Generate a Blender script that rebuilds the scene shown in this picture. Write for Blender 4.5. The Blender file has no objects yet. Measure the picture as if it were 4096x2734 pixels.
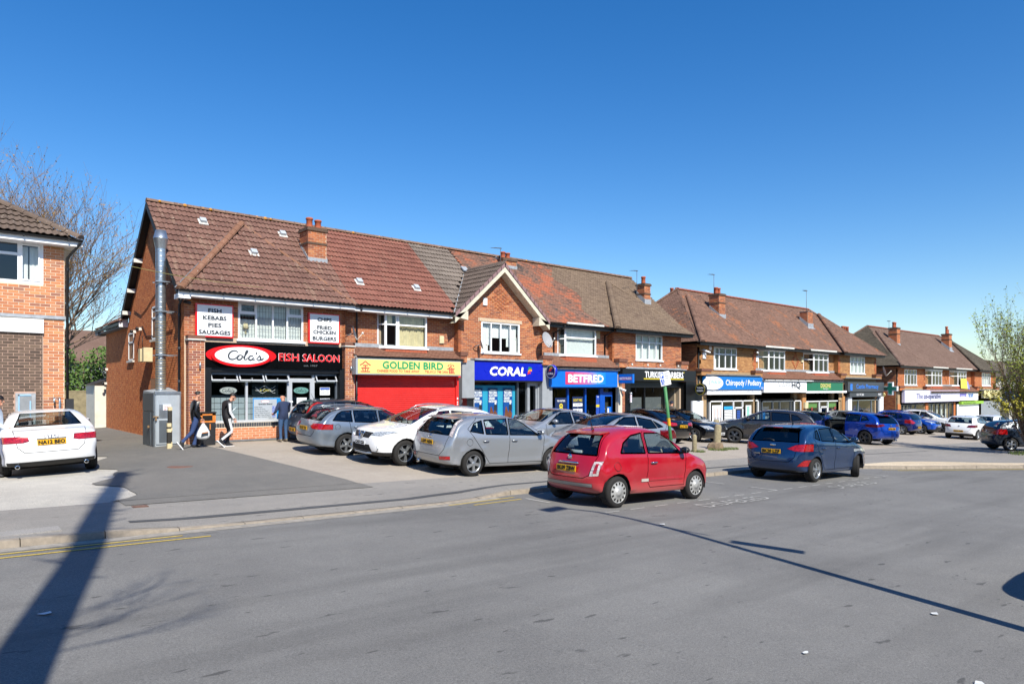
import bpy, bmesh, math, random
from mathutils import Vector, Matrix, noise
from math import sin, cos, pi, radians, sqrt, atan2
random.seed(7)
S = bpy.context.scene
COL = S.collection
# ------------------------------------------------------------------ camera
# world: x runs along the parade of shops, y goes back towards it, z up (metres); the camera stands across the road
cam_d = bpy.data.cameras.new('camera'); cam = bpy.data.objects.new('camera', cam_d); COL.objects.link(cam)
cam.location = (0, 0, 1.70)
cam.rotation_euler = (radians(90), 0, radians(49.75 - 90))
cam_d.sensor_width = 36; cam_d.lens = 36 * 2740 / 4096
cam_d.shift_y = 0.0461
cam_d.clip_start = 0.1; cam_d.clip_end = 3000
S.camera = cam
# ------------------------------------------------------------------ sky and sun
SUN_EL = radians(44.0)
SDX, SDY = 0.233, 0.972                      # horizontal direction in which the sunlight travels
W = bpy.data.worlds.new('World'); S.world = W; W.use_nodes = True
wn = W.node_tree.nodes; wl = W.node_tree.links
wn.clear()
sky = wn.new('ShaderNodeTexSky'); sky.sky_type = 'NISHITA'; sky.sun_disc = False
sky.sun_elevation = SUN_EL
sky.sun_rotation = atan2(-SDX, -SDY)
sky.altitude = 100; sky.air_density = 1.1; sky.dust_density = 0.3; sky.ozone_density = 3.5
bg = wn.new('ShaderNodeBackground'); bg.inputs[1].default_value = 0.112
wo = wn.new('ShaderNodeOutputWorld')
hs = wn.new('ShaderNodeHueSaturation'); hs.inputs['Hue'].default_value = 0.507; hs.inputs['Saturation'].default_value = 1.36; wl.new(sky.outputs[0], hs.inputs['Color']); wl.new(hs.outputs[0], bg.inputs[0]); wl.new(bg.outputs[0], wo.inputs[0])
sun_d = bpy.data.lights.new('sun', 'SUN'); sun_d.energy = 5.0; sun_d.angle = radians(0.55); sun_d.color = (1.0, 0.94, 0.83)
sun = bpy.data.objects.new('sun', sun_d); COL.objects.link(sun)
sun.location = (0, -30, 40)
sun.rotation_euler = Vector((SDX * cos(SUN_EL), SDY * cos(SUN_EL), -sin(SUN_EL))).to_track_quat('-Z', 'Y').to_euler()
S.view_settings.view_transform = 'Standard'; S.view_settings.look = 'None'
S.view_settings.exposure = 0.52; S.view_settings.gamma = 1.0
S.view_settings.use_curve_mapping = False
S.cycles.max_bounces = 8; S.cycles.transparent_max_bounces = 24
S.cycles.caustics_reflective = False; S.cycles.caustics_refractive = False
# ------------------------------------------------------------------ materials
MATS = {}
def lin(c):
    if isinstance(c, str):
        c = [int(c[i:i+2], 16) / 255 for i in (0, 2, 4)]
        return tuple((x / 12.92 if x <= 0.04045 else ((x + 0.055) / 1.055) ** 2.4) for x in c)
    return tuple(c)
class NT:
    def __init__(s, name):
        s.m = bpy.data.materials.new(name); s.m.use_nodes = True
        s.n = s.m.node_tree.nodes; s.l = s.m.node_tree.links
        s.b = s.n.get('Principled BSDF'); s.out = s.n.get('Material Output'); s._c = None
    def co(s):
        if s._c is None:
            g = s.n.new('ShaderNodeNewGeometry'); s._g = g; s._c = g.outputs['Position']
        return s._c
    def geo(s): s.co(); return s._g
    def link(s, a, b): s.l.new(a, b)
    def noise(s, scale, detail=3, rough=0.6, vec=None, stretch=None):
        t = s.n.new('ShaderNodeTexNoise'); t.inputs['Scale'].default_value = scale
        t.inputs['Detail'].default_value = detail; t.inputs['Roughness'].default_value = rough
        v = vec or s.co()
        if stretch:
            mp = s.n.new('ShaderNodeMapping'); mp.inputs['Scale'].default_value = stretch; s.link(v, mp.inputs[0]); v = mp.outputs[0]
        s.link(v, t.inputs['Vector']); return t.outputs['Fac']
    def ramp(s, fac, stops, interp='LINEAR'):
        r = s.n.new('ShaderNodeValToRGB'); e = r.color_ramp.elements; r.color_ramp.interpolation = interp
        while len(e) < len(stops): e.new(0.5)
        for k, (p, c) in enumerate(stops):
            e[k].position = p
            c = lin(c) if not isinstance(c, (int, float)) else (c, c, c)
            e[k].color = (*c[:3], 1)
        s.link(fac, r.inputs[0]); return r.outputs[0]
    def mix(s, fac, a, b, mode='MIX'):
        x = s.n.new('ShaderNodeMix'); x.data_type = 'RGBA'; x.blend_type = mode
        for sock, v in ((x.inputs[0], fac), (x.inputs[6], a), (x.inputs[7], b)):
            if isinstance(v, (int, float)): sock.default_value = v
            elif isinstance(v, (tuple, list, str)): sock.default_value = (*lin(v)[:3], 1)
            else: s.link(v, sock)
        return x.outputs[2]
    def math(s, op, a, b=0.0):
        x = s.n.new('ShaderNodeMath'); x.operation = op
        for sock, v in ((x.inputs[0], a), (x.inputs[1], b)):
            if isinstance(v, (int, float)): sock.default_value = v
            else: s.link(v, sock)
        return x.outputs[0]
    def rnd(s):
        o = s.n.new('ShaderNodeObjectInfo'); g = s.geo()
        return s.math('FRACT', s.math('ADD', o.outputs['Random'], g.outputs['Random Per Island']))
    def bump(s, h, strength=0.3, dist=0.01):
        b = s.n.new('ShaderNodeBump'); b.inputs['Strength'].default_value = strength; b.inputs['Distance'].default_value = dist
        s.link(h, b.inputs['Height']); s.link(b.outputs[0], s.b.inputs['Normal'])
    def set(s, color=None, rough=None, metal=None, spec=None, coat=None, emis=None, alpha=None):
        def put(sock, v):
            if isinstance(v, (int, float)): s.b.inputs[sock].default_value = v
            elif isinstance(v, (tuple, list, str)): s.b.inputs[sock].default_value = (*lin(v)[:3], 1)
            else: s.link(v, s.b.inputs[sock])
        if color is not None: put('Base Color', color)
        if rough is not None: put('Roughness', rough)
        if metal is not None: put('Metallic', metal)
        if spec is not None: put('Specular IOR Level', spec)
        if coat is not None: put('Coat Weight', coat); s.b.inputs['Coat Roughness'].default_value = 0.04
        return s.m
def mat(name, color, rough=0.6, metal=0.0, var=0.12, scale=6.0, spec=None, coat=None):
    """plain coloured surface with slight uneven tone"""
    if name in MATS: return MATS[name]
    t = NT(name); c = lin(color)
    if var:
        n = t.noise(scale, 4, 0.65)
        lo = tuple(x * (1 - var) for x in c); hi = tuple(min(1, x * (1 + var)) for x in c)
        col = t.ramp(n, [(0.3, lo), (0.7, hi)])
        rg = t.math('ADD', t.math('MULTIPLY', n, 0.18), rough - 0.09)
        m = t.set(col, rg, metal, spec, coat)
    else: m = t.set(c, rough, metal, spec, coat)
    MATS[name] = m; return m
def mat_brick(name, stops, wear=0.25, soot=None):
    if name in MATS: return MATS[name]
    t = NT(name); r = t.rnd()
    c = t.ramp(r, stops, 'LINEAR')
    n = t.noise(1.3, 4, 0.6); n2 = t.noise(45, 3, 0.7)
    c = t.mix(t.math('MULTIPLY', t.ramp(n, [(0.35, 0.0), (0.7, 1.0)]), wear), c, tuple(x * 0.55 for x in lin(stops[0][1])))
    c = t.mix(0.35, c, t.ramp(n2, [(0.3, 0.55), (0.7, 1.25)]), 'MULTIPLY')
    t.bump(n2, 0.25, 0.004)
    MATS[name] = t.set(c, 0.88, 0, 0.25); return MATS[name]
def mat_roof(name, stops, streak='8a7563', lich=0.5, streak_amt=0.35, blotch=None, rnd_amt=0.22):
    if name in MATS: return MATS[name]
    t = NT(name); r = t.rnd()
    n = t.noise(0.55, 4, 0.65)
    f = t.math('ADD', t.math('MULTIPLY', r, rnd_amt), t.math('MULTIPLY', n, 1 - rnd_amt))
    c = t.ramp(f, stops)
    if blotch:
        b = t.noise(0.7, 3, 0.55, stretch=(1.6, 1, 1)); rb = t.math('ADD', t.math('MULTIPLY', r, 0.16), t.math('MULTIPLY', b, 0.9))
        for lo, hi, colr in blotch: c = t.mix(t.ramp(rb, [(lo, 0.0), (hi, 1.0)] if lo < hi else [(hi, 1.0), (lo, 0.0)]), c, colr)
    s = t.noise(7.0, 2, 0.5, stretch=(1, 0.16, 0.16))
    c = t.mix(t.math('MULTIPLY', t.ramp(s, [(0.55, 0.0), (0.72, 1.0)]), streak_amt), c, streak)
    l = t.noise(16, 2, 0.4); c = t.mix(t.math('MULTIPLY', t.ramp(l, [(0.70, 0.0), (0.74, 1.0)]), lich), c, 'b9b2a4')
    fine = t.noise(60, 2, 0.6); c = t.mix(0.3, c, t.ramp(fine, [(0.3, 0.6), (0.7, 1.3)]), 'MULTIPLY')
    t.bump(fine, 0.4, 0.004)
    MATS[name] = t.set(c, 0.9, 0, 0.2); return MATS[name]
def mat_glass(name='window_glass', tint=(0.90, 0.93, 0.92), f0=0.02, rough=0.0):
    if name in MATS: return MATS[name]
    t = NT(name); n = t.n
    n.remove(t.b)
    tr = n.new('ShaderNodeBsdfTransparent'); tr.inputs[0].default_value = (*tint, 1)
    gl = n.new('ShaderNodeBsdfGlossy'); gl.inputs['Roughness'].default_value = rough; gl.inputs[0].default_value = (0.95, 0.97, 1, 1)
    g = t.geo(); dp = n.new('ShaderNodeVectorMath'); dp.operation = 'DOT_PRODUCT'; t.link(g.outputs['Normal'], dp.inputs[0]); t.link(g.outputs['Incoming'], dp.inputs[1])
    k = t.math('POWER', t.math('SUBTRACT', 1.0, t.math('ABSOLUTE', dp.outputs['Value'])), 5.0); ad = t.math('ADD', t.math('MULTIPLY', k, 0.95), f0 + 0.04)
    mx = n.new('ShaderNodeMixShader'); t.link(ad, mx.inputs[0]); t.link(tr.outputs[0], mx.inputs[1]); t.link(gl.outputs[0], mx.inputs[2])
    t.link(mx.outputs[0], t.out.inputs[0]); MATS[name] = t.m; return t.m
def mat_paint(name, color, metal=0.0, rough=0.32, flake=0.0, dirt=0.12):
    if name in MATS: return MATS[name]
    t = NT(name); c = lin(color)
    n = t.noise(2.2, 4, 0.6)
    tc = t.n.new('ShaderNodeTexCoord'); sp = t.n.new('ShaderNodeSeparateXYZ'); t.link(tc.outputs['Object'], sp.inputs[0])
    low = t.ramp(t.math('ADD', sp.outputs[2], t.math('MULTIPLY', n, 0.25)), [(0.30, 1.0), (0.62, 0.0)])
    f = t.math('ADD', t.math('MULTIPLY', low, dirt * 2.2), t.math('MULTIPLY', t.ramp(n, [(0.4, 0.0), (0.8, 1.0)]), dirt * 0.5))
    col = t.mix(f, c, '8d857a')
    rg = t.math('ADD', rough, t.math('MULTIPLY', f, 0.5))
    m = t.set(col, rg, metal, None, t.math('SUBTRACT', 1.0, t.math('MULTIPLY', f, 0.9)))
    MATS[name] = m; return m
# ------------------------------------------------------------------ mesh building
ORG = {}
class MB:
    """gathers shapes, then links them as ONE mesh object"""
    def __init__(s): s.v = []; s.f = []; s.mi = []; s.sm = []
    def add(s, vs, fs, m=0, smooth=False):
        o = len(s.v); s.v.extend([tuple(p) for p in vs])
        for f in fs: s.f.append([i + o for i in f]); s.mi.append(m); s.sm.append(smooth)
        return s
    def box(s, x0, x1, y0, y1, z0, z1, m=0):
        v = [(x, y, z) for z in (z0, z1) for y in (y0, y1) for x in (x0, x1)]
        return s.add(v, [(0, 2, 3, 1), (4, 5, 7, 6), (0, 1, 5, 4), (2, 6, 7, 3), (0, 4, 6, 2), (1, 3, 7, 5)], m)
    def obox(s, c, ax, ay, az, m=0):
        """box about centre c with half-axis vectors"""
        c, ax, ay, az = Vector(c), Vector(ax), Vector(ay), Vector(az)
        v = [c + ax * i + ay * j + az * k for k in (-1, 1) for j in (-1, 1) for i in (-1, 1)]
        return s.add(v, [(0, 2, 3, 1), (4, 5, 7, 6), (0, 1, 5, 4), (2, 6, 7, 3), (0, 4, 6, 2), (1, 3, 7, 5)], m)
    def quad(s, a, b, c, d, m=0): return s.add([a, b, c, d], [(0, 1, 2, 3)], m)
    def poly(s, pts, m=0): return s.add(pts, [tuple(range(len(pts)))], m)
    def prism(s, pts, off, m=0):
        """closed polygon pts swept by vector off"""
        n = len(pts); o = Vector(off); v = [Vector(p) for p in pts] + [Vector(p) + o for p in pts]
        fs = [tuple(range(n))[::-1], tuple(range(n, 2 * n))] + [(i, (i + 1) % n, n + (i + 1) % n, n + i) for i in range(n)]
        return s.add(v, fs, m)
    def tube(s, path, r, n=6, m=0, cap=True, smooth=True):
        P = [Vector(p) for p in path]; R = r if isinstance(r, (list, tuple)) else [r] * len(P)
        vs = []; prev = None
        for i, p in enumerate(P):
            t = (P[min(i + 1, len(P) - 1)] - P[max(i - 1, 0)])
            if t.length < 1e-9: t = Vector((0, 0, 1))
            t.normalize()
            if prev is None:
                a = Vector((0, 0, 1)) if abs(t.z) < 0.9 else Vector((1, 0, 0))
                a = (a - t * a.dot(t)).normalized()
            else:
                a = prev - t * prev.dot(t)
                a = a.normalized() if a.length > 1e-6 else Vector((1, 0, 0))
            prev = a; b = t.cross(a)
            for k in range(n): vs.append(p + (a * cos(2 * pi * k / n) + b * sin(2 * pi * k / n)) * R[i])
        fs = [(i * n + k, i * n + (k + 1) % n, (i + 1) * n + (k + 1) % n, (i + 1) * n + k) for i in range(len(P) - 1) for k in range(n)]
        if cap and n > 2: fs += [tuple(range(n))[::-1], tuple(range((len(P) - 1) * n, len(P) * n))]
        return s.add(vs, fs, m, smooth)
    def lathe(s, prof, c=(0, 0, 0), axis='z', n=16, m=0, smooth=True, a0=0.0, a1=2 * pi):
        """profile of (radius, height) turned about an axis"""
        full = abs(a1 - a0 - 2 * pi) < 1e-6; k = n if full else n + 1
        vs = []
        for (r, h) in prof:
            for j in range(k):
                t = a0 + (a1 - a0) * j / n; x, y = r * cos(t), r * sin(t)
                p = (x, y, h) if axis == 'z' else ((x, h, y) if axis == 'y' else (h, x, y))
                vs.append((p[0] + c[0], p[1] + c[1], p[2] + c[2]))
        fs = []
        for i in range(len(prof) - 1):
            for j in range(n):
                j2 = (j + 1) % k
                q = (i * k + j, i * k + j2, (i + 1) * k + j2, (i + 1) * k + j)
                fs.append(q if axis != 'y' else q[::-1])
        return s.add(vs, fs, m, smooth)
    def ball(s, c, rx, ry, rz, m=0, n=10, k=7):
        vs = []; fs = []
        for i in range(k + 1):
            p = pi * i / k
            for j in range(n):
                t = 2 * pi * j / n; vs.append((c[0] + rx * sin(p) * cos(t), c[1] + ry * sin(p) * sin(t), c[2] + rz * cos(p)))
        for i in range(k):
            for j in range(n): fs.append((i * n + j, (i + 1) * n + j, (i + 1) * n + (j + 1) % n, i * n + (j + 1) % n))
        return s.add(vs, fs, m, True)
    def mesh(s, name, mats, org=(0, 0, 0)):
        me = bpy.data.meshes.new(name); ox, oy, oz = org
        me.from_pydata([(x - ox, y - oy, z - oz) for x, y, z in s.v], [], s.f)
        for mm in (mats if isinstance(mats, (list, tuple)) else [mats]): me.materials.append(mm)
        me.polygons.foreach_set('material_index', s.mi); me.polygons.foreach_set('use_smooth', s.sm)
        me.update(); return me
    def build(s, name, mats, parent=None, kind=None):
        org = ORG.get(parent.name, (0, 0, 0)) if parent else (0, 0, 0)
        o = bpy.data.objects.new(name, s.mesh(name, mats, org)); COL.objects.link(o)
        if parent: o.parent = parent; ORG[o.name] = org
        if kind: o['kind'] = kind
        return o
def tag(o, label, cat, group=None):
    o['label'] = label; o['category'] = cat
    if group: o['group'] = group
    return o
def thing(name, label, cat, loc=(0, 0, 0), group=None):
    o = bpy.data.objects.new(name, None); COL.objects.link(o); o.location = loc; o.empty_display_size = 0.3
    ORG[o.name] = tuple(loc)
    return tag(o, label, cat, group)
def inst(name, me, parent, loc=(0, 0, 0), rot=None):
    o = bpy.data.objects.new(name, me); COL.objects.link(o)
    if parent: o.parent = parent
    if rot is not None: o.matrix_local = Matrix.Translation(loc) @ rot.to_4x4()
    else: o.location = loc
    return o
# ------------------------------------------------------------------ lettering
_TX = {}
def text_geo(txt, space=1.0):
    """outline of one line of text as flat faces: width, verts (x, y), faces; height of capitals = 1"""
    key = (txt, space)
    if key in _TX: return _TX[key]
    cu = bpy.data.curves.new('t', 'FONT'); cu.body = txt; cu.size = 1.0; cu.resolution_u = 2; cu.space_character = space
    o = bpy.data.objects.new('t', cu); COL.objects.link(o)
    dg = bpy.context.evaluated_depsgraph_get(); dg.update()
    me = bpy.data.meshes.new_from_object(o.evaluated_get(dg))
    vs = [(v.co.x, v.co.y) for v in me.vertices]; fs = [tuple(p.vertices) for p in me.polygons]
    bpy.data.objects.remove(o); bpy.data.curves.remove(cu); bpy.data.meshes.remove(me)
    cap = 0.69
    x0 = min((v[0] for v in vs), default=0); x1 = max((v[0] for v in vs), default=1)
    vs = [((v[0] - x0) / cap, v[1] / cap) for v in vs]
    _TX[key] = ((x1 - x0) / cap, vs, fs); return _TX[key]
def put_text(mb, txt, org, U, V, h, w=None, align='c', shear=0.0, m=0, lift=0.004, bold=0.0, space=1.0):
    """text on a surface: org = baseline point, U right, V up; w squeezes it to a width"""
    W0, vs, fs = text_geo(txt, space); U = Vector(U); V = Vector(V); N = U.cross(V).normalized(); o = Vector(org)
    sx = h if w is None else w / W0
    tw = W0 * sx; off = {'c': -tw / 2, 'l': 0, 'r': -tw}[align]
    shifts = [(0, 0)] if not bold else [(-bold, 0), (bold, 0), (0, bold), (0, -bold)]
    for q, (bx, by) in enumerate(shifts):
        mb.add([o + U * (off + x * sx + shear * y * h + bx) + V * (y * h + by) + N * (lift + q * 0.0006) for x, y in vs], fs, m)
    return tw
def stroke(mb, pts, w, org, U, V, m=0, lift=0.004):
    """brush stroke: polyline pts (x, y) of ribbon width w (number or list)"""
    U = Vector(U); V = Vector(V); N = U.cross(V).normalized(); o = Vector(org); n = len(pts)
    ws = w if isinstance(w, (list, tuple)) else [w] * n
    vs = []
    for i, (x, y) in enumerate(pts):
        a = pts[max(i - 1, 0)]; b = pts[min(i + 1, n - 1)]; dx, dy = b[0] - a[0], b[1] - a[1]; L = sqrt(dx * dx + dy * dy) or 1
        nx, ny = -dy / L * ws[i] / 2, dx / L * ws[i] / 2
        for sgn in (1, -1): vs.append(o + U * (x + nx * sgn) + V * (y + ny * sgn) + N * (lift + i * 0.00005))
    mb.add(vs, [(2 * i, 2 * i + 1, 2 * i + 3, 2 * i + 2) for i in range(n - 1)], m)
def ell(mb, org, U, V, rx, ry, m=0, lift=0.004, n=28):
    U = Vector(U); V = Vector(V); N = U.cross(V).normalized(); o = Vector(org)
    mb.poly([o + U * (rx * cos(2 * pi * k / n)) + V * (ry * sin(2 * pi * k / n)) + N * lift for k in range(n)], m)
def rect(mb, org, U, V, x0, x1, y0, y1, m=0, lift=0.003):
    U = Vector(U); V = Vector(V); N = U.cross(V).normalized(); o = Vector(org)
    mb.poly([o + U * x + V * y + N * lift for x, y in ((x0, y0), (x1, y0), (x1, y1), (x0, y1))], m)
UX, UZ, UY = Vector((1, 0, 0)), Vector((0, 0, 1)), Vector((0, 1, 0))
# ------------------------------------------------------------------ ground height
def clamp(x, a=0.0, b=1.0): return max(a, min(b, x))
def zk(u): return -0.13 - 0.0277 * u
def zw(u): return 0.08 - 0.06 * (6.4 - max(u, 0)) if u < 6.4 else (0.18 - 0.0155 * u if u < 9 else (0.04 - 0.0342 * (u - 9) if u < 33 else -0.781 - 0.025 * (u - 33)))
def zg(u, v):
    """paved ground in front of the shops"""
    if v < 12.3: return zk(u)
    return zk(u) + (zw(u) - zk(u)) * clamp((v - 12.3) / 9.2)
def zr(u, v): return zk(u) - 0.09
# ================================================================== GROUND
def asphalt(name, lo, hi, patch=0.25, patch_col='6a6762', rough=0.9, sp=140, spk=0.5, tracks=0.0):
    if name in MATS: return MATS[name]
    t = NT(name)
    big = t.noise(0.35, 5, 0.62); mid = t.noise(2.6, 4, 0.6); fine = t.noise(sp, 2, 0.7); f2 = t.noise(48, 3, 0.7)
    c = t.ramp(big, [(0.3, lo), (0.72, hi)])
    c = t.mix(t.math('MULTIPLY', t.ramp(mid, [(0.45, 0.0), (0.72, 1.0)]), patch), c, patch_col)
    c = t.mix(spk, c, t.ramp(fine, [(0.30, 0.45), (0.5, 1.0), (0.72, 1.75)]), 'MULTIPLY')
    c = t.mix(0.45, c, t.ramp(f2, [(0.32, 0.62), (0.68, 1.35)]), 'MULTIPLY')
    if tracks:
        tr = t.noise(1.1, 3, 0.6, stretch=(0.10, 1.3, 1))
        c = t.mix(t.math('MULTIPLY', t.ramp(tr, [(0.50, 0.0), (0.68, 1.0)]), tracks), c, tuple(x * 0.62 for x in lin(lo)))
        st = t.noise(5.5, 2, 0.5, stretch=(0.5, 1.5, 1)); c = t.mix(t.math('MULTIPLY', t.ramp(st, [(0.69, 0.0), (0.73, 1.0)]), 0.55), c, '2b2b2c')
    t.bump(fine, 0.5, 0.006)
    MATS[name] = t.set(c, rough, 0, 0.3); return MATS[name]
M_road = asphalt('road_asphalt', '686765', '797875', 0.2, '83817c', tracks=0.35, sp=110)
M_foot = asphalt('footway_asphalt', '7f7c77', '8e8a84', 0.25, '99938a', tracks=0.2)
M_fore = asphalt('forecourt_surface', '948b80', 'a39a8e', 0.35, 'aea598', sp=90, spk=0.4)
M_drive = asphalt('driveway_asphalt', '656461', '74716c', 0.25, '827f78')
M_conc = asphalt('pale_gravel_concrete', '9f9b93', 'b4b0a7', 0.4, 'c3beb2', sp=70)
M_kerb = mat('kerb_concrete', '8f8577', 0.9, var=0.22, scale=9)
M_dark = asphalt('dark_trench_tarmac', '47484a', '525355', 0.2, '5c5c5c')
M_gravelly = asphalt('pale_loose_gravel', 'b5a48a', 'cbbba0', 0.5, 'd8cab2', sp=60, spk=0.7)
M_linew = mat('worn_white_line', 'a5a49f', 0.8, var=0.3, scale=30)
M_liney = mat('worn_yellow_line', 'b39a45', 0.8, var=0.35, scale=30)
def sheet(name, us, vs, zf, m, lift=0.0):
    b = MB(); n = len(vs)
    b.add([(u, v, zf(u, v) + lift) for u in us for v in vs], [(i * n + j, (i + 1) * n + j, (i + 1) * n + j + 1, i * n + j + 1) for i in range(len(us) - 1) for j in range(n - 1)])
    return b.build(name, m, kind='structure')
def rng(a, b, st):
    n = max(1, int(round((b - a) / st))); return [a + (b - a) * i / n for i in range(n + 1)]
# base land far under everything, reaching the horizon
def zbase(u, v): return min(zg(u, clamp(v, -20, 21.5)), zr(u, clamp(v, -20, 11))) - 0.35 if v < 40 else zg(clamp(u, -50, 200), 21.5) - 0.25
us = [-600, -200, -60, -20, 0, 10, 20, 40, 60, 90, 130, 200, 600]; vs_ = [-600, -100, -20, 0, 11, 21.5, 40, 80, 200, 700]
sheet('ground', us, vs_, zbase, mat('earth', '5d5a4a', 0.95))
sheet('road', rng(-60, 170, 5), [-9, -4, -2, 0, 2, 4, 6, 8, 10, 11.2], zr, M_road)
# footway edge (kerb line): straight at y=11.06, set back to 11.42 by the bays, swinging out beyond x=24
KL = [(-60, 10.36), (2.0, 10.36), (7.4, 10.45), (8.1, 10.6), (9.1, 10.75), (21.0, 10.72), (22.0, 10.2), (22.8, 9.5), (24.3, 8.57), (25.1, 8.2), (26.7, 7.57), (28.6, 6.62), (32, 6.3), (60, 6.25), (170, 6.25)]
def kv(u):
    for (a, va), (b_, vb) in zip(KL, KL[1:]):
        if a <= u <= b_: return va + (vb - va) * (u - a) / (b_ - a)
    return KL[-1][1]
def drop(u):                                   # how far the kerb is let down for the crossover
    if u < 1.9 or u > 9.1: return 0.0
    if u < 2.9: return (u - 1.9) / 1.0
    if u > 8.1: return clamp((9.1 - u) / 1.0)
    return 1.0
def zf_foot(u, v):
    z = zg(u, v); k = drop(u) * clamp(1 - (v - kv(u)) / 1.2) * 0.072
    return z - k
# footway, forecourt etc. as one continuous paving surface in strips
uu = sorted(set([round(x, 3) for x in rng(-60, 0, 6) + rng(0, 34, 0.45) + rng(34, 170, 4)]))
b = MB(); n = 6
V = []; F = []
for u in uu:
    k0 = kv(u) + 0.125
    for j in range(n + 1): 
        v = k0 + (13.1 - k0) * j / n; V.append((u, v, zf_foot(u, v)))
F = [(i * (n + 1) + j, (i + 1) * (n + 1) + j, (i + 1) * (n + 1) + j + 1, i * (n + 1) + j + 1) for i in range(len(uu) - 1) for j in range(n)]
b.add(V, F); b.build('pavement', M_foot, kind='structure')
sheet('forecourt', rng(6.0, 170, 1.0), rng(13.1, 22.6, 0.9), zg, M_fore)
# side drive between the two buildings: dark tarmac with a slanting edge towards the forecourt
b = MB(); vv = rng(13.1, 50, 0.3)
def dr_edge(v): return 6.85 + (6.05 - 6.85) * clamp((v - 13.7) / 7.9) if v < 21.6 else 5.9
def dl_edge(v): return 2.7 + 0.5 * clamp((v - 15) / 5) + .25 * sin(v * 1.9) + .12 * sin(v * 4.3) - .35 * clamp((14.2 - v))
V = []
for v in vv:
    for j in range(5):
        u = dl_edge(v) + (dr_edge(v) - dl_edge(v)) * j / 4; V.append((u, v, zg(u, v) + 0.014))
b.add(V, [(i * 5 + j, i * 5 + j + 1, (i + 1) * 5 + j + 1, (i + 1) * 5 + j) for i in range(len(vv) - 1) for j in range(4)])
b.build('driveway', M_drive, kind='structure')
sheet('yard_concrete', rng(-60, 0, 3.0) + rng(0.25, 6.0, 0.25), rng(13.1, 21.5, 0.3) + rng(22, 60, 2), zg, M_conc)
# dark wedge of driveway tarmac spreading over the forecourt edge
b = MB()
def gpt(u, v, l=0.010): return (u, v, zf_foot(u, v) + l)
for (u0, u1) in zip(rng(2.4, 6.9, 0.75), rng(2.4, 6.9, 0.75)[1:]):
    b.quad(gpt(u0, 12.55), gpt(u1, 12.55), gpt(u1, 13.12), gpt(u0, 13.12))
b.build('driveway_apron', M_drive, kind='structure')
# relaid dark trench along the kerb and other repairs
def ribbon(name, pts, w, m, lift, zf=zf_foot):
    b = MB(); P = []
    for (p, q) in zip(pts, pts[1:]):
        L = sqrt((q[0] - p[0]) ** 2 + (q[1] - p[1]) ** 2); k = max(1, int(L / 0.6))
        P += [(p[0] + (q[0] - p[0]) * i / k, p[1] + (q[1] - p[1]) * i / k) for i in range(k)]
    P.append(pts[-1]); V = []
    for i, (x, y) in enumerate(P):
        a = P[max(i - 1, 0)]; c = P[min(i + 1, len(P) - 1)]; dx, dy = c[0] - a[0], c[1] - a[1]; L = sqrt(dx * dx + dy * dy)
        nx, ny = -dy / L * w / 2, dx / L * w / 2
        for s_ in (1, -1): V.append((x + nx * s_, y + ny * s_, zf(x + nx * s_, y + ny * s_) + lift))
    b.add(V, [(2 * i, 2 * i + 1, 2 * i + 3, 2 * i + 2) for i in range(len(P) - 1)])
    return b.build(name, m, kind='structure')
ribbon('trench_repair', [(2.15, 11.02), (4.2, 11.02), (6.8, 11.05), (8.2, 11.3), (9.6, 11.55), (13, 11.6), (18, 11.6), (21, 11.5)], 0.15, M_dark, 0.006)
ribbon('kerb_haunch', [(-6, 10.23), (2, 10.23), (7.4, 10.32), (8.6, 10.6)], 0.22, mat('channel_dust', '908a80', 0.95, var=0.25, scale=8), 0.004, zr)
ribbon('trench_repair', [(24.5, 12.2), (28, 12.0), (34, 11.4)], 0.10, M_dark, 0.006)
b = MB()                                          # pale loose gravel on the built-out corner
for i in range(14):
    u0 = 22.6 + i * 0.55; u1 = u0 + 0.55
    a0 = kv(u0) + 0.13; a1 = kv(u1) + 0.13
    w0 = 1.5 * sin(pi * clamp(i / 14)) + 0.12; w1 = 1.5 * sin(pi * clamp((i + 1) / 14)) + 0.12
    b.quad(gpt(u0, a0, .006), gpt(u1, a1, .006), gpt(u1, a1 + w1, .006), gpt(u0, a0 + w0, .006))
b.build('gravel', M_gravelly, kind='stuff')
# kerb stones, one by one where they show
kerb = bpy.data.objects.new('kerb', None); COL.objects.link(kerb); kerb['kind'] = 'structure'; ORG['kerb'] = (0, 0, 0)
def kerb_run(u0, u1, length, merged=None):
    u = u0
    while u < u1 - 0.02:
        e = min(u + length, u1); bb = merged or MB()
        g = 0.012; ua, ub = u + g / 2, e - g / 2; h0, h1 = 0.09 * (1 - drop(ua) * 0.82), 0.09 * (1 - drop(ub) * 0.82)
        va, vb = kv(ua), kv(ub); j = random.uniform(-.006, .006)
        za, zb = zr(ua, va), zr(ub, vb)
        fr = 0.022
        V = [(ua, va + j, za - .05), (ub, vb + j, zb - .05), (ub, vb + fr + j, zb + h1), (ua, va + fr + j, za + h0), (ub, vb + .125, zb + h1 + .004), (ua, va + .125, za + h0 + .004), (ua, va + .125, za - .05), (ub, vb + .125, zb - .05)]
        bb.add(V, [(0, 1, 2, 3), (3, 2, 4, 5), (0, 3, 5, 6), (1, 7, 4, 2)])
        if merged is None: bb.build('kerb_stone', M_kerb, kerb)
        u = e
kerb_run(-1.0, 23.2, 0.915); kerb_run(23.2, 36, 0.915)
mb_ = MB(); kerb_run(36, 120, 3.0, mb_); mb_.build('far_kerb_stones', M_kerb, kerb, kind='stuff')
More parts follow.
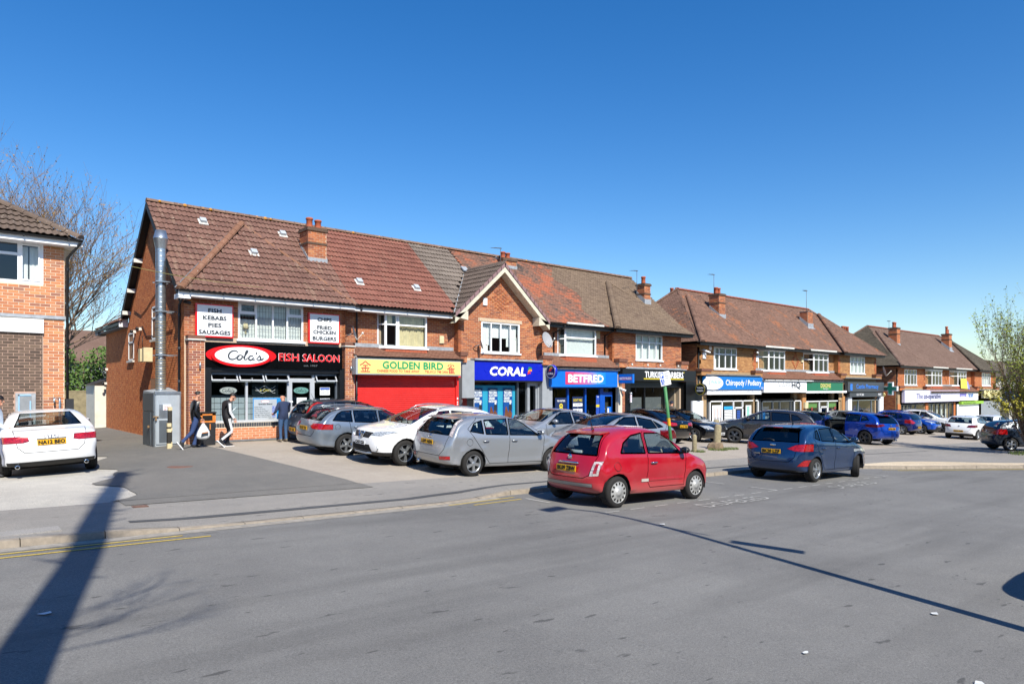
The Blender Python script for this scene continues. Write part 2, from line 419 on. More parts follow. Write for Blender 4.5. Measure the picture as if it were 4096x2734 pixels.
# painted lines on the carriageway
def zl(u, v): return zr(u, v)
ribbon('yellow_line', [(-8, 9.98), (2.6, 10.0)], 0.06, M_liney, 0.006, zl)
ribbon('yellow_line', [(-8, 9.75), (2.9, 9.78)], 0.06, M_liney, 0.006, zl)
ribbon('yellow_line', [(7.2, 10.28), (8.9, 10.46)], 0.06, M_liney, 0.006, zl)
ribbon('yellow_line', [(7.6, 10.06), (8.86, 10.18)], 0.06, M_liney, 0.006, zl)
ribbon('yellow_line', [(23.0, 9.0), (25.9, 7.55), (28.6, 6.35), (48, 5.95)], 0.07, M_liney, 0.006, zl)
ribbon('yellow_line', [(23.2, 8.6), (26.0, 7.3), (28.8, 6.08), (48, 5.7)], 0.07, M_liney, 0.006, zl)
for x in (9.0, 14.9, 21.0):
    ribbon('bay_line', [(x, 10.2), (x, 9.5)], 0.065, M_linew, 0.006, zl)
    if x > 10: ribbon('bay_line', [(x, 8.8), (x, 8.12)], 0.065, M_linew, 0.006, zl)
for x in (9.0, 9.7, 10.4, 11.1, 11.8, 12.5, 13.1, 13.8, 14.5, 15.2, 15.9, 16.6, 17.3, 18.0, 18.8, 19.5, 20.2, 20.8):
    ribbon('bay_line', [(x, 8.12), (x + 0.4, 8.12)], 0.04, M_linew, 0.006, zl)
def road_word(u0, u1, v0, v1):
    b = MB(); tw, vs, fs = text_geo('DISABLED'); hmax = max(y for x, y in vs)
    b.add([(u0 + (u1 - u0) * x / tw, v0 + (v1 - v0) * y / hmax, zl(u0 + (u1 - u0) * x / tw, v0) + 0.008) for x, y in vs], fs)
    b.build('road_lettering', M_linew, kind='structure')
road_word(11.2, 13.5, 7.45, 7.83); road_word(16.65, 18.85, 7.43, 7.80)
# ironwork and litter lying on the paving
def cover(u, v, w, d, label, colr, zf=zf_foot):
    t = thing('manhole_cover', label, 'manhole cover', (u, v, zf(u, v)))
    b = MB(); z0 = zf(u, v)
    b.box(u - w, u + w, v - d, v + d, z0 - .02, z0 + .012); b.build('frame', mat('rusty_iron', '6d5348', 0.85, 0.3, var=0.3, scale=20), t)
    b = MB(); b.box(u - w + .03, u + w - .03, v - d + .03, v + d - .03, z0 - .02, z0 + .017); b.build('lid', mat('cast_iron' + colr, colr, 0.8, 0.4, var=0.3, scale=25), t)
cover(2.57, 12.36, 0.11, 0.09, 'small square rusty access cover in the pavement', '7a6055')
t = thing('manhole_cover', 'round rusty manhole cover in the dark side drive', 'manhole cover', (4.49, 17.4, zg(4.49, 17.4)))
b = MB(); b.lathe([(0, .016), (.27, .016), (.3, .012), (.3, -.02)], (4.49, 17.4, zg(4.49, 17.4)), n=20); b.build('lid', mat('rust_lid', '6e4f44', 0.9, var=0.3, scale=20), t)
b = MB(); z0 = zf_foot(.95, 10.9)
b.box(.35, 1.3, 10.7, 11.05, z0 - .02, z0 + .012); tag(b.build('utility_cover', asphalt('cover_infill', '8d8a86', '9b9893'), None), 'concrete filled utility cover by the kerb at the left', 'utility cover')
# ================================================================== BUILDINGS
BR_STOPS = [(0.0, '8d5540'), (0.22, 'a8633f'), (0.45, 'b87048'), (0.6, '99573c'), (0.78, 'c28254'), (0.9, '7f4d3c'), (1.0, 'b86c46')]
M_bk = mat_brick('red_brick', BR_STOPS, 0.22)
M_bkg = mat_brick('orange_gable_brick', [(0.0, 'bd7046'), (0.3, 'd08352'), (0.55, 'b96a42'), (0.8, 'd88e5a'), (1.0, 'a86244')], 0.1)
M_bkp = mat_brick('pier_brick', [(0.0, '94594a'), (0.3, 'ad6c4c'), (0.55, '865044'), (0.8, 'bd784a'), (1.0, 'a06248')], 0.1)
M_bky = mat_brick('buff_brown_brick', [(0.0, 'a2734a'), (0.3, 'b68556'), (0.55, '986a44'), (0.8, 'c0905e'), (1.0, '875f42')], 0.25)
M_bk3 = mat_brick('orange_brick_far', [(0.0, 'ab623e'), (0.4, 'c07648'), (0.7, 'aa603e'), (1.0, 'ca8452')], 0.25)
M_bkl = mat_brick('orange_brick_left', [(0.0, 'b5704c'), (0.2, 'cb8a60'), (0.4, 'bd7852'), (0.55, '956858'), (0.7, 'cd926a'), (0.85, 'ae6d50'), (1.0, 'd09666')], 0.12)
M_bkd = mat_brick('dark_brown_brick', [(0.0, '56493f'), (0.3, '6c5c50'), (0.6, '5f5046'), (0.85, '776556'), (1.0, '4e433b')], 0.15)
M_bkn = mat_brick('new_orange_brick', [(0.0, 'c07c58'), (0.5, 'ce8862'), (1.0, 'b6704e')], 0.08)
M_blue = mat_brick('blue_engineering_brick', [(0.0, '3b4048'), (0.6, '4d5056'), (1.0, '33373e')], 0.05)
M_mort = mat('lime_mortar', 'bda891', 0.95, var=0.15, scale=20)
M_mortp = mat('pale_mortar', 'd8cbb6', 0.95, var=0.12, scale=20)
M_mortg = mat('weathered_mortar', 'a37a5a', 0.95, var=0.2, scale=20)
M_mortd = mat('pinkish_mortar', 'b39686', 0.95, var=0.15, scale=20)
M_upvc = mat('white_upvc', 'e6e8ea', 0.35, var=0.03, scale=3)
M_wpaint = mat('weathered_white_paint', 'd2d0c8', 0.6, var=0.15, scale=9)
M_blk = mat('black_plastic', '17181a', 0.45, var=0.1)
M_blkp = mat('black_board', '0d0e10', 0.4, var=0.1, scale=1.5)
M_lead = mat('lead_flashing', '9aa0a6', 0.6, 0.2, var=0.22, scale=9)
M_leadd = mat('dull_lead', '6f7377', 0.7, 0.2, var=0.25, scale=9)
M_glass = mat_glass(); M_glassd = mat_glass('dark_glass', (0.30, 0.36, 0.37), 0.06)
M_net = mat('net_curtain', 'd9dcdb', 0.9, var=0.08, scale=25)
M_blind = mat('vertical_blind', 'cdd3d2', 0.85, var=0.06, scale=10)
M_cream = mat('cream_curtain', 'c9bd98', 0.9, var=0.15, scale=6)
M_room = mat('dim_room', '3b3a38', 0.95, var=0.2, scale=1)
M_grey = mat('grey_render', '8f9499', 0.75, var=0.08, scale=4)
M_crm = mat('cream_render', 'd3cab8', 0.8, var=0.08, scale=4)
M_terra = mat('terracotta', 'a3563b', 0.85, var=0.15, scale=12)
M_stone = mat('cast_stone', 'bda98f', 0.85, var=0.15, scale=14)
M_deck = mat('roof_underlay', '2c2624', 0.95, var=0.1)
M_steel = mat('galvanised_steel', 'b4bcc2', 0.33, 0.85, var=0.1, scale=5)
M_gsteel = mat('grey_sheet_steel', 'aab3ba', 0.5, 0.3, var=0.06, scale=3)
M_dsteel = mat('dark_sheet_steel', '5c646b', 0.5, 0.3, var=0.1, scale=3)
T_cola = mat_roof('concrete_tile_brown', [(0.25, '644a42'), (0.5, '72554b'), (0.75, '7e5f54')], '967e6c', 0.55, 0.45)
T_gold = mat_roof('concrete_tile_red', [(0.25, '6c473e'), (0.5, '7c5247'), (0.75, '85594d')], '8f7362', 0.5, 0.2)
T_grey = mat_roof('concrete_tile_grey', [(0.25, '645a53'), (0.5, '71675f'), (0.75, '7d736a')], '8d8177', 0.35, 0.2)
T_dark = mat_roof('concrete_tile_dark', [(0.25, '4b423c'), (0.5, '594e47'), (0.75, '645952')], '776a5e', 0.2, 0.15)
T_old = mat_roof('clay_tile_patchy', [(0.2, '6d5145'), (0.5, '7e5e50'), (0.8, '896858')], '8f7460', 0.2, 0.2, blotch=[(0.55, 0.62, 'a0624a'), (0.44, 0.38, '524a46')], rnd_amt=.4)
T_brn = mat_roof('clay_tile_brown', [(0.2, '66564a'), (0.5, '766555'), (0.8, '816f5e')], '8c7a66', 0.2, 0.25, rnd_amt=.4)
T_b2 = mat_roof('clay_tile_mixed', [(0.2, '654e43'), (0.5, '785d50'), (0.8, '87695b')], '8d7664', 0.3, 0.25, blotch=[(0.64, 0.69, '94654c')], rnd_amt=.4)
T_b3 = mat_roof('clay_tile_far', [(0.2, '655046'), (0.5, '745f54'), (0.8, '80695e')], '8a7666', 0.3, 0.2, rnd_amt=.4)
T_b3d = mat_roof('mossy_dark_tile', [(0.2, '4a433a'), (0.5, '575045'), (0.8, '655c50')], '787062', 0.5, 0.2, rnd_amt=.4)
T_left = mat_roof('concrete_tile_left', [(0.25, '5a4d44'), (0.5, '685a50'), (0.75, '746459')], '7d6c5c', 0.9, 0.15)
CAMP = Vector((0, 0, 1.7))
# ---- brickwork
def brickwork(par, O, U, N, za, zb, L, m, holes=(), span=None, indiv=0, kind='stretcher', mort=M_mort, phase=0, bl=0.225, ch=0.075, d=0.005, back=True, dens=1):
    """bricks standing proud of a mortar wall. O: base corner on the mortar face, U along, N outward; span(z) -> (a, b) limits; holes: (a0, a1, z0, z1)"""
    U = Vector(U); N = Vector(N); O = Vector((O[0], O[1], 0)); Z = Vector((0, 0, 1)); j = 0.012
    whole = []; cut = []; k = 0; z = za; step = bl if kind == 'stretcher' else 0.1125
    while z < zb - 0.02:
        top = min(z + ch - j, zb); zm = (z + top) / 2
        a0, a1 = span(zm) if span else (0.0, L)
        segs = [(a0, a1)] if a1 > a0 else []
        for (h0, h1, hz0, hz1) in holes:
            if hz0 < zm < hz1:
                ns = []
                for (p, q) in segs:
                    if h1 <= p or h0 >= q: ns.append((p, q)); continue
                    if h0 > p: ns.append((p, h0))
                    if h1 < q: ns.append((h1, q))
                segs = ns
        off = ((k + phase) % 2) * step / 2
        for (p, q) in segs:
            i = math.floor((p - off) / step)
            while i * step + off < q:
                x0 = max(p, i * step + off); x1 = min(q, (i + 1) * step + off) - j; i += 1
                if x1 - x0 < 0.03: continue
                (whole if x1 - x0 > step - j - 0.001 and top - z > ch - j - .001 else cut).append((x0, x1, z, top))
        z += ch; k += 1
    whole.sort(key=lambda w: (O + U * w[0] + Z * w[2] - CAMP).length)
    one = whole[:indiv]; rest = whole[indiv:] + cut
    if one:
        b = MB(); w = step - j; h = ch - j
        b.v = [(x, y, zz) for y in (0.0, d) for zz in (0, h) for x in (0, w)]
        b.f = [(4, 6, 7, 5), (0, 4, 5, 1), (2, 3, 7, 6), (0, 2, 6, 4), (1, 5, 7, 3)]; b.mi = [0] * 5; b.sm = [False] * 5
        me = b.mesh('brick', [m]); R = Matrix((U, N, Z)).transposed(); og = Vector(ORG.get(par.name, (0, 0, 0)))
        for (x0, x1, z0, z1) in one:
            inst('brick', me, par, O + U * x0 + Z * z0 + N * random.uniform(-.001, .001) - og, R)
    if rest:
        b = MB()
        for (x0, x1, z0, z1) in rest:
            e = random.uniform(-.001, .001); v = []
            for y in (0.0, d + e):
                for zz in (z0, z1):
                    for x in (x0, x1): v.append(O + U * x + Z * zz + N * y)
            b.add(v, [(4, 6, 7, 5), (0, 4, 5, 1), (2, 3, 7, 6), (0, 2, 6, 4), (1, 5, 7, 3)])
        b.build('brickwork', m, par, kind='stuff')
def wall_slab(b, u0, u1, v, z0, z1, holes=(), th=0.25, m=0):
    """mortar wall facing the street at y=v with rectangular holes (u0,u1,z0,z1)"""
    us = sorted({u0, u1, *[x for h in holes for x in h[:2] if u0 < x < u1]}); zs = sorted({z0, z1, *[x for h in holes for x in h[2:] if z0 < x < z1]})
    for a, c in zip(us, us[1:]):
        for e, g in zip(zs, zs[1:]):
            if any(h[0] <= (a + c) / 2 <= h[1] and h[2] <= (e + g) / 2 <= h[3] for h in holes): continue
            b.box(a, c, v, v + th, e, g, m)
# ---- roof tiles
def inpoly(p, poly):
    x, y = p; c = False; n = len(poly)
    for i in range(n):
        x1, y1 = poly[i]; x2, y2 = poly[i - 1]
        if (y1 > y) != (y2 > y) and x < (x2 - x1) * (y - y1) / (y2 - y1) + x1: c = not c
    return c
def roof_plane(par, pts, m, big=True, indiv=0, deck=True, name='roof_tiles', mfn=None):
    """tiles on the planar polygon pts (first edge = eave, listed left to right as seen from outside)"""
    P = [Vector(p) for p in pts]; U = (P[1] - P[0]).normalized(); Nn = U.cross(P[-1] - P[0]).normalized()
    if Nn.z < 0: Nn = -Nn
    Sv = Nn.cross(U).normalized()
    if Sv.z < 0: Sv = -Sv
    A = P[0]; q = [((p - A).dot(U), (p - A).dot(Sv)) for p in P]
    if deck:
        b = MB(); b.poly([p - Nn * 0.03 for p in P]); b.build('roof_deck', M_deck, par)
    tw, ex = (0.30, 0.345) if big else (0.170, 0.105)
    ln = ex + (0.06 if big else 0.03)
    prof = [0, .012, .03, .030, .012, .002, .002, .012, .030, .03, .012, 0] if big else [0, 0.003, 0]
    n = len(prof); Vt = []; Ft = []
    up = 0.042 if big else 0.016
    for i, (t, h) in enumerate(zip([k / (n - 1) for k in range(n)], prof)):
        x = t * (tw - (.0 if big else .003)); Vt += [(x, .035 if big else .010, up + h - (0.036 if big else .016)), (x, 0, up + h), (x, ln, h + .002)]
    for i in range(n - 1):
        a = i * 3; Ft += [(a, a + 3, a + 4, a + 1), (a + 1, a + 4, a + 5, a + 2)]
    smax = max(y for x, y in q); amin = min(x for x, y in q); amax = max(x for x, y in q)
    cells = []; r = 0; s = 0.0
    while s < smax:
        off = 0 if big else (r % 2) * tw / 2
        i = math.floor((amin - off) / tw)
        while i * tw + off < amax:
            a = i * tw + off
            if inpoly((a + tw / 2, s + ex * .5), q): cells.append((a, s))
            i += 1
        s += ex; r += 1
    R = Matrix((U, Sv, Nn)).transposed()
    cells.sort(key=lambda c: (A + U * c[0] + Sv * c[1] - CAMP).length)
    og = Vector(ORG.get(par.name, (0, 0, 0)))
    def split(cs):
        if not mfn: return {0: cs}
        d = {}
        for c in cs: d.setdefault(mfn(A + U * c[0] + Sv * c[1]), []).append(c)
        return d
    ms = m if isinstance(m, list) else [m]
    if indiv:
        for k, cs in split(cells[:indiv]).items():
            b = MB(); b.add(Vt, Ft, 0, False); me = b.mesh('roof_tile', [ms[k]])
            for (a, s) in cs: inst('roof_tile', me, par, A + U * a + Sv * s + Nn * random.uniform(0, .004) - og, R)
    if len(cells) > indiv:
        for k, cs in split(cells[indiv:]).items():
            b = MB()
            for (a, s) in cs:
                o = A + U * a + Sv * s + Nn * random.uniform(0, .005 if big else .006); tilt = random.uniform(-.004, .004)
                b.add([o + U * x + Sv * y + Nn * (h + tilt * (x / tw)) for x, y, h in Vt], Ft)
            b.build(name, ms[k], par, kind='stuff')
def ridge_run(par, p, q, m, step=0.42, r=0.125, name='ridge_tile', merge=False, lift=0.02):
    """half-round tiles laid end to end from p to q"""
    p = Vector(p); q = Vector(q); L = (q - p).length; n = max(1, int(L / step)); t = (q - p) / L
    side = t.cross(Vector((0, 0, 1))).normalized(); upv = side.cross(t).normalized(); mb = MB()
    for i in range(n):
        a = p + t * (L * i / n + .008); c = p + t * (L * (i + 1) / n); b = mb if merge else MB(); V = []
        for k, e in enumerate((a, c)):
            rr = r * (1.0 if k else 1.06)
            for j in range(7):
                g = pi * j / 6; V.append(e + side * (rr * cos(g)) + upv * (rr * 0.85 * sin(g) - 0.03 + lift))
        F = [(j, j + 1, 8 + j, 7 + j) for j in range(6)] + [tuple(range(7))[::-1], tuple(range(7, 14))]
        b.add(V, F, 0, False)
        if not merge: b.build(name, m, par)
    if merge: mb.build(name + 's', m, par)
# ---- windows
def window(par, u0, u1, z0, z1, v, cols, rows=(), curtain=None, cm=None, sill=True, fw=0.055, opened=(), lattice=False, name='window', glass=None, room=True):
    """cols: mullion positions as fractions; rows: {col index: transom fraction from top}; flush in the wall at y=v (outer face)"""
    fr = MB(); d0, d1 = v - 0.005, v + 0.07
    fr.box(u0, u1, d0, d1, z0, z0 + fw); fr.box(u0, u1, d0, d1, z1 - fw, z1); fr.box(u0, u0 + fw, d0, d1, z0 + fw, z1 - fw); fr.box(u1 - fw, u1, d0, d1, z0 + fw, z1 - fw)
    xs = [u0 + fw] + [u0 + (u1 - u0) * c for c in cols] + [u1 - fw]; hw = fw * 0.45
    for x in xs[1:-1]: fr.box(x - hw, x + hw, d0, d1, z0 + fw, z1 - fw)
    panes = []
    for i in range(len(xs) - 1):
        a = xs[i] + (hw if i else 0); c = xs[i + 1] - (hw if i < len(xs) - 2 else 0)
        t = dict(rows).get(i)
        if t is not None:
            zt = z1 - (z1 - z0) * t; fr.box(a, c, d0, d1, zt - hw, zt + hw)
            panes += [(a, c, z0 + fw, zt - hw, i, 0), (a, c, zt + hw, z1 - fw, i, 1)]
        else: panes.append((a, c, z0 + fw, z1 - fw, i, 0))
    if lattice:
        for (a, c, e, g, i, k) in panes:
            for q in range(1, 5): x = a + (c - a) * q / 5; fr.box(x - .004, x + .004, v + .028, v + .034, e, g, 1)
            nz = max(2, int((g - e) / .2))
            for q in range(1, nz): z = e + (g - e) * q / nz; fr.box(a, c, v + .027, v + .033, z - .004, z + .004, 1)
    # opening casements get a slimmer raised sash
    for (a, c, e, g, i, k) in panes:
        if (i, k) in opened:
            s = 0.035
            for (p, q, r_, t_) in ((a, c, e, e + s), (a, c, g - s, g), (a, a + s, e + s, g - s), (c - s, c, e + s, g - s)): fr.box(p, q, v - .022, v + .02, r_, t_)
    w = fr.build(name, [M_upvc, M_leadd], par)
    for (a, c, e, g, i, k) in panes:
        b = MB(); b.quad((a, v + .03, e), (c, v + .03, e), (c, v + .03, g), (a, v + .03, g)); b.build('pane', glass or M_glass, w)
    if sill:
        b = MB(); b.box(u0 - .06, u1 + .06, v - .06, v + .06, z0 - .06, z0 - .002); b.build('sill', M_upvc, w)
    if curtain:
        b = MB(); vc = v + 0.16
        for (a, c, zt, zb_, fold) in curtain:
            A = u0 + (u1 - u0) * a; C = u0 + (u1 - u0) * c; n = max(4, int((C - A) / 0.03)); V = []
            for i in range(n + 1):
                x = A + (C - A) * i / n; y = vc + fold * sin(i * 1.9) + fold * .5 * sin(i * 0.7)
                V += [(x, y, z0 + (z1 - z0) * zb_), (x, y, z0 + (z1 - z0) * zt)]
            b.add(V, [(2 * i, 2 * i + 2, 2 * i + 3, 2 * i + 1) for i in range(n)], 0, True)
        b.build('curtain', cm or M_net, w)
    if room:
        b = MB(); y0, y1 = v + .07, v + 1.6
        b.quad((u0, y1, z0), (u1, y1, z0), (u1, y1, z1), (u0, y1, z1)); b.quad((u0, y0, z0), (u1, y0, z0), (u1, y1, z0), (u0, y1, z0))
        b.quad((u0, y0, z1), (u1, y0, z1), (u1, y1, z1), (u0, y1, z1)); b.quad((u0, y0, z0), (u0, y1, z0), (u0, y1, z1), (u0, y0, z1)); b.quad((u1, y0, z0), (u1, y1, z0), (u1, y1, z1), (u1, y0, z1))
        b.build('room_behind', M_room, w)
    return w
def bay_window(par, us, u0, u1, u2, z0, z1, vf, vb, cols, rows, curtain=None, cm=None, opened=(), side_row=None, apron=True, tile_m=None):
    """shallow box bay: front pane u0..u1 at y=vf, splayed left side from (us, vb) to (u0, vf), right side to (u2, vb)"""
    w = window(par, u0, u1, z0, z1, vf, cols, rows, curtain, cm, sill=False, opened=opened, room=True, name='bay_window')
    b = MB(); g = MB(); fw = .05
    A = Vector((us, vb, 0)); C = Vector((u0, vf, 0)); t = (C - A).normalized(); L = (C - A).length; nn = Vector((t.y, -t.x, 0))
    for (a, c, e, h) in ((0, fw, z0, z1), (L - fw, L, z0, z1), (fw, L - fw, z0, z0 + fw), (fw, L - fw, z1 - fw, z1)) + (((fw, L - fw, z1 - (z1 - z0) * side_row - .025, z1 - (z1 - z0) * side_row + .025),) if side_row else ()):
        P = [A + t * a + nn * .0, A + t * c + nn * .0, A + t * c - nn * .07, A + t * a - nn * .07]
        b.prism([(p.x, p.y, e) for p in P], (0, 0, h - e))
    P0, P1 = A + t * fw - nn * .03, C - t * fw - nn * .03
    g.quad((P0.x, P0.y, z0 + fw), (P1.x, P1.y, z0 + fw), (P1.x, P1.y, z1 - fw), (P0.x, P0.y, z1 - fw))
    b.prism([(u1, vf, z0), (u2, vb, z0), (u2 - .03, vb, z0), (u1 - .02, vf + .05, z0)], (0, 0, z1 - z0))
    b.build('bay_side', M_upvc, w); g.build('pane', M_glass, w)
    b = MB(); b.prism([(us - .03, vb, z0 - .06), (u0 - .03, vf - .06, z0 - .06), (u1 + .06, vf - .06, z0 - .06), (u2 + .05, vb, z0 - .06)], (0, 0, .058)); b.build('sill', M_upvc, w)
    b = MB(); b.prism([(us - .03, vb, z1), (u0 - .02, vf - .05, z1), (u1 + .04, vf - .05, z1), (u2 + .04, vb, z1)], (0, 0, .11)); b.build('bay_head', M_upvc, w)
    if apron:
        za = z0 - .06; zb = z0 - .38; a = MB(); vf2 = vf + .02
        a.add([(us, vb, za), (u0, vf2, za), (u1, vf2, za), (u2, vb, za), (us - .1, vb, zb), (u0 - .03, vf - .07, zb), (u1 + .03, vf - .07, zb), (u2 + .1, vb, zb)], [(4, 5, 1, 0), (5, 6, 2, 1), (6, 7, 3, 2)])
        for k in range(3):
            z = zb + .1 * k; y = vf - .075 + .03 * k; x = u0
            while x < u1 - .05:
                a.box(x, min(x + .162, u1), y - .012, y + .01, z, z + .115); x += .168
        a.build('hung_tiles', tile_m or M_terra, w)
    return w
def gutter(par, u0, u1, v, z, fascia=True, fm=None, m=None, r=0.055):
    if fascia:
        b = MB(); b.box(u0, u1, v + .02, v + .045, z - .17, z - .01); b.box(u0, u1, v + .045, v + .40, z - .17, z - .155); b.build('fascia_board', fm or M_upvc, par)
    b = MB(); P = []; n = 7
    for x in (u0, u1):
        for k in range(n): a = pi + pi * k / (n - 1); P.append((x, v - r + .015 + r * cos(a), z + r * sin(a)))
    b.add(P, [(k, k + 1, n + k + 1, n + k) for k in range(n - 1)], 0, True)
    b.add([(u0, p[1], p[2]) for p in P[:n]], [tuple(range(n))]); b.add([(u1, p[1], p[2]) for p in P[:n]], [tuple(range(n))])
    x = u0 + .3
    while x < u1: b.box(x - .015, x + .015, v - 2 * r + .005, v + .03, z - r - .012, z - r * .6); x += .95
    b.build('gutter', m or M_blk, par)
def downpipe(par, u, v, z1, z0, m=None, r=0.036, top=None, brackets=True):
    b = MB(); path = ([top] if top else []) + [(u, v, z1), (u, v, z0)]
    if top: path = [top, (top[0], top[1], top[2] - .08), (u, v, z1 + .05), (u, v, z0)]
    b.tube(path, r, 8)
    z = z1 - .25
    while z > z0: b.lathe([(r * 1.25, z - .035), (r * 1.25, z + .035)], (u, v, 0), n=8); z -= 1.0
    b.build('downpipe', m or M_blk, par)
def chimney(par, u0, u1, v0, v1, zb, zt, bm, pots, oversail=True, indiv=0, plain=False):
    b = MB(); b.box(u0, u1, v0, v1, zb, zt)
    c = b.build('chimney_stack', M_mort, par)
    for O, U, N, L in (((u0, v0), (1, 0, 0), (0, -1, 0), u1 - u0), ((u0, v1), (0, -1, 0), (-1, 0, 0), v1 - v0), ((u1, v0), (0, 1, 0), (1, 0, 0), v1 - v0)):
        bb_holder = c
        brickwork(c, O, U, N, zb, zt, L, bm, indiv=0)
    b = MB()
    if oversail:
        b.box(u0 - .05, u1 + .05, v0 - .05, v1 + .05, zt - .02, zt + .07); b.box(u0 - .03, u1 + .03, v0 - .03, v1 + .03, zt - .50, zt - .43)
        b.box(u0 - .02, u1 + .02, v0 - .02, v1 + .02, zt + .07, zt + .11)
    else: b.box(u0 - .03, u1 + .03, v0 - .03, v1 + .03, zt - .01, zt + .03)
    b.build('chimney_cap', M_leadd if plain else mat('sooty_cap', '5a473a', 0.9, var=0.3, scale=12), c)
    for (pu, pv, h) in pots:
        b = MB(); b.lathe([(.0, 0), (.13, 0), (.115, .1), (.11, h * .8), (.135, h * .84), (.135, h * .95), (.115, h), (.08, h), (.08, h * .6)], (pu, pv, zt + .09), n=12); b.build('chimney_pot', M_terra, c)
    zf = zb + .55
    b = MB(); b.box(u0 - .025, u1 + .025, v0 - .04, v0 + .02, zb - .12, zb + .26)
    for k in range(7):
        y0 = v0 + (v1 - v0) * k / 7; y1 = v0 + (v1 - v0) * (k + 1) / 7
        for x in (u0 - .022, u1 + .002): b.box(x, x + .02, y0, y1, zb - .1 + (y0 - v0) * .85, zb + .32 + (y0 - v0) * .85)
    b.quad((u0 - .16, v0 - .2, zb - .19), (u1 + .16, v0 - .2, zb - .19), (u1 + .1, v0 - .03, zb - .01), (u0 - .1, v0 - .03, zb - .01))
    b.build('flashing', M_lead, c)
    return c
def aerial(label, p, h, L, ang, group):
    t = thing('tv_aerial', label, 'tv aerial', p, group); b = MB(); x, y, z = p
    b.tube([(x, y, z - .3), (x, y, z + h)], .016, 5); b.build('mast', M_dsteel, t)
    b = MB(); dx, dy = cos(ang), sin(ang); zt = z + h - .03
    b.tube([(x + dx * .12, y + dy * .12, zt), (x - dx * L, y - dy * L, zt - .12)], .012, 4)
    for k in range(9):
        q = L * k / 9; e = .10 + .006 * k
        b.tube([(x - dx * q - dy * e, y - dy * q + dx * e, zt - .12 * q / L), (x - dx * q + dy * e, y - dy * q - dx * e, zt - .12 * q / L)], .006, 3)
    b.build('antenna', M_dsteel, t)
def dish(label, c, r, facing, group=None, colr='8d9196'):
    """satellite dish fixed to a wall, centre c, facing = horizontal+vertical unit vector"""
    t = thing('satellite_dish', label, 'satellite dish', c, group); f = Vector(facing).normalized(); a = f.cross(Vector((0, 0, 1))).normalized(); u = a.cross(f); c = Vector(c)
    b = MB(); V = []; n = 18
    for i in range(5):
        q = r * i / 4
        for k in range(n): g = 2 * pi * k / n; V.append(c + a * (q * .92 * cos(g)) + u * (q * sin(g)) + f * (.16 * (q / r) ** 2 * r))
    b.add(V, [(i * n + k, i * n + (k + 1) % n, (i + 1) * n + (k + 1) % n, (i + 1) * n + k) for i in range(4) for k in range(n)], 0, True)
    b.build('reflector', mat('dish_' + colr, colr, 0.5, var=0.06), t)
    b = MB(); e = c - u * r * .9 + f * r * .2; h = c + f * r * 1.15 - u * .25 * r
    b.tube([c - f * .02, e, h], .012, 5); b.ball(h, .035, .035, .05); b.build('lnb_arm', M_wpaint, t)
    b = MB(); b.tube([c - f * .03, c - f * .2, c - f * .22 + Vector((0, .12, -.05))], .02, 6); b.build('bracket', M_dsteel, t)
    return t
def simple_box(name, label, cat, c, sx, sy, sz, m, bev=0.012, extra=None, group=None):
    """small wall box with chamfered front edges"""
    t = MB(); x, y, z = c
    V = [(x - sx, y, z - sz), (x + sx, y, z - sz), (x + sx, y, z + sz), (x - sx, y, z + sz)]
    V += [(px, y - sy + bev, pz) for px, _, pz in V[:4]]
    V += [(x + (px - x) * (1 - bev / sx), y - sy, z + (pz - z) * (1 - bev / sz)) for px, _, pz in V[:4]]
    F = []
    for q in (0, 4):
        for k in range(4): F.append((q + k, q + (k + 1) % 4, q + 4 + (k + 1) % 4, q + 4 + k))
    F.append((8, 9, 10, 11)); t.add(V, F)
    if extra: extra(t, x, y - sy, z)
    o = t.build(name, m if isinstance(m, list) else [m]); return tag(o, label, cat, group)
# ---- near terrace of five shops (x 5.75 .. 30.6)
VW, VR = 21.95, 22.25
E0 = 4.62; RZ = 8.05; VE = 21.65; VRG = 25.6
T1 = thing('shop_terrace', 'long red brick terrace of five shops with brown tiled roof, nearest the camera', 'building', (5.75, VW, 0))
N_, S_ = (0, -1, 0), UX
b = MB()
wall_slab(b, 5.75, 10.98, VW, -0.1, 4.52, [(6.25, 10.82, .58, 2.6), (7.33, 9.45, 3.27, 4.45)])
wall_slab(b, 10.98, 15.81, VR, -0.3, 4.52, [(11.3, 15.56, -.3, 2.2), (12.55, 14.35, 3.24, 4.45)])
wall_slab(b, 15.81, 20.3, VW, -0.5, 4.52, [(16.45, 20.3, -.5, 2.3), (16.96, 19.0, 3.2, 4.44)])
b.prism([(15.81, VW, 4.52), (20.3, VW, 4.52), (17.9, VW, 6.66)], (0, .25, 0))
wall_slab(b, 20.3, 24.88, VR, -0.6, 4.52, [(20.7, 24.7, -.6, 2.3), (21.7, 23.72, 3.24, 4.46)])
wall_slab(b, 24.88, 30.35, VW, -0.8, 4.52, [(25.9, 30.2, -.8, 2.3), (26.62, 28.73, 3.16, 4.43)])
for u in (10.98, 15.81, 20.3, 24.88): b.box(u - .12 if u in (10.98, 20.3) else u, u if u in (10.98, 20.3) else u + .12, VW, VR + .2, -.6, 4.5)
# gable end wall (x = 5.75), rear wing and back
b.prism([(5.75, 21.96, -.1), (5.75, 34.0, -.1), (5.75, 34.0, 4.25), (5.75, 29.5, 4.25), (5.75, 29.5, 4.62), (5.75, VRG, RZ - .1), (5.75, 21.96, 4.9)], (.25, 0, 0), 1)
b.box(6.0, 30.3, 29.2, 29.45, -1.0, 4.5); b.box(30.1, 30.35, 22.2, 29.3, -1, 4.5); b.prism([(30.3, 22.0, 4.4), (30.3, 29.3, 4.4), (30.3, VRG, RZ - .1)], (.05, 0, 0)); b.box(5.76, 9.5, 33.8, 34.0, -.2, 4.2)
b.build('wall', [M_mort, M_mortg], T1)
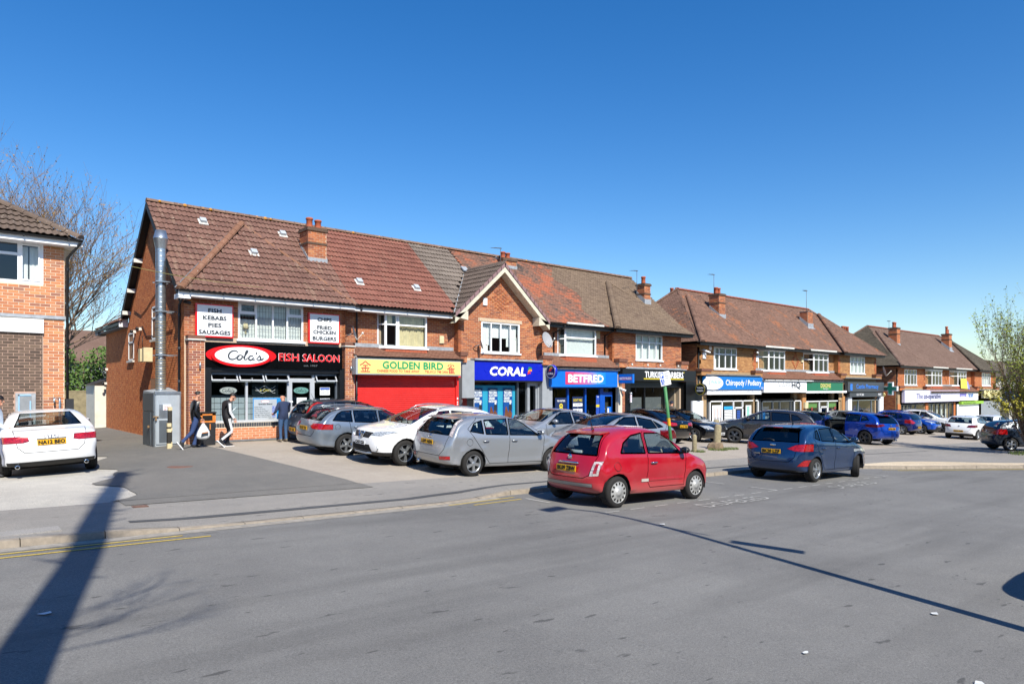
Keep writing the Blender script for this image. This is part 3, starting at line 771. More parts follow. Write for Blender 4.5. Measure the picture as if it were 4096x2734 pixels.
# brick faces
brickwork(T1, (5.75, VW), S_, N_, 3.30, 4.5, 5.23, M_bk, [(1.58, 3.70, 3.2, 4.5)], indiv=60)
brickwork(T1, (10.98, VR), S_, N_, 3.0, 4.5, 4.83, M_bk, [(1.52, 3.4, 3.0, 4.5)], indiv=40)
zc = lambda z: clamp((z - 4.45) / (6.66 - 4.45))
brickwork(T1, (15.81, VW), S_, N_, 2.95, 6.6, 4.49, M_bk, [(1.15, 3.19, 3.2, 4.44), (1.0, 3.33, 4.42, 4.59)], span=lambda z: (0.0 + 2.09 * zc(z), 4.49 - 2.4 * zc(z)), indiv=40)
brickwork(T1, (20.3, VR), S_, N_, 3.0, 4.5, 4.58, M_bk, [(1.38, 3.44, 3.0, 4.5)])
brickwork(T1, (24.88, VW), S_, N_, 2.72, 4.5, 5.47, M_bk, [(1.74, 3.85, 3.16, 4.43)])
for u, sg in ((10.98, 1), (20.3, 1)): brickwork(T1, (u, VW), (0, 1, 0), (1, 0, 0), 2.9, 4.5, .3, M_bk)
for u in (15.81, 24.88): brickwork(T1, (u, VR), (0, -1, 0), (-1, 0, 0), 2.9, 4.5, .3, M_bk)
def vf_(z): return VE + max(0, z - E0) / (RZ - E0) * (VRG - VE)
def vr_(z): return 34.0 if z < 4.25 else 2 * VRG - vf_(z)
brickwork(T1, (5.75, 34.0), (0, -1, 0), (-1, 0, 0), 0.05, 7.9, 12.05, M_bkg, [(4.5, 5.4, 2.75, 3.85), (8.15, 9.25, 3.35, 4.5), (7.9, 8.6, 1.1, 2.05)], span=lambda z: (34.0 - vr_(z) + .12, 34.0 - max(VW, vf_(z)) - .10 * (z > 4.6)), indiv=60, kind='header', mort=M_mortg)
# brick piers of the first shop with stone caps
for (u0, u1, k) in ((5.80, 6.25, 75), (10.84, 11.18, 25)):
    b = MB(); b.box(u0, u1, 21.66, VW, -.12, 3.17); p = b.build('brick_pier', M_mortp, T1)
    brickwork(p, (u0, 21.66), S_, N_, 0.0, 3.16, u1 - u0, M_bkp, indiv=0 if k == 0 else k)
    brickwork(p, (u0, VW), (0, -1, 0), (-1, 0, 0), 0.0, 3.16, .29, M_bkp, kind='header'); brickwork(p, (u1, 21.66), (0, 1, 0), (1, 0, 0), 0.0, 3.16, .29, M_bkp, kind='header')
    b = MB(); b.box(u0 - .04, u1 + .02, 21.60, VW, 3.165, 3.20, 1); b.box(u0 - .02, u1 + .01, 21.64, VW, 3.20, 3.31); b.build('pier_cap', [mat('sooty_brick_cap', '6e4a3c', .9, var=.25, scale=14), M_wpaint], p)
for u0, u1 in ((15.69, 16.0), (20.05, 20.6), (25.0, 25.55), (29.9, 30.5)):
    b = MB(); b.box(u0, u1, 21.62, VW, 2.75, 3.0); b.box(u0 - .03, u1 + .03, 21.58, VW, 3.0, 3.16, 1); q = b.build('corbel', [M_mort, mat('sooty_brick_cap', '6e4a3c')], T1)
    brickwork(q, (u0, 21.62), S_, N_, 2.75, 3.0, u1 - u0, M_bk)
# roofs
EV = lambda u, v=VE, z=E0: (u, v, z)
def split_m(p): return 0 if p.x < 10.9 else (1 if p.x < 15.55 else 2)
roof_plane(T1, [EV(5.5), EV(5.55), (8.5, 24.97, 7.50), EV(11.05), EV(15.35), (17.9, 24.27, 6.89), (17.9, VRG, RZ), (5.5, VRG, RZ)], [T_cola, T_gold, T_grey], True, 240, mfn=split_m)
def split_o(p): return 0 if p.x < 23.8 + .4 * sin(p.y * 3) else 1
roof_plane(T1, [EV(20.4), EV(24.55), (27.8, 24.78, 7.34), EV(30.6), EV(30.62), (30.62, VRG, RZ), (17.9, VRG, RZ), (17.9, 24.27, 6.89)], [T_old, T_brn], False, 0, mfn=split_o)
roof_plane(T1, [(5.45, 21.36, 4.57), (11.12, 21.36, 4.57), (8.5, 25.0, 7.60)], T_cola, True, 60, name='front_slope_tiles')
roof_plane(T1, [(24.55, 21.36, 4.57), (30.66, 21.36, 4.57), (27.8, 24.8, 7.44)], T_brn, False, 0, name='front_slope_tiles')
b = MB()
for (a, c, ap) in ((5.45, 11.12, (8.5, 25.0, 7.58)), (24.55, 30.66, (27.8, 24.8, 7.42))):
    b.poly([(a, 21.36, 4.55), ap, (a, 21.75, 4.6)]); b.poly([(c, 21.36, 4.55), (c, 21.75, 4.6), ap])
b.poly([(5.5, VRG, RZ - .03), (30.6, VRG, RZ - .03), (30.6, 29.6, 4.6), (5.5, 29.6, 4.6)])
b.build('roof_slope', M_deck, T1)
ridge_m = mat_roof('ridge_tile', [(0.2, '6b5244'), (0.6, '7d6353'), (0.9, '8c7462')], '94826f', 0.8, 0.3)
hip_m = mat_roof('hip_tile', [(0.2, '72523f'), (0.6, '85604d'), (0.9, '8f6a56')], 'a08c78', 0.5, 0.3)
lich = mat('orange_lichen', 'b9822b', 0.95, var=0.2, scale=30)
ridge_run(T1, (5.5, VRG, RZ), (17.9, VRG, RZ), ridge_m); ridge_run(T1, (17.9, VRG, RZ), (30.6, VRG, RZ), ridge_m, .36)
b = MB()
for (u, s) in ((5.9, .05), (6.7, .07), (7.3, .05), (7.55, .06), (9.2, .06), (9.5, .07), (9.7, .05), (11.8, .05), (13.1, .06), (14.3, .05), (16.2, .04), (22.5, .05)):
    b.ball((u, VRG - .11 + random.uniform(-.02, .02), RZ + .03), s, .02, s * .8)
b.build('lichen', lich, T1)
ridge_run(T1, (5.47, 21.34, 4.60), (8.45, 24.95, 7.62), hip_m, .42, .12, 'hip_tile', lift=.03)
ridge_run(T1, (11.1, 21.36, 4.57), (8.55, 24.98, 7.56), hip_m, .42, .075, 'hip_tile')
ridge_run(T1, (24.6, 21.36, 4.57), (27.75, 24.78, 7.44), T_brn, .16, .16, 'hip_tile', True)
ridge_run(T1, (30.62, 21.38, 4.57), (27.85, 24.78, 7.44), T_brn, .2, .07, 'hip_tile', True)
b = MB()                                     # mortar and lead along the left edge of the front slope
b.poly([(5.36, 21.5, 4.66), (5.44, 21.4, 4.64), (8.4, 25.0, 7.68), (8.30, 25.06, 7.60)]); b.build('verge_flashing', M_leadd, T1)
# verge and barge boards of the gable end
b = MB()
for (p, q) in (((5.5, VE - .1, E0 - .12), (5.5, VRG, RZ + .0)), ((5.5, 2 * VRG - VE + .1, E0 - .12), (5.5, VRG, RZ + .0))):
    p = Vector(p); q = Vector(q); b.add([p, q, q - Vector((0, 0, .24)), p - Vector((0, 0, .24)), p + Vector((.03, 0, 0)), q + Vector((.03, 0, 0)), q + Vector((.03, 0, -.24)), p + Vector((.03, 0, -.24))], [(0, 1, 2, 3), (4, 7, 6, 5), (0, 4, 5, 1), (3, 2, 6, 7), (0, 3, 7, 4)])
    b.add([p + Vector((0.02, 0, -.15)), q + Vector((0.02, 0, -.15)), q + Vector((.24, 0, -.15)), p + Vector((.24, 0, -.15))], [(0, 1, 2, 3)])
b.build('barge_board', mat('black_barge_board', '1e1d1c', .6, var=.3, scale=10), T1)
b = MB()
for v, z in ((28.4, 5.35), (27.3, 6.3), (29.2, 4.6)): b.box(5.47, 5.76, v - .05, v + .05, z - .09, z + .05)
b.build('purlin_end', M_wpaint, T1)
# rear wing roof
roof_plane(T1, [(5.45, 34.6, 4.27), (5.45, 29.6, 4.27), (8.2, 29.6, 5.9), (8.2, 34.6, 5.9)], T_cola, True, 0, name='wing_roof_tiles')
b = MB(); b.box(5.42, 5.5, 29.7, 34.6, 4.14, 4.25); b.build('wing_gutter', M_blk, T1)
b = MB(); b.box(5.44, 5.76, 34.0, 34.6, 4.02, 4.16); b.box(5.5, 5.74, 29.75, 34.0, 4.06, 4.12); b.build('wing_soffit', mat('grey_soffit', '77797a', .8), T1)
b = MB(); b.prism([(5.44, 29.62, 4.08), (5.76, 29.62, 4.08), (5.76, 29.62, 4.55), (5.44, 29.62, 4.35)], (0, .04, 0)); b.build('wing_barge_end', M_upvc, T1)
# gutters and fascias
gutter(T1, 5.46, 11.1, 21.42, 4.60); gutter(T1, 11.1, 15.35, 21.66, 4.60)
gutter(T1, 20.4, 24.6, 21.66, 4.60, fm=M_blk); gutter(T1, 24.6, 30.7, 21.42, 4.58, fm=M_blk)
b = MB(); b.box(21.5, 23.9, 21.58, 21.66, 4.58, 4.68); b.build('patched_gutter', M_wpaint, T1)
b = MB(); b.box(5.47, 5.80, 21.45, 21.95, 4.36, 4.5); b.build('box_soffit', M_upvc, T1)
# gabled bay roof over the third shop
GA = (17.85, 21.52, 6.80)
roof_plane(T1, [(15.37, 24.2, 4.60), (15.37, 21.52, 4.60), GA, (17.85, 24.27, 6.86)][::1], T_dark, True, 0, name='bay_roof_tiles')
b = MB(); b.poly([(20.36, 21.52, 4.55), (20.36, 24.2, 4.55), (17.85, 24.27, 6.84), GA]); b.build('bay_roof_slope', T_dark, T1)
ridge_run(T1, GA, (17.85, 24.3, 6.86), T_dark, .4, .10)
M_mauve = mat('mauve_verge_tile', '85696a', .7, var=.1, scale=10)
for s_, u1 in ((-1, 15.37), (1, 20.36)):
    p = Vector((u1, 21.5, 4.62)); q = Vector((17.85, 21.5, 6.84)); n = 11
    for i in range(n):
        a = p + (q - p) * (i / n); c = p + (q - p) * ((i + 1) / n + .01); b = MB(); up = Vector((0, 0, 1)) * (.004 + .012 * (1 - 0))
        b.add([a + up * 2, c + up, c + up + Vector((0, .16, .0)), a + up * 2 + Vector((0, .16, 0)), a + Vector((0, 0, -.13)), c + Vector((0, 0, -.13))], [(0, 1, 2, 3), (4, 5, 1, 0)])
        b.build('verge_tile', M_mauve, T1)
    b = MB(); d = Vector((0, .03, 0)); dn = Vector((0, 0, -.13)); d2 = Vector((0, 0, -.36)); sh = Vector((-s_ * .0, 0, 0))
    p2 = p + Vector((0, .03, 0)); q2 = q + Vector((0, .03, 0))
    b.add([p2 + dn, q2 + dn, q2 + d2, p2 + d2, p2 + dn + d, q2 + dn + d, q2 + d2 + d, p2 + d2 + d, p2 + d2 + Vector((0, .42, 0)), q2 + d2 + Vector((0, .42, 0))], [(0, 1, 2, 3), (3, 2, 9, 8), (0, 3, 7, 4)])
    b.prism([(u1, 21.53, 4.50), (u1 - s_ * .62, 21.53, 4.40), (u1 - s_ * .62, 21.53, 4.76), (u1, 21.53, 4.56)], (0, .42, 0)); b.build('barge_board', mat('cream_barge_board', 'c9c3ae', .6, var=.15), T1)
b = MB(); b.poly([(15.30, 21.55, 4.63), (15.38, 21.55, 4.63), (17.92, 24.3, 6.94), (17.84, 24.3, 6.94)]); b.build('lead_valley', M_lead, T1)
# raised brick diamond on the gable
b = MB()
for r in range(-8, 9):
    z = 5.35 + r * .075; w = (8 - abs(r)) // 2
    for q in range(-w, w + 1):
        if (q + r) % 2 == 0: b.box(17.95 + q * .13 - .05, 17.95 + q * .13 + .06, VW - .022, VW, z, z + .064)
b.build('diaper_brickwork', M_bk, T1, kind='stuff')
# upper windows
bl_full = [(0.03, .97, .97, .03, .012)]
window(T1, 7.33, 9.45, 3.27, 4.45, VW, [.265, .52, .745], {0: .30, 3: .30}, [(.02, .26, .55, .03, .02), (.27, .74, .97, .03, .012), (.76, .98, .97, .03, .012)], M_blind, opened=[(0, 1), (3, 1)], lattice=True)
b = MB(); b.lathe([(.0, .34), (.055, .34), (.10, .17), (.0, .17)], (7.6, VW + .12, 3.45), n=12); b.lathe([(.03, .0), (.02, .17)], (7.6, VW + .12, 3.45), n=8); tag(b.build('table_lamp', M_cream), 'small cream table lamp standing in the leaded upstairs window', 'lamp')
bay_window(T1, 12.38, 12.55, 14.33, 14.5, 3.24, 4.45, 21.93, VR, [.43 * .62, .62 * .5 + .0], {0: .32, 1: .32, 2: .32}, [(.28, .98, .97, .03, .035), (.02, .22, .97, .68, .02)], M_cream, opened=(), side_row=.32)
window(T1, 16.96, 19.0, 3.2, 4.44, VW, [.25, .5, .755], {}, [(.03, .97, .97, .50, .015), (.02, .22, .55, .04, .02), (.80, .98, .55, .04, .02), (.22, .3, .5, .25, .02), (.70, .8, .5, .22, .02)], M_net)
bay_window(T1, 21.5, 21.7, 23.72, 23.86, 3.24, 4.46, 21.93, VR, [], {0: .34}, [(.02, .98, .97, .03, .012)], M_blind, side_row=.40)
window(T1, 26.62, 28.73, 3.16, 4.43, VW, [.24, .5, .76], {0: .30, 1: .30, 2: .30, 3: .30}, [(.02, .98, .97, .03, .02)], M_blind)
b = MB(); b.box(16.84, 19.11, VW - .03, VW + .1, 4.45, 4.58); b.build('lintel', M_stone, T1)
# gable end windows (facing left)
def side_window(par, v0, v1, z0, z1, x=5.75, row=.35):
    b = MB(); f = .06
    for (a, c, e, g) in ((v0, v1, z0, z0 + f), (v0, v1, z1 - f, z1), (v0, v0 + f, z0, z1), (v1 - f, v1, z0, z1), (v0, v1, z1 - (z1 - z0) * row - .03, z1 - (z1 - z0) * row + .03)): b.box(x - .02, x + .06, a, c, e, g)
    w = b.build('window', M_upvc, par); b = MB(); b.quad((x + .02, v1, z0), (x + .02, v0, z0), (x + .02, v0, z1), (x + .02, v1, z1)); b.build('pane', M_glassd, w)
    b = MB(); b.quad((x + .22, v1, z0), (x + .22, v0, z0), (x + .22, v0, z1), (x + .22, v1, z1)); b.build('curtain', M_net, w)
    b = MB(); b.box(x - .07, x + .05, v0 - .08, v1 + .08, z0 - .07, z0); b.build('sill', M_wpaint, w)
side_window(T1, 28.6, 29.5, 2.78, 3.83); side_window(T1, 24.75, 25.85, 3.38, 4.5)
b = MB(); b.quad((5.79, 26.1, 1.1), (5.79, 25.4, 1.1), (5.79, 25.4, 2.05), (5.79, 26.1, 2.05)); b.build('recess', M_room, T1)
# chimneys
chimney(T1, 10.35, 11.05, 23.6, 24.35, 6.2, 7.46, M_bk, [(10.55, 23.95, .42), (10.88, 23.95, .38)])
chimney(T1, 20.55, 21.35, 24.9, 25.6, 7.3, 7.80, M_bk, [(20.8, 25.25, .36), (21.1, 25.25, .34)])
chimney(T1, 29.35, 29.85, 23.6, 24.15, 6.3, 7.32, M_bk, [(29.6, 23.88, .42)])
# roof vents
for (u, v, z) in ((7.1, 24.85, 7.4), (9.88, 24.81, 7.36), (8.32, 23.40, 6.26), (11.91, 22.74, 5.56), (14.36, 22.75, 5.57)):
    sl = Vector((0, VRG - VE, RZ - E0)).normalized(); nn = Vector((0, -sl.z, sl.y)); c = Vector((u, v, z))
    t = MB(); t.obox(c + nn * .05, (.15, 0, 0), sl * .17, nn * .018, 1); t.obox(c + nn * .11 + sl * .02, (.10, 0, 0), sl * .11, nn * .05)
    t.build('roof_vent', [mat('grey_vent', 'a9b0b6', .5), M_wpaint], T1)
b = MB(); c = Vector((17.75, 24.2, 6.88)); b.obox(c + Vector((0, -.05, .06)), (.14, 0, 0), Vector((0, .755, .656)) * .18, Vector((0, -.02, .02))); b.build('lead_slate', M_lead, T1)
# downpipes
downpipe(T1, 5.70, 22.30, 4.2, 0.1, mat('grey_pipe', '3c3f44', .5), top=(5.62, 21.55, 4.5)); downpipe(T1, 11.55, VR - .05, 4.4, 3.26, mat('grey_pipe', '3c3f44'), top=(11.45, 21.65, 4.55))
downpipe(T1, 11.24, 21.62, 2.75, -.2); downpipe(T1, 21.25, VR - .05, 4.15, 3.2, top=(21.4, 21.65, 4.55)); downpipe(T1, 24.63, VR - .05, 4.2, 3.15, top=(24.6, 21.65, 4.52))
# lean-to tiled canopies over the recessed shops
T_can = mat_roof('canopy_tile', [(0.2, '6d4c3e'), (0.5, '7d5a4a'), (0.8, '886656')], '8f7a68', 0.2, 0.15)
def canopy(par, u0, u1, vf, zf_, vb, zb, m, lead=True):
    roof_plane(par, [(u0, vf, zf_), (u1, vf, zf_), (u1, vb, zb), (u0, vb, zb)], m, False, 0, name='canopy_tiles')
    b = MB(); b.poly([(u0, vf, zf_ - .02), (u0, vb, zb - .02), (u0, vb, zf_ - .1), (u0, vf, zf_ - .1)]); b.poly([(u1, vf, zf_ - .02), (u1, vf, zf_ - .1), (u1, vb, zf_ - .1), (u1, vb, zb - .02)])
    b.box(u0, u1, vf + .03, vb, zf_ - .13, zf_ - .05); b.build('canopy_soffit', M_wpaint, par)
    b = MB(); b.box(u0, u1, vb - .10, vb + .0, zb - .03, zb + .10); b.build('flashing', M_lead if lead else M_leadd, par)
    gutter(par, u0, u1, vf, zf_ - .01, fascia=False)
canopy(T1, 11.2, 15.72, 21.5, 2.85, VR, 3.24, T_can); canopy(T1, 20.62, 24.95, 21.5, 2.70, VR, 3.22, T_can)
# lead-capped ledges over the flat-fronted shops
b = MB(); b.box(16.4, 20.2, 21.62, VW, 2.86, 2.93); b.box(25.5, 30.4, 21.62, VW, 2.70, 2.78); b.build('lead_ledge', M_lead, T1)
# ---- shop 1 front
b = MB(); b.box(6.25, 6.46, 21.72, 22.05, -.1, 2.42); b.box(10.66, 10.84, 21.72, 22.05, -.1, 2.42); b.box(6.46, 10.66, 21.78, 22.05, 2.24, 2.42); b.build('shopfront_surround', M_blkp, T1)
M_sf = mat('pale_grey_aluminium', 'b9bdc2', .4, .2, var=.04); M_sfd = mat('grey_aluminium', '5c646e', .4, .2, var=.05)
b = MB(); vs0, vs1 = 21.93, 22.02
for (a, c, e, g, k) in ((6.46, 8.95, .66, .73, 0), (6.46, 10.66, 2.17, 2.25, 1), (6.46, 8.95, 1.93, 1.99, 0), (7.55, 7.62, .73, 1.93, 0), (8.90, 8.98, .05, 2.2, 0), (9.76, 9.84, .05, 2.2, 0), (8.98, 9.76, 2.0, 2.06, 0), (9.84, 10.66, 1.93, 1.99, 0), (10.6, 10.66, .05, 1.95, 1), (9.84, 10.6, .05, .2, 0), (7.27, 7.33, 1.99, 2.2, 1), (8.1, 8.15, 1.99, 2.2, 1), (6.46, 6.5, .66, 2.2, 1)): b.box(a, c, vs0, vs1, e, g, k)
sf = b.build('shopfront', [M_sf, M_sfd], T1)
b = MB()
for (a, c, e, g) in ((6.5, 7.55, .73, 1.93), (7.62, 8.9, .73, 1.93), (8.98, 9.76, 2.06, 2.18), (9.84, 10.6, .2, 1.93)):
    b = MB(); b.quad((a, 21.97, e), (c, 21.97, e), (c, 21.97, g), (a, 21.97, g)); b.build('pane', M_glass, sf)
for (a, c) in ((6.48, 7.28), (7.33, 8.1), (8.15, 8.92), (9.86, 10.6)):       # open top vents hung out
    t = MB(); z1, z0 = 2.19, 1.97; y1, y0 = 21.95, 21.80
    def vp(x, k, o=0): return (x, y1 + (y0 - y1) * k - o * .03, z1 + (z0 - z1) * k)
    for (x0, x1, k0, k1) in ((a, c, 0, .14), (a, c, .84, 1), (a, a + .035, .14, .84), (c - .035, c, .14, .84)):
        t.add([vp(x0, k0), vp(x1, k0), vp(x1, k1), vp(x0, k1), vp(x0, k0, 1), vp(x1, k0, 1), vp(x1, k1, 1), vp(x0, k1, 1)], [(0, 1, 2, 3), (4, 7, 6, 5), (0, 4, 5, 1), (3, 2, 6, 7), (0, 3, 7, 4), (1, 5, 6, 2)])
    t.box((a + c) / 2 - .008, (a + c) / 2 + .008, 21.8, 21.95, 1.98, 2.06); v_ = t.build('top_vent', M_sf, sf)
    t = MB(); t.add([vp(a + .035, .14), vp(c - .035, .14), vp(c - .035, .84), vp(a + .035, .84)], [(0, 1, 2, 3)]); t.build('vent_pane', M_glassd, sf)
M_frost = mat('frosted_film', '8d9a9f', .55, var=.06, scale=3)
b = MB()
for (a, c) in ((6.5, 7.55), (7.62, 8.9)):
    b.quad((a, 21.985, .73), (c, 21.985, .73), (c, 21.985, 1.44), (a, 21.985, 1.44))
    x = a + .12
    while x < c: b.box(x - .005, x + .005, 21.98, 21.984, .73, 1.44, 1); x += .182
    for z in (.91, 1.09, 1.27): b.box(a, c, 21.98, 21.984, z - .005, z + .005, 1)
b.build('frosted_panel', [M_frost, M_blk], sf)
# specials board, neon, window ovals
b = MB(); M_bblue = mat('bright_blue_film', '1c86c8', .5, var=.03); M_board = mat('grey_board', 'a4acb3', .5, var=.03); M_ink = mat('dark_ink', '26303a', .6, var=0); M_wht = mat('white_print', 'eceef0', .5, var=0); M_red = mat('red_print', 'c9202a', .45, var=.03); M_prb = mat('price_blue', '2b57b0', .5, var=0)
t = thing('specials_board', 'pale grey specials board on blue film in the fish shop window', 'menu board', (8.17, 21.96, 1.0))
b = MB(); b.box(7.79, 8.70, 21.952, 21.958, .74, 1.42); b.build('blue_backing', M_bblue, t)
b = MB(); b.box(7.81, 8.55, 21.94, 21.95, .70, 1.38); b.build('board', M_board, t)
b = MB(); o = (8.18, 21.94, 0)
ell(b, (8.18, 21.94, 1.31), UX, UZ, .13, .045, 1); ell(b, (8.18, 21.94, 1.31), UX, UZ, .122, .038, 2, .005); put_text(b, "Cola's", (8.18, 21.94, 1.295), UX, UZ, .036, shear=.25, lift=.006)
put_text(b, 'Specials Board', (8.18, 21.94, 1.205), UX, UZ, .048, w=.44, bold=.002)
for i, (l, p) in enumerate((('Kebab Snack', '£5.80'), ('Chicken & Chips', '£3.90'), ('Pie, Chips and Peas*', '£5.50'), ('Pastie, Chips & Curry*', '£5.10'), ('Sausage, Chips & Beans*', '£3.70'), ('Mini Fish, Chicken Chips', '£7.65'))):
    z = 1.115 - i * .062; put_text(b, l, (7.835, 21.94, z), UX, UZ, .034, align='l', w=len(l) * .0225)
    rect(b, (8.455, 21.94, z), UX, UZ, -.055, .055, -.012, .044, 3); put_text(b, p, (8.455, 21.94, z), UX, UZ, .036, w=.095, m=2, lift=.006)
put_text(b, '& Curry*', (8.38, 21.94, .742), UX, UZ, .034)
b.build('lettering', [M_ink, M_red, M_wht, M_prb], t)
def cola_script(mb, org, U, V, s, m=0, lift=.004, w=.1):
    """the shop's handwritten name: x 0..4.4, capitals 1 high"""
    def arc(cx, cy, rx, ry, a0, a1, n=12, sh=.28): return [((cx + rx * cos(radians(a0 + (a1 - a0) * i / n)) + sh * (cy + ry * sin(radians(a0 + (a1 - a0) * i / n)))), cy + ry * sin(radians(a0 + (a1 - a0) * i / n))) for i in range(n + 1)]
    L = [arc(.72, .62, .30, .36, -30, 60, 6)[::-1][:0] + arc(.60, .55, .52, .50, 35, 330, 20) + [(1.42, .42)],
         arc(1.38, .30, .27, .27, 60, 420, 20) + [(1.95, .36)],
         arc(2.02, .62, .14, .52, 130, -60, 8)[::-1][:0] + [(1.86, .22), (2.28, .80), (2.40, 1.06), (2.30, 1.14), (2.18, .98), (1.98, .25), (2.04, .06), (2.2, .08), (2.36, .28)],
         arc(2.66, .28, .26, .25, 40, 380, 18) + [(2.94, .1), (3.04, .03), (3.2, .16)],
         [(3.36, .98), (3.40, .82), (3.28, .70)],
         [(3.36, .12), (3.74, .58), (3.80, .46), (3.86, .22), (3.76, .04), (3.54, .02), (3.46, .12)], [(3.76, .04), (4.0, .1), (4.22, .3)]]
    U = Vector(U); V = Vector(V)
    for k, pts in enumerate(L):
        P = []
        for i, (x, y) in enumerate(pts): P.append((x * s, y * s))
        n = len(P); ws = [w * s * (.55 + .5 * sin(pi * i / max(1, n - 1))) for i in range(n)]
        stroke(mb, P, ws, org, U, V, m, lift + k * .0004)
M_ovg = mat('grey_oval_vinyl', '8e9793', .5, var=.05)
def win_oval(label, cu, colr):
    t = MB(); ell(t, (cu, 21.955, 1.66), UX, UZ, .255, .105, 0); ell(t, (cu, 21.955, 1.66), UX, UZ, .27, .115, 1, .002); cola_script(t, (cu - .20, 21.955, 1.615), UX, UZ, .095, 1, .006, .16)
    return tag(t.build('window_sign', [colr, M_ink]), label, 'window sign')
win_oval("grey oval Cola's sticker in the left hand shop window", 7.03, M_ovg); win_oval("green oval Cola's sticker on the glazed shop door", 9.38, mat('green_oval_vinyl', '5f8f86', .5))
t = thing('neon_sign', 'dark window panel with yellow neon words & CHIPS', 'neon sign', (8.2, 22.0, 1.66)); b = MB(); b.box(7.79, 8.64, 22.05, 22.06, 1.47, 1.88); b.build('panel', mat('dark_acrylic', '1a2226', .15, var=.1), t)
b = MB(); put_text(b, '& CHIPS', (8.22, 22.045, 1.63), UX, UZ, .085, w=.36); b.build('neon_lettering', mat('neon_yellow', 'c9b528', .4, var=0), t)
b = MB()
for q in range(3): stroke(b, [(x * .08, .05 * sin(x * 1.3 + q) + q * .07) for x in range(-4, 5)], .008, (8.22, 22.045, 1.62), UX, UZ)
b.build('neon_tube', M_wht, t)
# door of shop 1
b = MB()
for (a, c, e, g) in ((8.98, 9.76, 1.93, 2.0), (8.98, 9.06, .08, 1.93), (9.68, 9.76, .08, 1.93), (9.06, 9.68, .08, 1.13)): b.box(a, c, 21.92, 21.99, e, g)
d = b.build('shop_door', M_sf, T1); b = MB(); b.quad((9.06, 21.96, 1.13), (9.68, 21.96, 1.13), (9.68, 21.96, 1.93), (9.06, 21.96, 1.93)); b.build('pane', M_glass, d)
b = MB(); b.box(9.25, 9.5, 21.905, 21.92, 1.02, 1.07); b.build('letterbox', M_blk, d)
def notice(label, u, z, w, h, rows, v=21.95, bgm=None, colr=None, head=None, sub=0.5):
    t = MB(); t.box(u - w / 2, u + w / 2, v - .003, v, z - h / 2, z + h / 2)
    if head: rect(t, (u, v - .003, z), UX, UZ, -w / 2 + .01, w / 2 - .01, h / 2 - h * .28, h / 2 - .01, 2)
    for i, r_ in enumerate(rows): put_text(t, r_, (u, v - .003, z + h * .28 - (i + 1) * h * .62 / (len(rows) + .3) + (0 if head else h * .12)), UX, UZ, min(h * sub / (len(rows) + 1), h * .3), w=min(w * .8, w * .12 * len(r_) + .001), m=1, lift=.004)
    return tag(t.build('notice', [bgm or M_wht, M_ink, colr or M_prb]), label, 'notice')
notice("white Cola's CLOSED notice on the shop door", 9.40, 1.30, .34, .24, ["Cola's", 'CLOSED']); notice('small white PUSH sticker on the door stile', 9.02, 1.29, .12, .05, ['PUSH'], v=21.915)
notice('blue and white opening hours notice in the right hand pane', 10.22, 1.63, .36, .26, ['Mon - Sat', '11.30 - 2.00', '4.00 - 9.00'], head=True); notice('plain white typed notice low in the right hand pane', 10.28, 1.17, .28, .24, ['customer notice', 'thank you'])
# stallriser: blue brick-on-edge, orange bricks, grey plinth
b = MB(); b.box(6.46, 8.95, 21.74, 21.98, .0, .655); w = b.build('stallriser', M_mortp, T1)
brickwork(w, (6.46, 21.74), S_, N_, .14, .53, 2.46, M_bkn, indiv=0)
x = 6.47; 
b = MB(); b.box(0, .064, -.012, 0, 0, .11); meb = b.mesh('coping_brick', [M_blue])
while x < 8.88: inst('coping_brick', meb, w, Vector((x, 21.73, .545)) - Vector(ORG[w.name])); x += .075
b = MB(); b.box(6.44, 8.97, 21.70, 21.76, .09, .135); b.build('plinth_strip', M_leadd, w); b = MB(); b.box(6.46, 8.97, 21.72, 21.76, -.1, .09); b.build('plinth', mat('grey_block', '938d80', .9, var=.2, scale=8), w)
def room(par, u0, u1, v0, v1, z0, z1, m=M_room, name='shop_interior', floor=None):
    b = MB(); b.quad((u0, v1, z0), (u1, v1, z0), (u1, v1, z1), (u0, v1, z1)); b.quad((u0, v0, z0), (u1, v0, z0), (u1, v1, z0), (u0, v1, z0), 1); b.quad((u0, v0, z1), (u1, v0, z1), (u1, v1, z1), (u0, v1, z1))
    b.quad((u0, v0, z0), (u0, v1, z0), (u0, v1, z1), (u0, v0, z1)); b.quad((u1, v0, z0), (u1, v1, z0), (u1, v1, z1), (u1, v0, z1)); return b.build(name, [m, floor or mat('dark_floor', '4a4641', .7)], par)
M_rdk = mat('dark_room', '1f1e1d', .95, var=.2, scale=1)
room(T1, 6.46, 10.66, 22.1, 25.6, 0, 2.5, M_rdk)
b = MB(); b.box(6.9, 10.2, 24.0, 24.5, 0, 1.15); b.box(6.9, 10.2, 24.3, 24.5, 1.15, 1.5, 1); b.build('counter', [mat('counter_front', '8a8f92', .4), M_steel], T1)
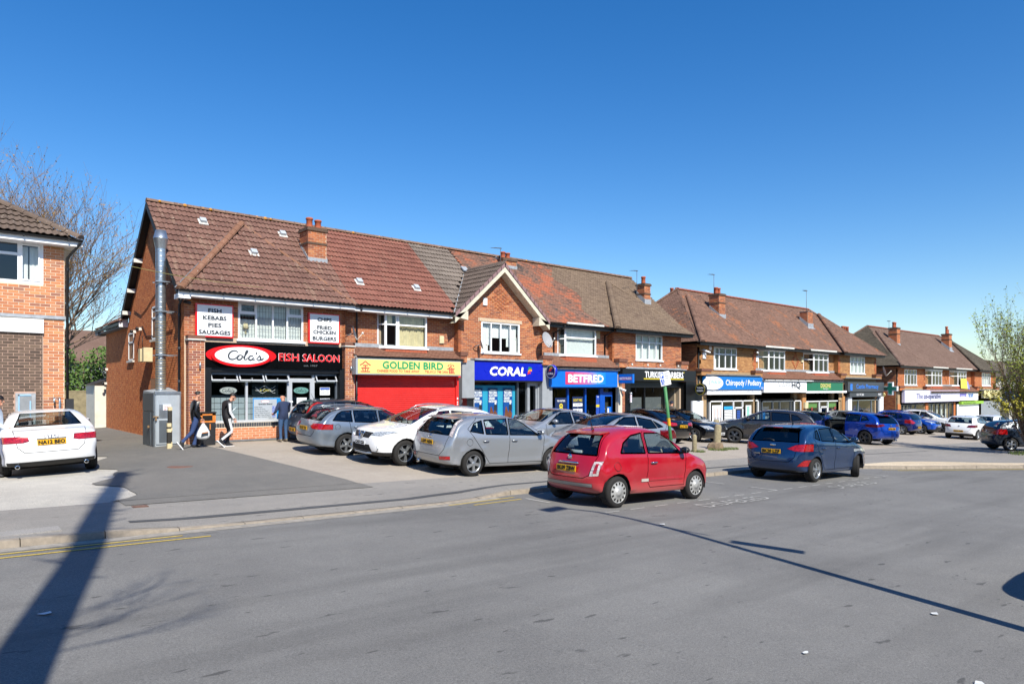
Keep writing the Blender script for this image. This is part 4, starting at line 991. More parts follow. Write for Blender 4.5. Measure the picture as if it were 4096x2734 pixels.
# ---- shop 1 fascia sign and menu boards
t = thing('shop_sign', "black Cola's Fish Saloon fascia with red and white oval", 'shop sign', (8.46, 21.72, 2.75))
b = MB(); b.box(6.19, 8.465, 21.70, 21.92, 2.37, 3.13); b.box(8.475, 10.74, 21.70, 21.92, 2.37, 3.13); b.box(6.19, 10.74, 21.9, 22.1, 2.36, 2.46); b.build('fascia_board', mat('gloss_black_panel', '08090a', .25, var=.1, scale=1, spec=.12), t)
M_redg = mat('gloss_red', 'd9161c', .25, var=.04, coat=.5)
b = MB(); n = 40
b.prism([(7.355 + 1.075 * cos(2 * pi * k / n), 21.70, 2.75 + .315 * sin(2 * pi * k / n)) for k in range(n)], (0, -.03, 0)); b.prism([(7.33 + .91 * cos(2 * pi * k / n), 21.67, 2.725 + .335 * sin(2 * pi * k / n)) for k in range(n)], (0, -.09, 0)); b.build('oval_surround', M_redg, t)
b = MB(); b.prism([(7.33 + .82 * cos(2 * pi * k / n), 21.58, 2.735 + .265 * sin(2 * pi * k / n)) for k in range(n)], (0, -.015, 0)); b.build('oval_panel', M_upvc, t)
b = MB(); cola_script(b, (6.85, 21.565, 2.60), UX, UZ, .27, 0, .006, .17); b.build('script_lettering', M_ink, t)
b = MB(); put_text(b, 'FISH', (8.52, 21.70, 2.62), UX, UZ, .235, w=.66, align='l', bold=.012, m=1, lift=.02); put_text(b, 'SALOON', (9.32, 21.70, 2.62), UX, UZ, .235, w=1.3, align='l', bold=.012, m=1, lift=.02)
put_text(b, 'FISH', (8.525, 21.70, 2.62), UX, UZ, .235, w=.65, align='l', lift=.028, bold=.007); put_text(b, 'SALOON', (9.325, 21.70, 2.62), UX, UZ, .235, w=1.29, align='l', lift=.028, bold=.007)
for (x, w_) in ((8.52, .06), (8.52, .12), (8.72, .1), (9.1, .1)): b.box(x, x + w_, 21.67, 21.69, 2.615, 2.635)
put_text(b, 'est. 1967', (9.6, 21.70, 2.455), UX, UZ, .055, w=.48, m=2); b.build('lettering', [mat('red_letter', 'e0151c', .4, var=0), M_wht, mat('faded_silver', '6b6f72', .5)], t)
def menu(label, u0, u1, z0, z1, lines, sizes):
    t = thing('menu_sign', label, 'sign', ((u0 + u1) / 2, 21.93, (z0 + z1) / 2)); b = MB(); b.box(u0, u1, 21.85, 21.94, z0, z1); b.build('frame', M_redg, t)
    b = MB(); b.box(u0 + .05, u1 - .04, 21.842, 21.85, z0 + .045, z1 - .04); b.build('panel', M_upvc, t)
    b = MB(); n = len(lines)
    for i, (l, (hz, w_)) in enumerate(zip(lines, sizes)):
        zz = z0 + .045 + (z1 - z0 - .085) * hz; put_text(b, l, ((u0 + u1) / 2, 21.842, zz), UX, UZ, .115, w=w_, bold=.0075)
        tw = w_; 
        for q in range(len(l)): x = (u0 + u1) / 2 - tw / 2 + tw * (q + .5) / len(l); b.box(x - tw / len(l) * .42, x + tw / len(l) * .1, 21.837, 21.8385, zz - .004, zz + .007)
    b.build('lettering', M_ink, t)
menu('red framed white sign reading FISH KEBABS PIES SAUSAGES', 6.04, 7.15, 3.28, 4.29, ['FISH', 'KEBABS', 'PIES', 'SAUSAGES'], [(.77, .38), (.53, .68), (.29, .38), (.055, .92)])
menu('red framed white sign reading CHIPS FRIED CHICKEN BURGERS', 9.60, 10.72, 3.245, 4.26, ['CHIPS', 'FRIED', 'CHICKEN', 'BURGERS'], [(.76, .5), (.47, .52), (.30, .80), (.07, .84)])
for u in (6.10, 11.02):
    b = MB(); b.lathe([(.0, 0), (.028, 0), (.028, .17), (.0, .17)], (u, 21.59, 2.33), n=8); b.box(u - .012, u + .012, 21.59, 21.66, 2.4, 2.44); tag(b.build('wall_light', M_steel), 'slim silver tube light on the %s brick pier of the fish shop' % ('left hand' if u < 8 else 'right hand'), 'wall light')
# ---- shop 2: red shutter and yellow sign
M_shut = mat('red_shutter_paint', 'cf2a26', .5, var=.07, scale=3)
sh = MB(); sh.box(11.20, 11.315, 21.72, 21.86, -.25, 2.2); sh.box(15.54, 15.67, 21.72, 21.86, -.4, 2.2); sh.box(11.2, 15.67, 21.6, 21.86, 2.15, 2.3); sh = sh.build('roller_shutter', M_shut, T1)
b = MB(); L = 4.225; V = []
pr = [(0, .0), (-.012, .012), (-.016, .035), (-.012, .058), (0, .069)]
for x in (0, L):
    for (y, z) in pr: V.append((x, y, z))
b.add(V, [(i, 5 + i, 6 + i, i + 1) for i in range(4)], 0, False); mes = b.mesh('slat', [M_shut])
z = -.25
while z < 2.12: inst('slat', mes, sh, Vector((11.315, 21.80, z)) - Vector(ORG[sh.name])); z += .0715
t = thing('shop_sign', 'yellow Golden Bird take away sign box over red shutter', 'shop sign', (13.3, 21.4, 2.48)); b = MB(); b.box(11.07, 15.5, 21.34, 21.62, 2.21, 2.765); b.build('sign_box', M_gsteel, t)
b = MB(); b.box(11.14, 15.47, 21.330, 21.345, 2.245, 2.735); b.build('panel', mat('pale_yellow_acrylic', 'e9d27f', .35, var=.03), t)
M_gr = mat('sign_green', '12955f', .5, var=.03); M_rdl = mat('sign_red', 'b5443c', .5, var=.03)
b = MB(); put_text(b, 'GOLDEN', (12.10, 21.33, 2.435), UX, UZ, .245, w=1.52, align='l', bold=.013); put_text(b, 'BIRD', (13.80, 21.33, 2.435), UX, UZ, .245, w=.86, align='l', bold=.013)
put_text(b, 'CHINESE FOOD TO TAKE AWAY', (11.87, 21.33, 2.305), UX, UZ, .085, w=1.75, align='l', m=1, bold=.003); put_text(b, 'TEL:0121 748 2406', (13.85, 21.33, 2.305), UX, UZ, .085, w=1.03, align='l', m=1, bold=.003)
def kanji(strokes, cu, s): 
    for p in strokes: stroke(b, [(x * s, y * s) for x, y in p], .1 * s, (cu, 21.33, 2.30), UX, UZ, 1)
kanji([[(0, 1.0), (-.25, .78), (-.55, .62)], [(0, 1.0), (.25, .78), (.55, .62)], [(-.25, .60), (.25, .60)], [(-.42, .36), (.42, .36)], [(0, .6), (0, .05)], [(-.3, .28), (-.2, .12)], [(.3, .28), (.2, .12)], [(-.5, .03), (.5, .03)]], 11.42, .37)
kanji([[(0, 1.02), (0, .72)], [(-.2, .92), (-.4, .72)], [(.2, .92), (.42, .72)], [(.1, .8), (-.3, .5), (-.5, .42)], [(-.22, .5), (-.22, .0)], [(.12, .62), (.06, .52)], [(-.2, .5), (.48, .5)], [(-.2, .34), (.42, .34)], [(-.2, .18), (.42, .18)], [(-.22, .02), (.52, .02)], [(.12, .5), (.12, .02)]], 15.02, .36)
b.build('lettering', [M_gr, M_rdl], t)
b = MB()
for (u, z, w_, h) in ((11.27, 1.62, .05, .09), (11.27, 1.34, .06, .08), (11.26, 1.22, .07, .06), (11.26, 1.10, .07, .10), (15.61, 1.34, .05, .08), (15.61, 1.2, .05, .05), (15.61, 1.12, .05, .05)): b.box(u - w_ / 2, u + w_ / 2, 21.715, 21.72, z - h / 2, z + h / 2)
b.build('sticker', M_wht, sh)
# ---- shop 3 (betting shop, navy blue)
b = MB(); b.box(15.82, 16.42, 21.70, 22.1, -.5, 2.84); b.box(20.12, 20.72, 21.74, 22.1, -.6, 2.75); b.build('pilaster', M_grey, T1)
b = MB(); b.box(16.42, 20.12, 21.99, 22.09, 2.02, 2.12); b.box(16.42, 20.12, 21.95, 22.06, -.4, .0); b.box(18.9, 18.97, 21.97, 22.07, 0, 2.05, 1); b.box(19.45, 19.56, 21.95, 22.09, -.4, 2.05); b.box(19.56, 20.12, 21.95, 22.09, 1.85, 2.05); b.box(20.04, 20.12, 21.95, 22.09, -.4, 1.9); sf = b.build('shopfront', [mat('silver_grey_frame', '9aa0a6', .4, .2), M_dsteel], T1)
b = MB(); b.quad((16.42, 22.03, 0), (18.9, 22.03, 0), (18.9, 22.03, 2.03), (16.42, 22.03, 2.03)); b.quad((18.97, 22.03, 0), (19.45, 22.03, 0), (19.45, 22.03, 2.03), (18.97, 22.03, 2.03)); b.build('pane', M_glass, sf)
b = MB(); b.box(19.56, 20.04, 22.0, 22.05, -.35, .72); b.box(19.56, 19.63, 22.0, 22.05, .72, 1.85); b.box(19.97, 20.04, 22.0, 22.05, .72, 1.85); d = b.build('shop_door', mat('silver_grey_frame', '9aa0a6'), T1); b = MB(); b.quad((19.63, 22.03, .72), (19.97, 22.03, .72), (19.97, 22.03, 1.85), (19.63, 22.03, 1.85)); b.build('pane', M_glassd, d)
room(T1, 16.42, 20.12, 22.12, 26, -.4, 2.5, M_room)
M_aqua = mat('aqua_board', '2ea3c9', .6, var=.04); M_navy = mat('coral_blue', '0a1fae', .3, var=.04, coat=.3); M_post = mat('poster_blue', '0f4f9e', .5, var=.1, scale=5); M_horse = mat('chestnut_brown', '7a4526', .6, var=.25, scale=8)
t = thing('window_display', 'aqua window boards with posters in the navy betting shop', 'window display', (17.7, 22.12, 1.0)); b = MB(); b.box(16.45, 18.88, 22.10, 22.13, -.1, 1.86); b.build('board', M_aqua, t)
for k, (a, c) in enumerate(((16.62, 17.10), (17.40, 17.89), (18.20, 18.69))):
    b = MB(); b.box(a, c, 22.055, 22.075, .0, 1.74); w_ = c - a; cu = (a + c) / 2
    rect(b, (cu, 22.055, 0), UX, UZ, -w_ / 2, w_ / 2, 1.62, 1.74, 4); put_text(b, 'Saturday 3.35pm', (cu, 22.055, 1.655), UX, UZ, .03, w=w_ * .6, m=1)
    for i, (l, z, m_) in enumerate((('THE CORAL', 1.52, 4), ('SCOTTISH', 1.40, 1), ('GRAND', 1.28, 1), ('NATIONAL', 1.16, 1))): put_text(b, l, (a + .03, 22.055, z), UX, UZ, .095, w=w_ * (.62 if l == 'GRAND' else .86), align='l', m=1, bold=.006)
    b.poly([(a + .05, 22.05, .28), (c - .1, 22.05, .28), (c - .02, 22.05, .7), (c - .16, 22.05, .86), (cu + .02, 22.05, .72), (cu - .08, 22.05, .98), (cu - .13, 22.05, .98), (cu - .16, 22.05, .8), (a + .06, 22.05, .62), (a + .05, 22.05, .54), (cu - .1, 22.05, .55)], 2)
    b.poly([(c - .2, 22.047, .84), (c - .05, 22.047, .80), (c - .03, 22.047, 1.02), (c - .12, 22.047, 1.12), (c - .2, 22.047, 1.0)], 3); ell(b, (c - .12, 22.05, 1.12), UX, UZ, .05, .05, 1)
    put_text(b, 'CORAL', (c - .03, 22.055, .06), UX, UZ, .05, w=.2, align='r', m=1, shear=.2); b.build('poster', [M_post, M_wht, M_horse, mat('jockey_dark', '2a3038', .6), mat('poster_teal', '123b66', .5)], t)
b = MB(); put_text(b, 'GREYHOUNDS', (19.2, 22.3, 1.62), UX, UZ, .09, w=.8); b.box(18.7, 20.0, 22.31, 22.33, 1.5, 1.8, 1); b.build('greyhounds_panel', [mat('dim_white', '9b9b98', .6), M_rdk], T1)
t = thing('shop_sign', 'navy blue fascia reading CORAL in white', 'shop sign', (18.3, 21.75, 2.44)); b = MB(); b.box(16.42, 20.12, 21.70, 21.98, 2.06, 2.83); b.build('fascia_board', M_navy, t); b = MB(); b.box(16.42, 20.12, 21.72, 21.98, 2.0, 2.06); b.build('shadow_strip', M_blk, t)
def coral_flag(mb, org, U, V, s, m0):
    for (k, dy, pts) in ((0, .0, [(0, .1), (.4, .5), (.6, .55), (1.0, .5), (1.0, .72), (.6, .85), (.25, .82)]), (1, 0, [(.05, 0), (.35, .4), (.6, .52), (1.0, .42), (.95, .1), (.6, .2), (.4, .1)]), (2, 0, [(.0, -.45), (.1, .0), (.4, .08), (.7, .02), (.65, -.3), (.35, -.2)])):
        U_ = Vector(U); V_ = Vector(V); o = Vector(org); N = U_.cross(V_).normalized(); mb.poly([o + U_ * (x * s) + V_ * (y * s) + N * (.006 + .001 * k) for x, y in pts], m0 + k)
FL = [mat('flag_green', '1e7f4a', .5, var=0), mat('flag_orange', 'e38a1e', .5, var=0), mat('flag_red', 'cf2a2e', .5, var=0)]
b = MB(); put_text(b, 'CORAL', (17.17, 21.70, 2.27), UX, UZ, .335, w=1.92, align='l', shear=.18, bold=.022, lift=.02); coral_flag(b, (19.22, 21.70, 2.42), UX, UZ, .26, 1); b.build('lettering', [M_wht] + FL, t)
def disc_sign(label, u, vc, z, R, th, rim, face, txts, flag=False, ringm=None):
    t = thing('projecting_sign', label, 'projecting sign', (u, vc, z)); n = 28; b = MB(); b.lathe([(0, u - th / 2), (R, u - th / 2), (R, u + th / 2), (0, u + th / 2)], (0, vc, z), axis='x', n=n); b.box(u - .03, u + .03, vc + R * .9, 21.9, z - .03, z + .03); b.build('sign_drum', rim, t)
    Ub, o = Vector((0, -1, 0)), (u - th / 2, vc, z); b = MB(); ell(b, o, Ub, UZ, R * .97, R * .97, 1, .003); ell(b, o, Ub, UZ, R * .90, R * .90, 0, .006)
    if flag: coral_flag(b, (u - th / 2 - .003, vc + .1, z + .08), Ub, UZ, R * .75, 3)
    for (l, dz, h, w_, sh_) in txts: put_text(b, l, (u - th / 2, vc, z + dz), Ub, UZ, h, w=w_, shear=sh_, m=2, lift=.008, bold=.003)
    b.build('face', [face, ringm or M_wht, M_wht] + FL, t)
disc_sign('round navy CORAL sign projecting beside the bright blue shop', 20.36, 21.4, 2.46, .295, .14, M_navy, mat('dark_navy', '0c1140', .35), [('CORAL', -.13, .085, .36, .2)], True)
# ---- shop 4 (bright blue)
M_bfr = mat('bright_blue_paint', '0a69c8', .4, var=.04); M_bfd = mat('mid_blue_frame', '0b4fb2', .4, var=.05)
b = MB(); b.box(25.12, 25.40, 21.78, 22.1, -.7, 1.8); b.box(20.72, 20.80, 21.85, 22.1, -.6, 2.6); b.build('pilaster', M_crm, T1)
b = MB(); b.box(25.40, 25.62, 21.80, 22.1, -.8, 2.75); q = b.build('brick_pier', M_mortd, T1); brickwork(q, (25.40, 21.80), S_, N_, -.6, 2.1, .22, M_bkp)
b = MB()
for (a, c, e, g) in ((20.8, 25.12, 1.74, 1.82), (21.86, 21.95, -.5, 1.74), (23.0, 23.09, -.5, 1.74), (24.02, 24.11, -.5, 1.74), (20.8, 24.1, -.5, -.1), (24.11, 24.25, -.5, 1.74), (24.97, 25.12, -.5, 1.74), (24.25, 24.97, 1.48, 1.56)): b.box(a, c, 21.95, 22.05, e, g)
sf = b.build('shopfront', M_bfd, T1); 
for (a, c, e, g) in ((20.8, 21.86, -.1, 1.74), (21.95, 23.0, -.1, 1.74), (23.09, 24.02, -.1, 1.74), (24.25, 24.97, 1.56, 1.74)):
    b = MB(); b.quad((a, 22.0, e), (c, 22.0, e), (c, 22.0, g), (a, 22.0, g)); b.build('pane', M_glass, sf)
b = MB(); b.box(24.25, 24.36, 21.96, 22.02, -.45, 1.48); b.box(24.86, 24.97, 21.96, 22.02, -.45, 1.48); b.box(24.36, 24.86, 21.96, 22.02, -.45, .38); b.box(24.36, 24.86, 21.96, 22.02, 1.36, 1.48); d = b.build('shop_door', M_bfd, T1); b = MB(); b.quad((24.36, 22.0, .38), (24.86, 22.0, .38), (24.86, 22.0, 1.36), (24.36, 22.0, 1.36)); b.build('pane', M_glassd, d); b = MB(); b.box(24.5, 24.74, 21.945, 21.96, .26, .31); b.build('letterbox', M_wpaint, d)
room(T1, 20.8, 25.1, 22.1, 26, -.5, 2.4, M_room)
M_pnavy = mat('poster_navy', '14254f', .5, var=.05); M_yel = mat('poster_yellow', 'd8c32a', .5, var=0); M_grp = mat('poster_photo', '8a5a4c', .6, var=.6, scale=22)
def poster(label, u0, u1, z0, z1, items, v=21.985, bgm=None, mats=None):
    b = MB(); b.box(u0, u1, v - .004, v, z0, z1, 0); cu = (u0 + u1) / 2
    for (kind, *a) in items:
        if kind == 't': l, z, h, w_, m_ = a; put_text(b, l, (cu, v - .004, z), UX, UZ, h, w=w_, m=m_, bold=h * .02)
        else: x0, x1, e, g, m_ = a; rect(b, (0, v - .004, 0), UX, UZ, x0, x1, e, g, m_, .002)
    return tag(b.build('poster', [bgm or M_pnavy] + (mats or [M_wht, M_yel, M_grp, M_bfr])), label, 'poster')
poster('navy THE MASTERS 8 PLACES poster in the blue betting shop', 21.12, 21.84, -.1, 1.32, [('t', 'THE MASTERS', 1.14, .08, .5, 1), ('t', '8', .72, .34, .22, 2), ('t', 'PLACES', .52, .13, .5, 2), ('r', 21.16, 21.8, .3, .44, 4)])
poster("DON'T MISS LEICESTER v NEWCASTLE poster in the blue betting shop", 22.2, 22.9, -.1, 1.36, [('t', "DON'T MISS", 1.14, .12, .56, 2), ('r', 22.25, 22.85, .92, 1.06, 1), ('t', 'LEICESTER', .96, .07, .42, 5), ('t', 'v', .85, .05, .04, 1), ('r', 22.25, 22.85, .66, .80, 1), ('t', 'NEWCASTLE', .70, .07, .46, 5), ('r', 22.2, 22.9, -.1, .42, 3)], mats=[M_wht, M_yel, M_grp, M_bfr, M_ink])
poster('tall narrow blue yellow and white poster beside the blue shop door', 23.78, 24.0, -.3, 1.42, [('t', 'TIP', 1.3, .07, .12, 1), ('r', 23.78, 24.0, .86, .98, 2), ('r', 23.78, 24.0, .3, .38, 2), ('r', 23.78, 24.0, -.3, .28, 1)], bgm=mat('poster_violet', '2a4fae', .5, var=.3, scale=6))
poster('small blue and white stickers on the blue shop door', 24.56, 24.84, .42, .86, [('r', 24.58, 24.68, .5, .8, 1), ('r', 24.72, 24.82, .52, .6, 2)], bgm=M_bfr, v=21.99)
t = thing('shop_sign', 'bright blue fascia with BETFRED on a pink to blue panel', 'shop sign', (22.7, 21.6, 2.2)); b = MB(); b.box(20.5, 24.83, 21.58, 21.9, 1.80, 2.6); b.build('fascia_board', M_bfr, t)
tt = NT('pink_to_blue'); tc = tt.n.new('ShaderNodeTexCoord'); sp = tt.n.new('ShaderNodeSeparateXYZ'); tt.link(tc.outputs['Generated'], sp.inputs[0]); M_pink = tt.set(tt.ramp(sp.outputs[0], [(0.0, 'd8345c'), (0.5, 'b86aa0'), (0.8, '3f8fd0'), (1.0, '0a7fd6')]), .4)
b = MB(); b.box(21.36, 23.98, 21.565, 21.58, 1.92, 2.47); b.build('logo_panel', M_pink, t); b = MB(); put_text(b, 'BETFRED', (22.67, 21.565, 2.02), UX, UZ, .33, w=2.28, bold=.02, shear=.04); b.build('lettering', M_wht, t)
t = thing('projecting_sign', 'small blue BETFRED box sign projecting from the fascia end', 'projecting sign', (24.95, 21.2, 2.2)); b = MB(); b.box(24.9, 25.02, 20.72, 21.58, 1.99, 2.41); b.build('sign_box', M_bfr, t)
b = MB(); rect(b, (24.9, 21.15, 2.2), (0, -1, 0), UZ, -.38, .38, -.07, .07, 1); put_text(b, 'BETFRED', (24.9, 21.15, 2.155), (0, -1, 0), UZ, .1, w=.7, bold=.006, lift=.006); b.build('lettering', [M_wht, mat('pink_band', 'c04a86', .5)], t)
# ---- shop 5 (barbers, black)
b = MB(); b.box(25.62, 25.98, 21.75, 22.05, -.8, 2.1); b.box(30.3, 31.2, 21.6, 22.3, -.9, 2.1); b.box(25.98, 30.3, 21.9, 22.02, 1.78, 2.12); b.box(25.98, 30.3, 21.95, 22.0, -.8, -.3)
for x in (27.3, 28.9): b.box(x - .04, x + .04, 21.93, 22.0, -.5, 2.0)
for x in (26.6, 27.3, 28.0, 28.9): b.box(x - .015, x + .015, 21.93, 22.0, 1.55, 1.8)
sf = b.build('shopfront', M_blkp, T1)
for (a, c) in ((25.98, 27.26), (27.34, 28.86), (28.94, 30.3)):
    b = MB(); b.quad((a, 21.98, -.3), (c, 21.98, -.3), (c, 21.98, 1.78), (a, 21.98, 1.78)); b.build('pane', M_glass, sf)
b = MB(); M_roll = mat('grey_roller_blind', '5a5f60', .9, var=.1)
b.box(26.05, 27.22, 22.08, 22.09, .62, 1.3); b.box(27.38, 28.8, 22.08, 22.09, .62, 1.3); b.build('roller_blind', M_roll, sf)
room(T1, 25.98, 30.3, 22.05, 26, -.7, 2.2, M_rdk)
t = thing('shop_sign', 'black TURKISH BARBERS fascia with yellow underline', 'shop sign', (28.3, 21.65, 2.4)); b = MB(); b.box(25.3, 31.25, 21.66, 21.9, 2.11, 2.68); b.build('fascia_board', mat('charcoal_panel', '17191d', .35, var=.06), t)
b = MB(); put_text(b, 'TURKISH BARBERS', (28.55, 21.66, 2.28), UX, UZ, .30, w=3.15, bold=.012); rect(b, (28.5, 21.66, 2.2), UX, UZ, -1.62, 1.68, -.005, .045, 1); put_text(b, '°', (30.18, 21.66, 2.4), UX, UZ, .2, w=.1, m=1); b.build('lettering', [M_wht, M_yel], t)
disc_sign('round black TURKISH BARBERS sign with yellow ring', 31.15, 21.25, 1.70, .30, .22, M_blk, M_blkp, [('TURKISH', .03, .085, .40, 0), ('BARBERS', -.12, .085, .40, 0)], ringm=M_yel)
t = thing('barber_pole', 'red white and blue striped barber pole on black pilaster', 'barber pole', (25.85, 21.62, 1.3)); b = MB(); b.lathe([(0, .25), (.06, .25), (.075, .2), (.075, .16), (.06, .15)], (25.85, 21.62, 1.3), n=12); b.lathe([(.06, -.2), (.075, -.21), (.075, -.25), (.05, -.29), (0, -.29)], (25.85, 21.62, 1.3), n=12); b.box(25.82, 25.88, 21.62, 21.75, 1.2, 1.24); b.build('cap', M_steel, t)
b = MB(); n = 12; V = []; K = 16
for i in range(K + 1):
    for j in range(n): g = 2 * pi * j / n; V.append((25.85 + .055 * cos(g), 21.62 + .055 * sin(g), 1.1 + .35 * i / K))
b.v = V
for i in range(K):
    for j in range(n): b.f.append([i * n + j, i * n + (j + 1) % n, (i + 1) * n + (j + 1) % n, (i + 1) * n + j]); b.mi.append([0, 0, 1, 0, 0, 2][((j + i)) % 6]); b.sm.append(True)
b.build('striped_cylinder', [M_wht, M_red, M_prb], t)
for k, u in enumerate((26.0, 27.2, 28.2, 29.7)): 
    b = MB(); b.tube([(u, VW - .02, 2.98), (u, 21.75, 3.02), (u, 21.68, 2.95)], .015, 5, 1); b.lathe([(0, .0), (.035, 0), (.05, -.11), (0, -.11)], (u, 21.66, 2.95), n=10); tag(b.build('spotlight', [M_wpaint, M_blk]), ['leftmost', 'second', 'third', 'rightmost'][k] + ' of four small white spotlights above the black barbers sign', 'spotlight', 'spotlights above the barbers sign')
# passage closed by a black panel with a white door
b = MB(); b.box(31.2, 31.76, 21.62, 21.72, -1.0, 1.95); b.box(30.3, 31.2, 21.63, 21.72, -1.0, 1.94); p = tag(b.build('passage_panel', M_blkp), 'black boarding closing the passage beside the barbers', 'wall panel')
t = thing('passage_door', 'narrow white passage door beside the black barbers shop', 'door', (31.45, 21.6, 0)); b = MB()
b.box(30.78, 31.62, 21.50, 21.58, -.85, 1.02); b.build('door_leaf', M_upvc, t); b = MB(); b.box(30.72, 30.79, 21.49, 21.6, -.85, 1.08); b.box(31.61, 31.68, 21.49, 21.6, -.85, 1.08); b.box(30.79, 31.61, 21.49, 21.6, 1.02, 1.08); b.build('frame', M_upvc, t); b = MB(); b.box(31.5, 31.53, 21.46, 21.5, .0, .25); b.build('handle', M_dsteel, t); b = MB(); b.box(31.0, 31.25, 21.485, 21.5, -.05, .12); b.build('letterbox', M_steel, t)
b = MB(); b.box(30.5, 30.75, 21.45, 21.6, .05, .38); b.box(30.52, 30.72, 21.44, 21.45, .07, .17, 1); tag(b.build('post_box', [M_blk, M_wht]), 'black wall letter box beside the white passage door', 'letter box')
# ---- generic terrace of four shops with hipped ends and two forward end blocks
def terrace(name, label, u0, u1, ub0, ub1, eave, ridge, ur0, ur1, bm, tiles, zg0, win_z, endw, bays, lead_z, detail=True, tile2=None, ap=((0, 0), (0, 0))):
    T = thing(name, label, 'building', (u0, VW, 0)); z0 = zg0; b = MB()
    holes = [(a, c, win_z[0], win_z[1]) for a, c in endw]; bh = [(x[1], x[2], win_z[0], win_z[1]) for x in bays]
    top = eave - .1
    gh = [(u0 + .9, ub0 - .25, z0, lead_z - .9), (ub0 + .3, (ub0 + ub1) / 2 - .2, z0, lead_z - .95), ((ub0 + ub1) / 2 + .45, ub1 - .3, z0, lead_z - .95), (ub1 + .9, u1 - .2, z0, lead_z - .95)]
    wall_slab(b, u0, ub0, VW, z0, top, holes + gh); wall_slab(b, ub0, ub1, VR, z0, top, bh + gh); wall_slab(b, ub1, u1, VW, z0, top, holes + gh)
    b.box(ub0 - .12, ub0, VW, VR + .2, z0, top); b.box(ub1, ub1 + .12, VW, VR + .2, z0, top); b.box(u0, u0 + .2, VW + .25, 29.2, z0, top); b.box(u0, u1, 29.0, 29.25, z0, top); b.box(u1 - .2, u1, VW + .25, 29, z0, top)
    b.build('wall', mat('mortar_' + name, 'a08766', .95, var=.15), T)
    if detail:
        brickwork(T, (u0, VW), S_, N_, lead_z - .2, top, ub0 - u0, bm, [(a - u0, c - u0, win_z[0], win_z[1]) for a, c in endw])
        brickwork(T, (ub0, VR), S_, N_, lead_z, top, ub1 - ub0, bm, [(x[1] - .1 - ub0, x[2] + .1 - ub0, lead_z, win_z[1]) for x in bays])
        brickwork(T, (ub1, VW), S_, N_, lead_z - .2, top, u1 - ub1, bm, [(a - ub1, c - ub1, win_z[0], win_z[1]) for a, c in endw])
        brickwork(T, (u0, 28.9), (0, -1, 0), (-1, 0, 0), z0 + .1, top, 28.9 - VW, M_bk); brickwork(T, (ub1, VR), (0, -1, 0), (-1, 0, 0), lead_z, top, .3, bm)
        b = MB()                                  # toothed brick quoins, raised diamond
        for q in range(int((top - lead_z) / .225)):
            zq = lead_z + .225 * q
            for (e, s) in ((u0, 1), (u0 + .001, 1), (ub0, -1), (ub1, 1), (u1, -1)):
                w = .34 if q % 2 else .22; b.box(min(e, e + s * w), max(e, e + s * w), VW - .026, VW, zq, zq + .214)
        um = (bays[0][2] + bays[1][1]) / 2; zm = (win_z[0] + win_z[1]) / 2 + .05
        for r in range(-7, 8):
            for q in range(-3, 4):
                if abs(q) * 2 + abs(r) in (5, 6, 7): b.box(um + q * .13 - .06, um + q * .13 + .06, VR - .03, VR, zm + r * .075, zm + r * .075 + .065)
        b.build('quoins', M_bk, T, kind='stuff')
    else:
        t = MB(); 
    ev = eave
    main = [(ub0 - .2, VE, ev), (ub1 + .2, VE, ev), ap[1] and (ap[1][0], ap[1][1] - .05, ap[1][2]), (ur1, VRG, ridge), (ur0, VRG, ridge), (ap[0][0], ap[0][1] - .05, ap[0][2])]
    roof_plane(T, [(u0 - .35, VE, ev), (u1 + .35, VE, ev), (ur1, VRG, ridge), (ur0, VRG, ridge)], tiles, False, 0)
    for (a, c, p, tl) in ((u0 - .4, ub0 + .12, ap[0], tiles), (ub1 - .12, u1 + .4, ap[1], tile2 or tiles)):
        roof_plane(T, [(a, 21.36, ev - .04), (c, 21.36, ev - .04), p], tl, False, 0, name='front_slope_tiles')
        b = MB(); b.poly([(a, 21.36, ev - .06), p, (a, 21.8, ev - .02)]); b.poly([(c, 21.36, ev - .06), (c, 21.8, ev - .02), p]); b.build('roof_slope', M_deck, T)
        ridge_run(T, (a + .05, 21.34, ev - .03), (p[0], p[1], p[2]), tl, .17, .14, 'hip_tile', True); ridge_run(T, (c, 21.36, ev - .03), (p[0], p[1], p[2]), tl, .2, .07, 'hip_tile', True)
    hl = [(u0 - .4, 29.6, ev), (u0 - .4, 21.5, ev), (ur0, VRG, ridge)]
    roof_plane(T, hl, tile2 or tiles, False, 0, name='hip_end_tiles')
    b = MB(); b.poly([(u1 + .4, 21.6, ev), (u1 + .4, 29.6, ev), (ur1, VRG, ridge)]); b.poly([(u1 + .4, 29.6, ev), (u0 - .4, 29.6, ev), (ur0, VRG, ridge), (ur1, VRG, ridge)]); b.build('rear_roof', M_deck, T)
    ridge_run(T, (ur0, VRG, ridge), (ur1, VRG, ridge), mat('red_ridge', '8d4f3c', .9, var=.2, scale=8), .4, .12, 'ridge_tiles', True)
    ridge_run(T, (u0 - .4, 29.6, ev), (ur0, VRG, ridge), tiles, .2, .12, 'hip_tile', True); ridge_run(T, (u1 + .4, 21.6, ev), (ur1, VRG, ridge), tiles, .2, .12, 'hip_tile', True)
    gutter(T, u0 - .4, ub0 + .1, 21.42, ev - .02, fm=M_blk); gutter(T, ub0 + .1, ub1 - .1, 21.66, ev, fm=M_blk); gutter(T, ub1 - .1, u1 + .4, 21.42, ev - .02, fm=M_blk)
    b = MB(); bays_ = bays
    for x in bays: b.box(x[0] - .3, x[2] + .5, 21.56, 21.64, ev - .05, ev + .05)
    b.build('pale_gutter', M_wpaint, T)
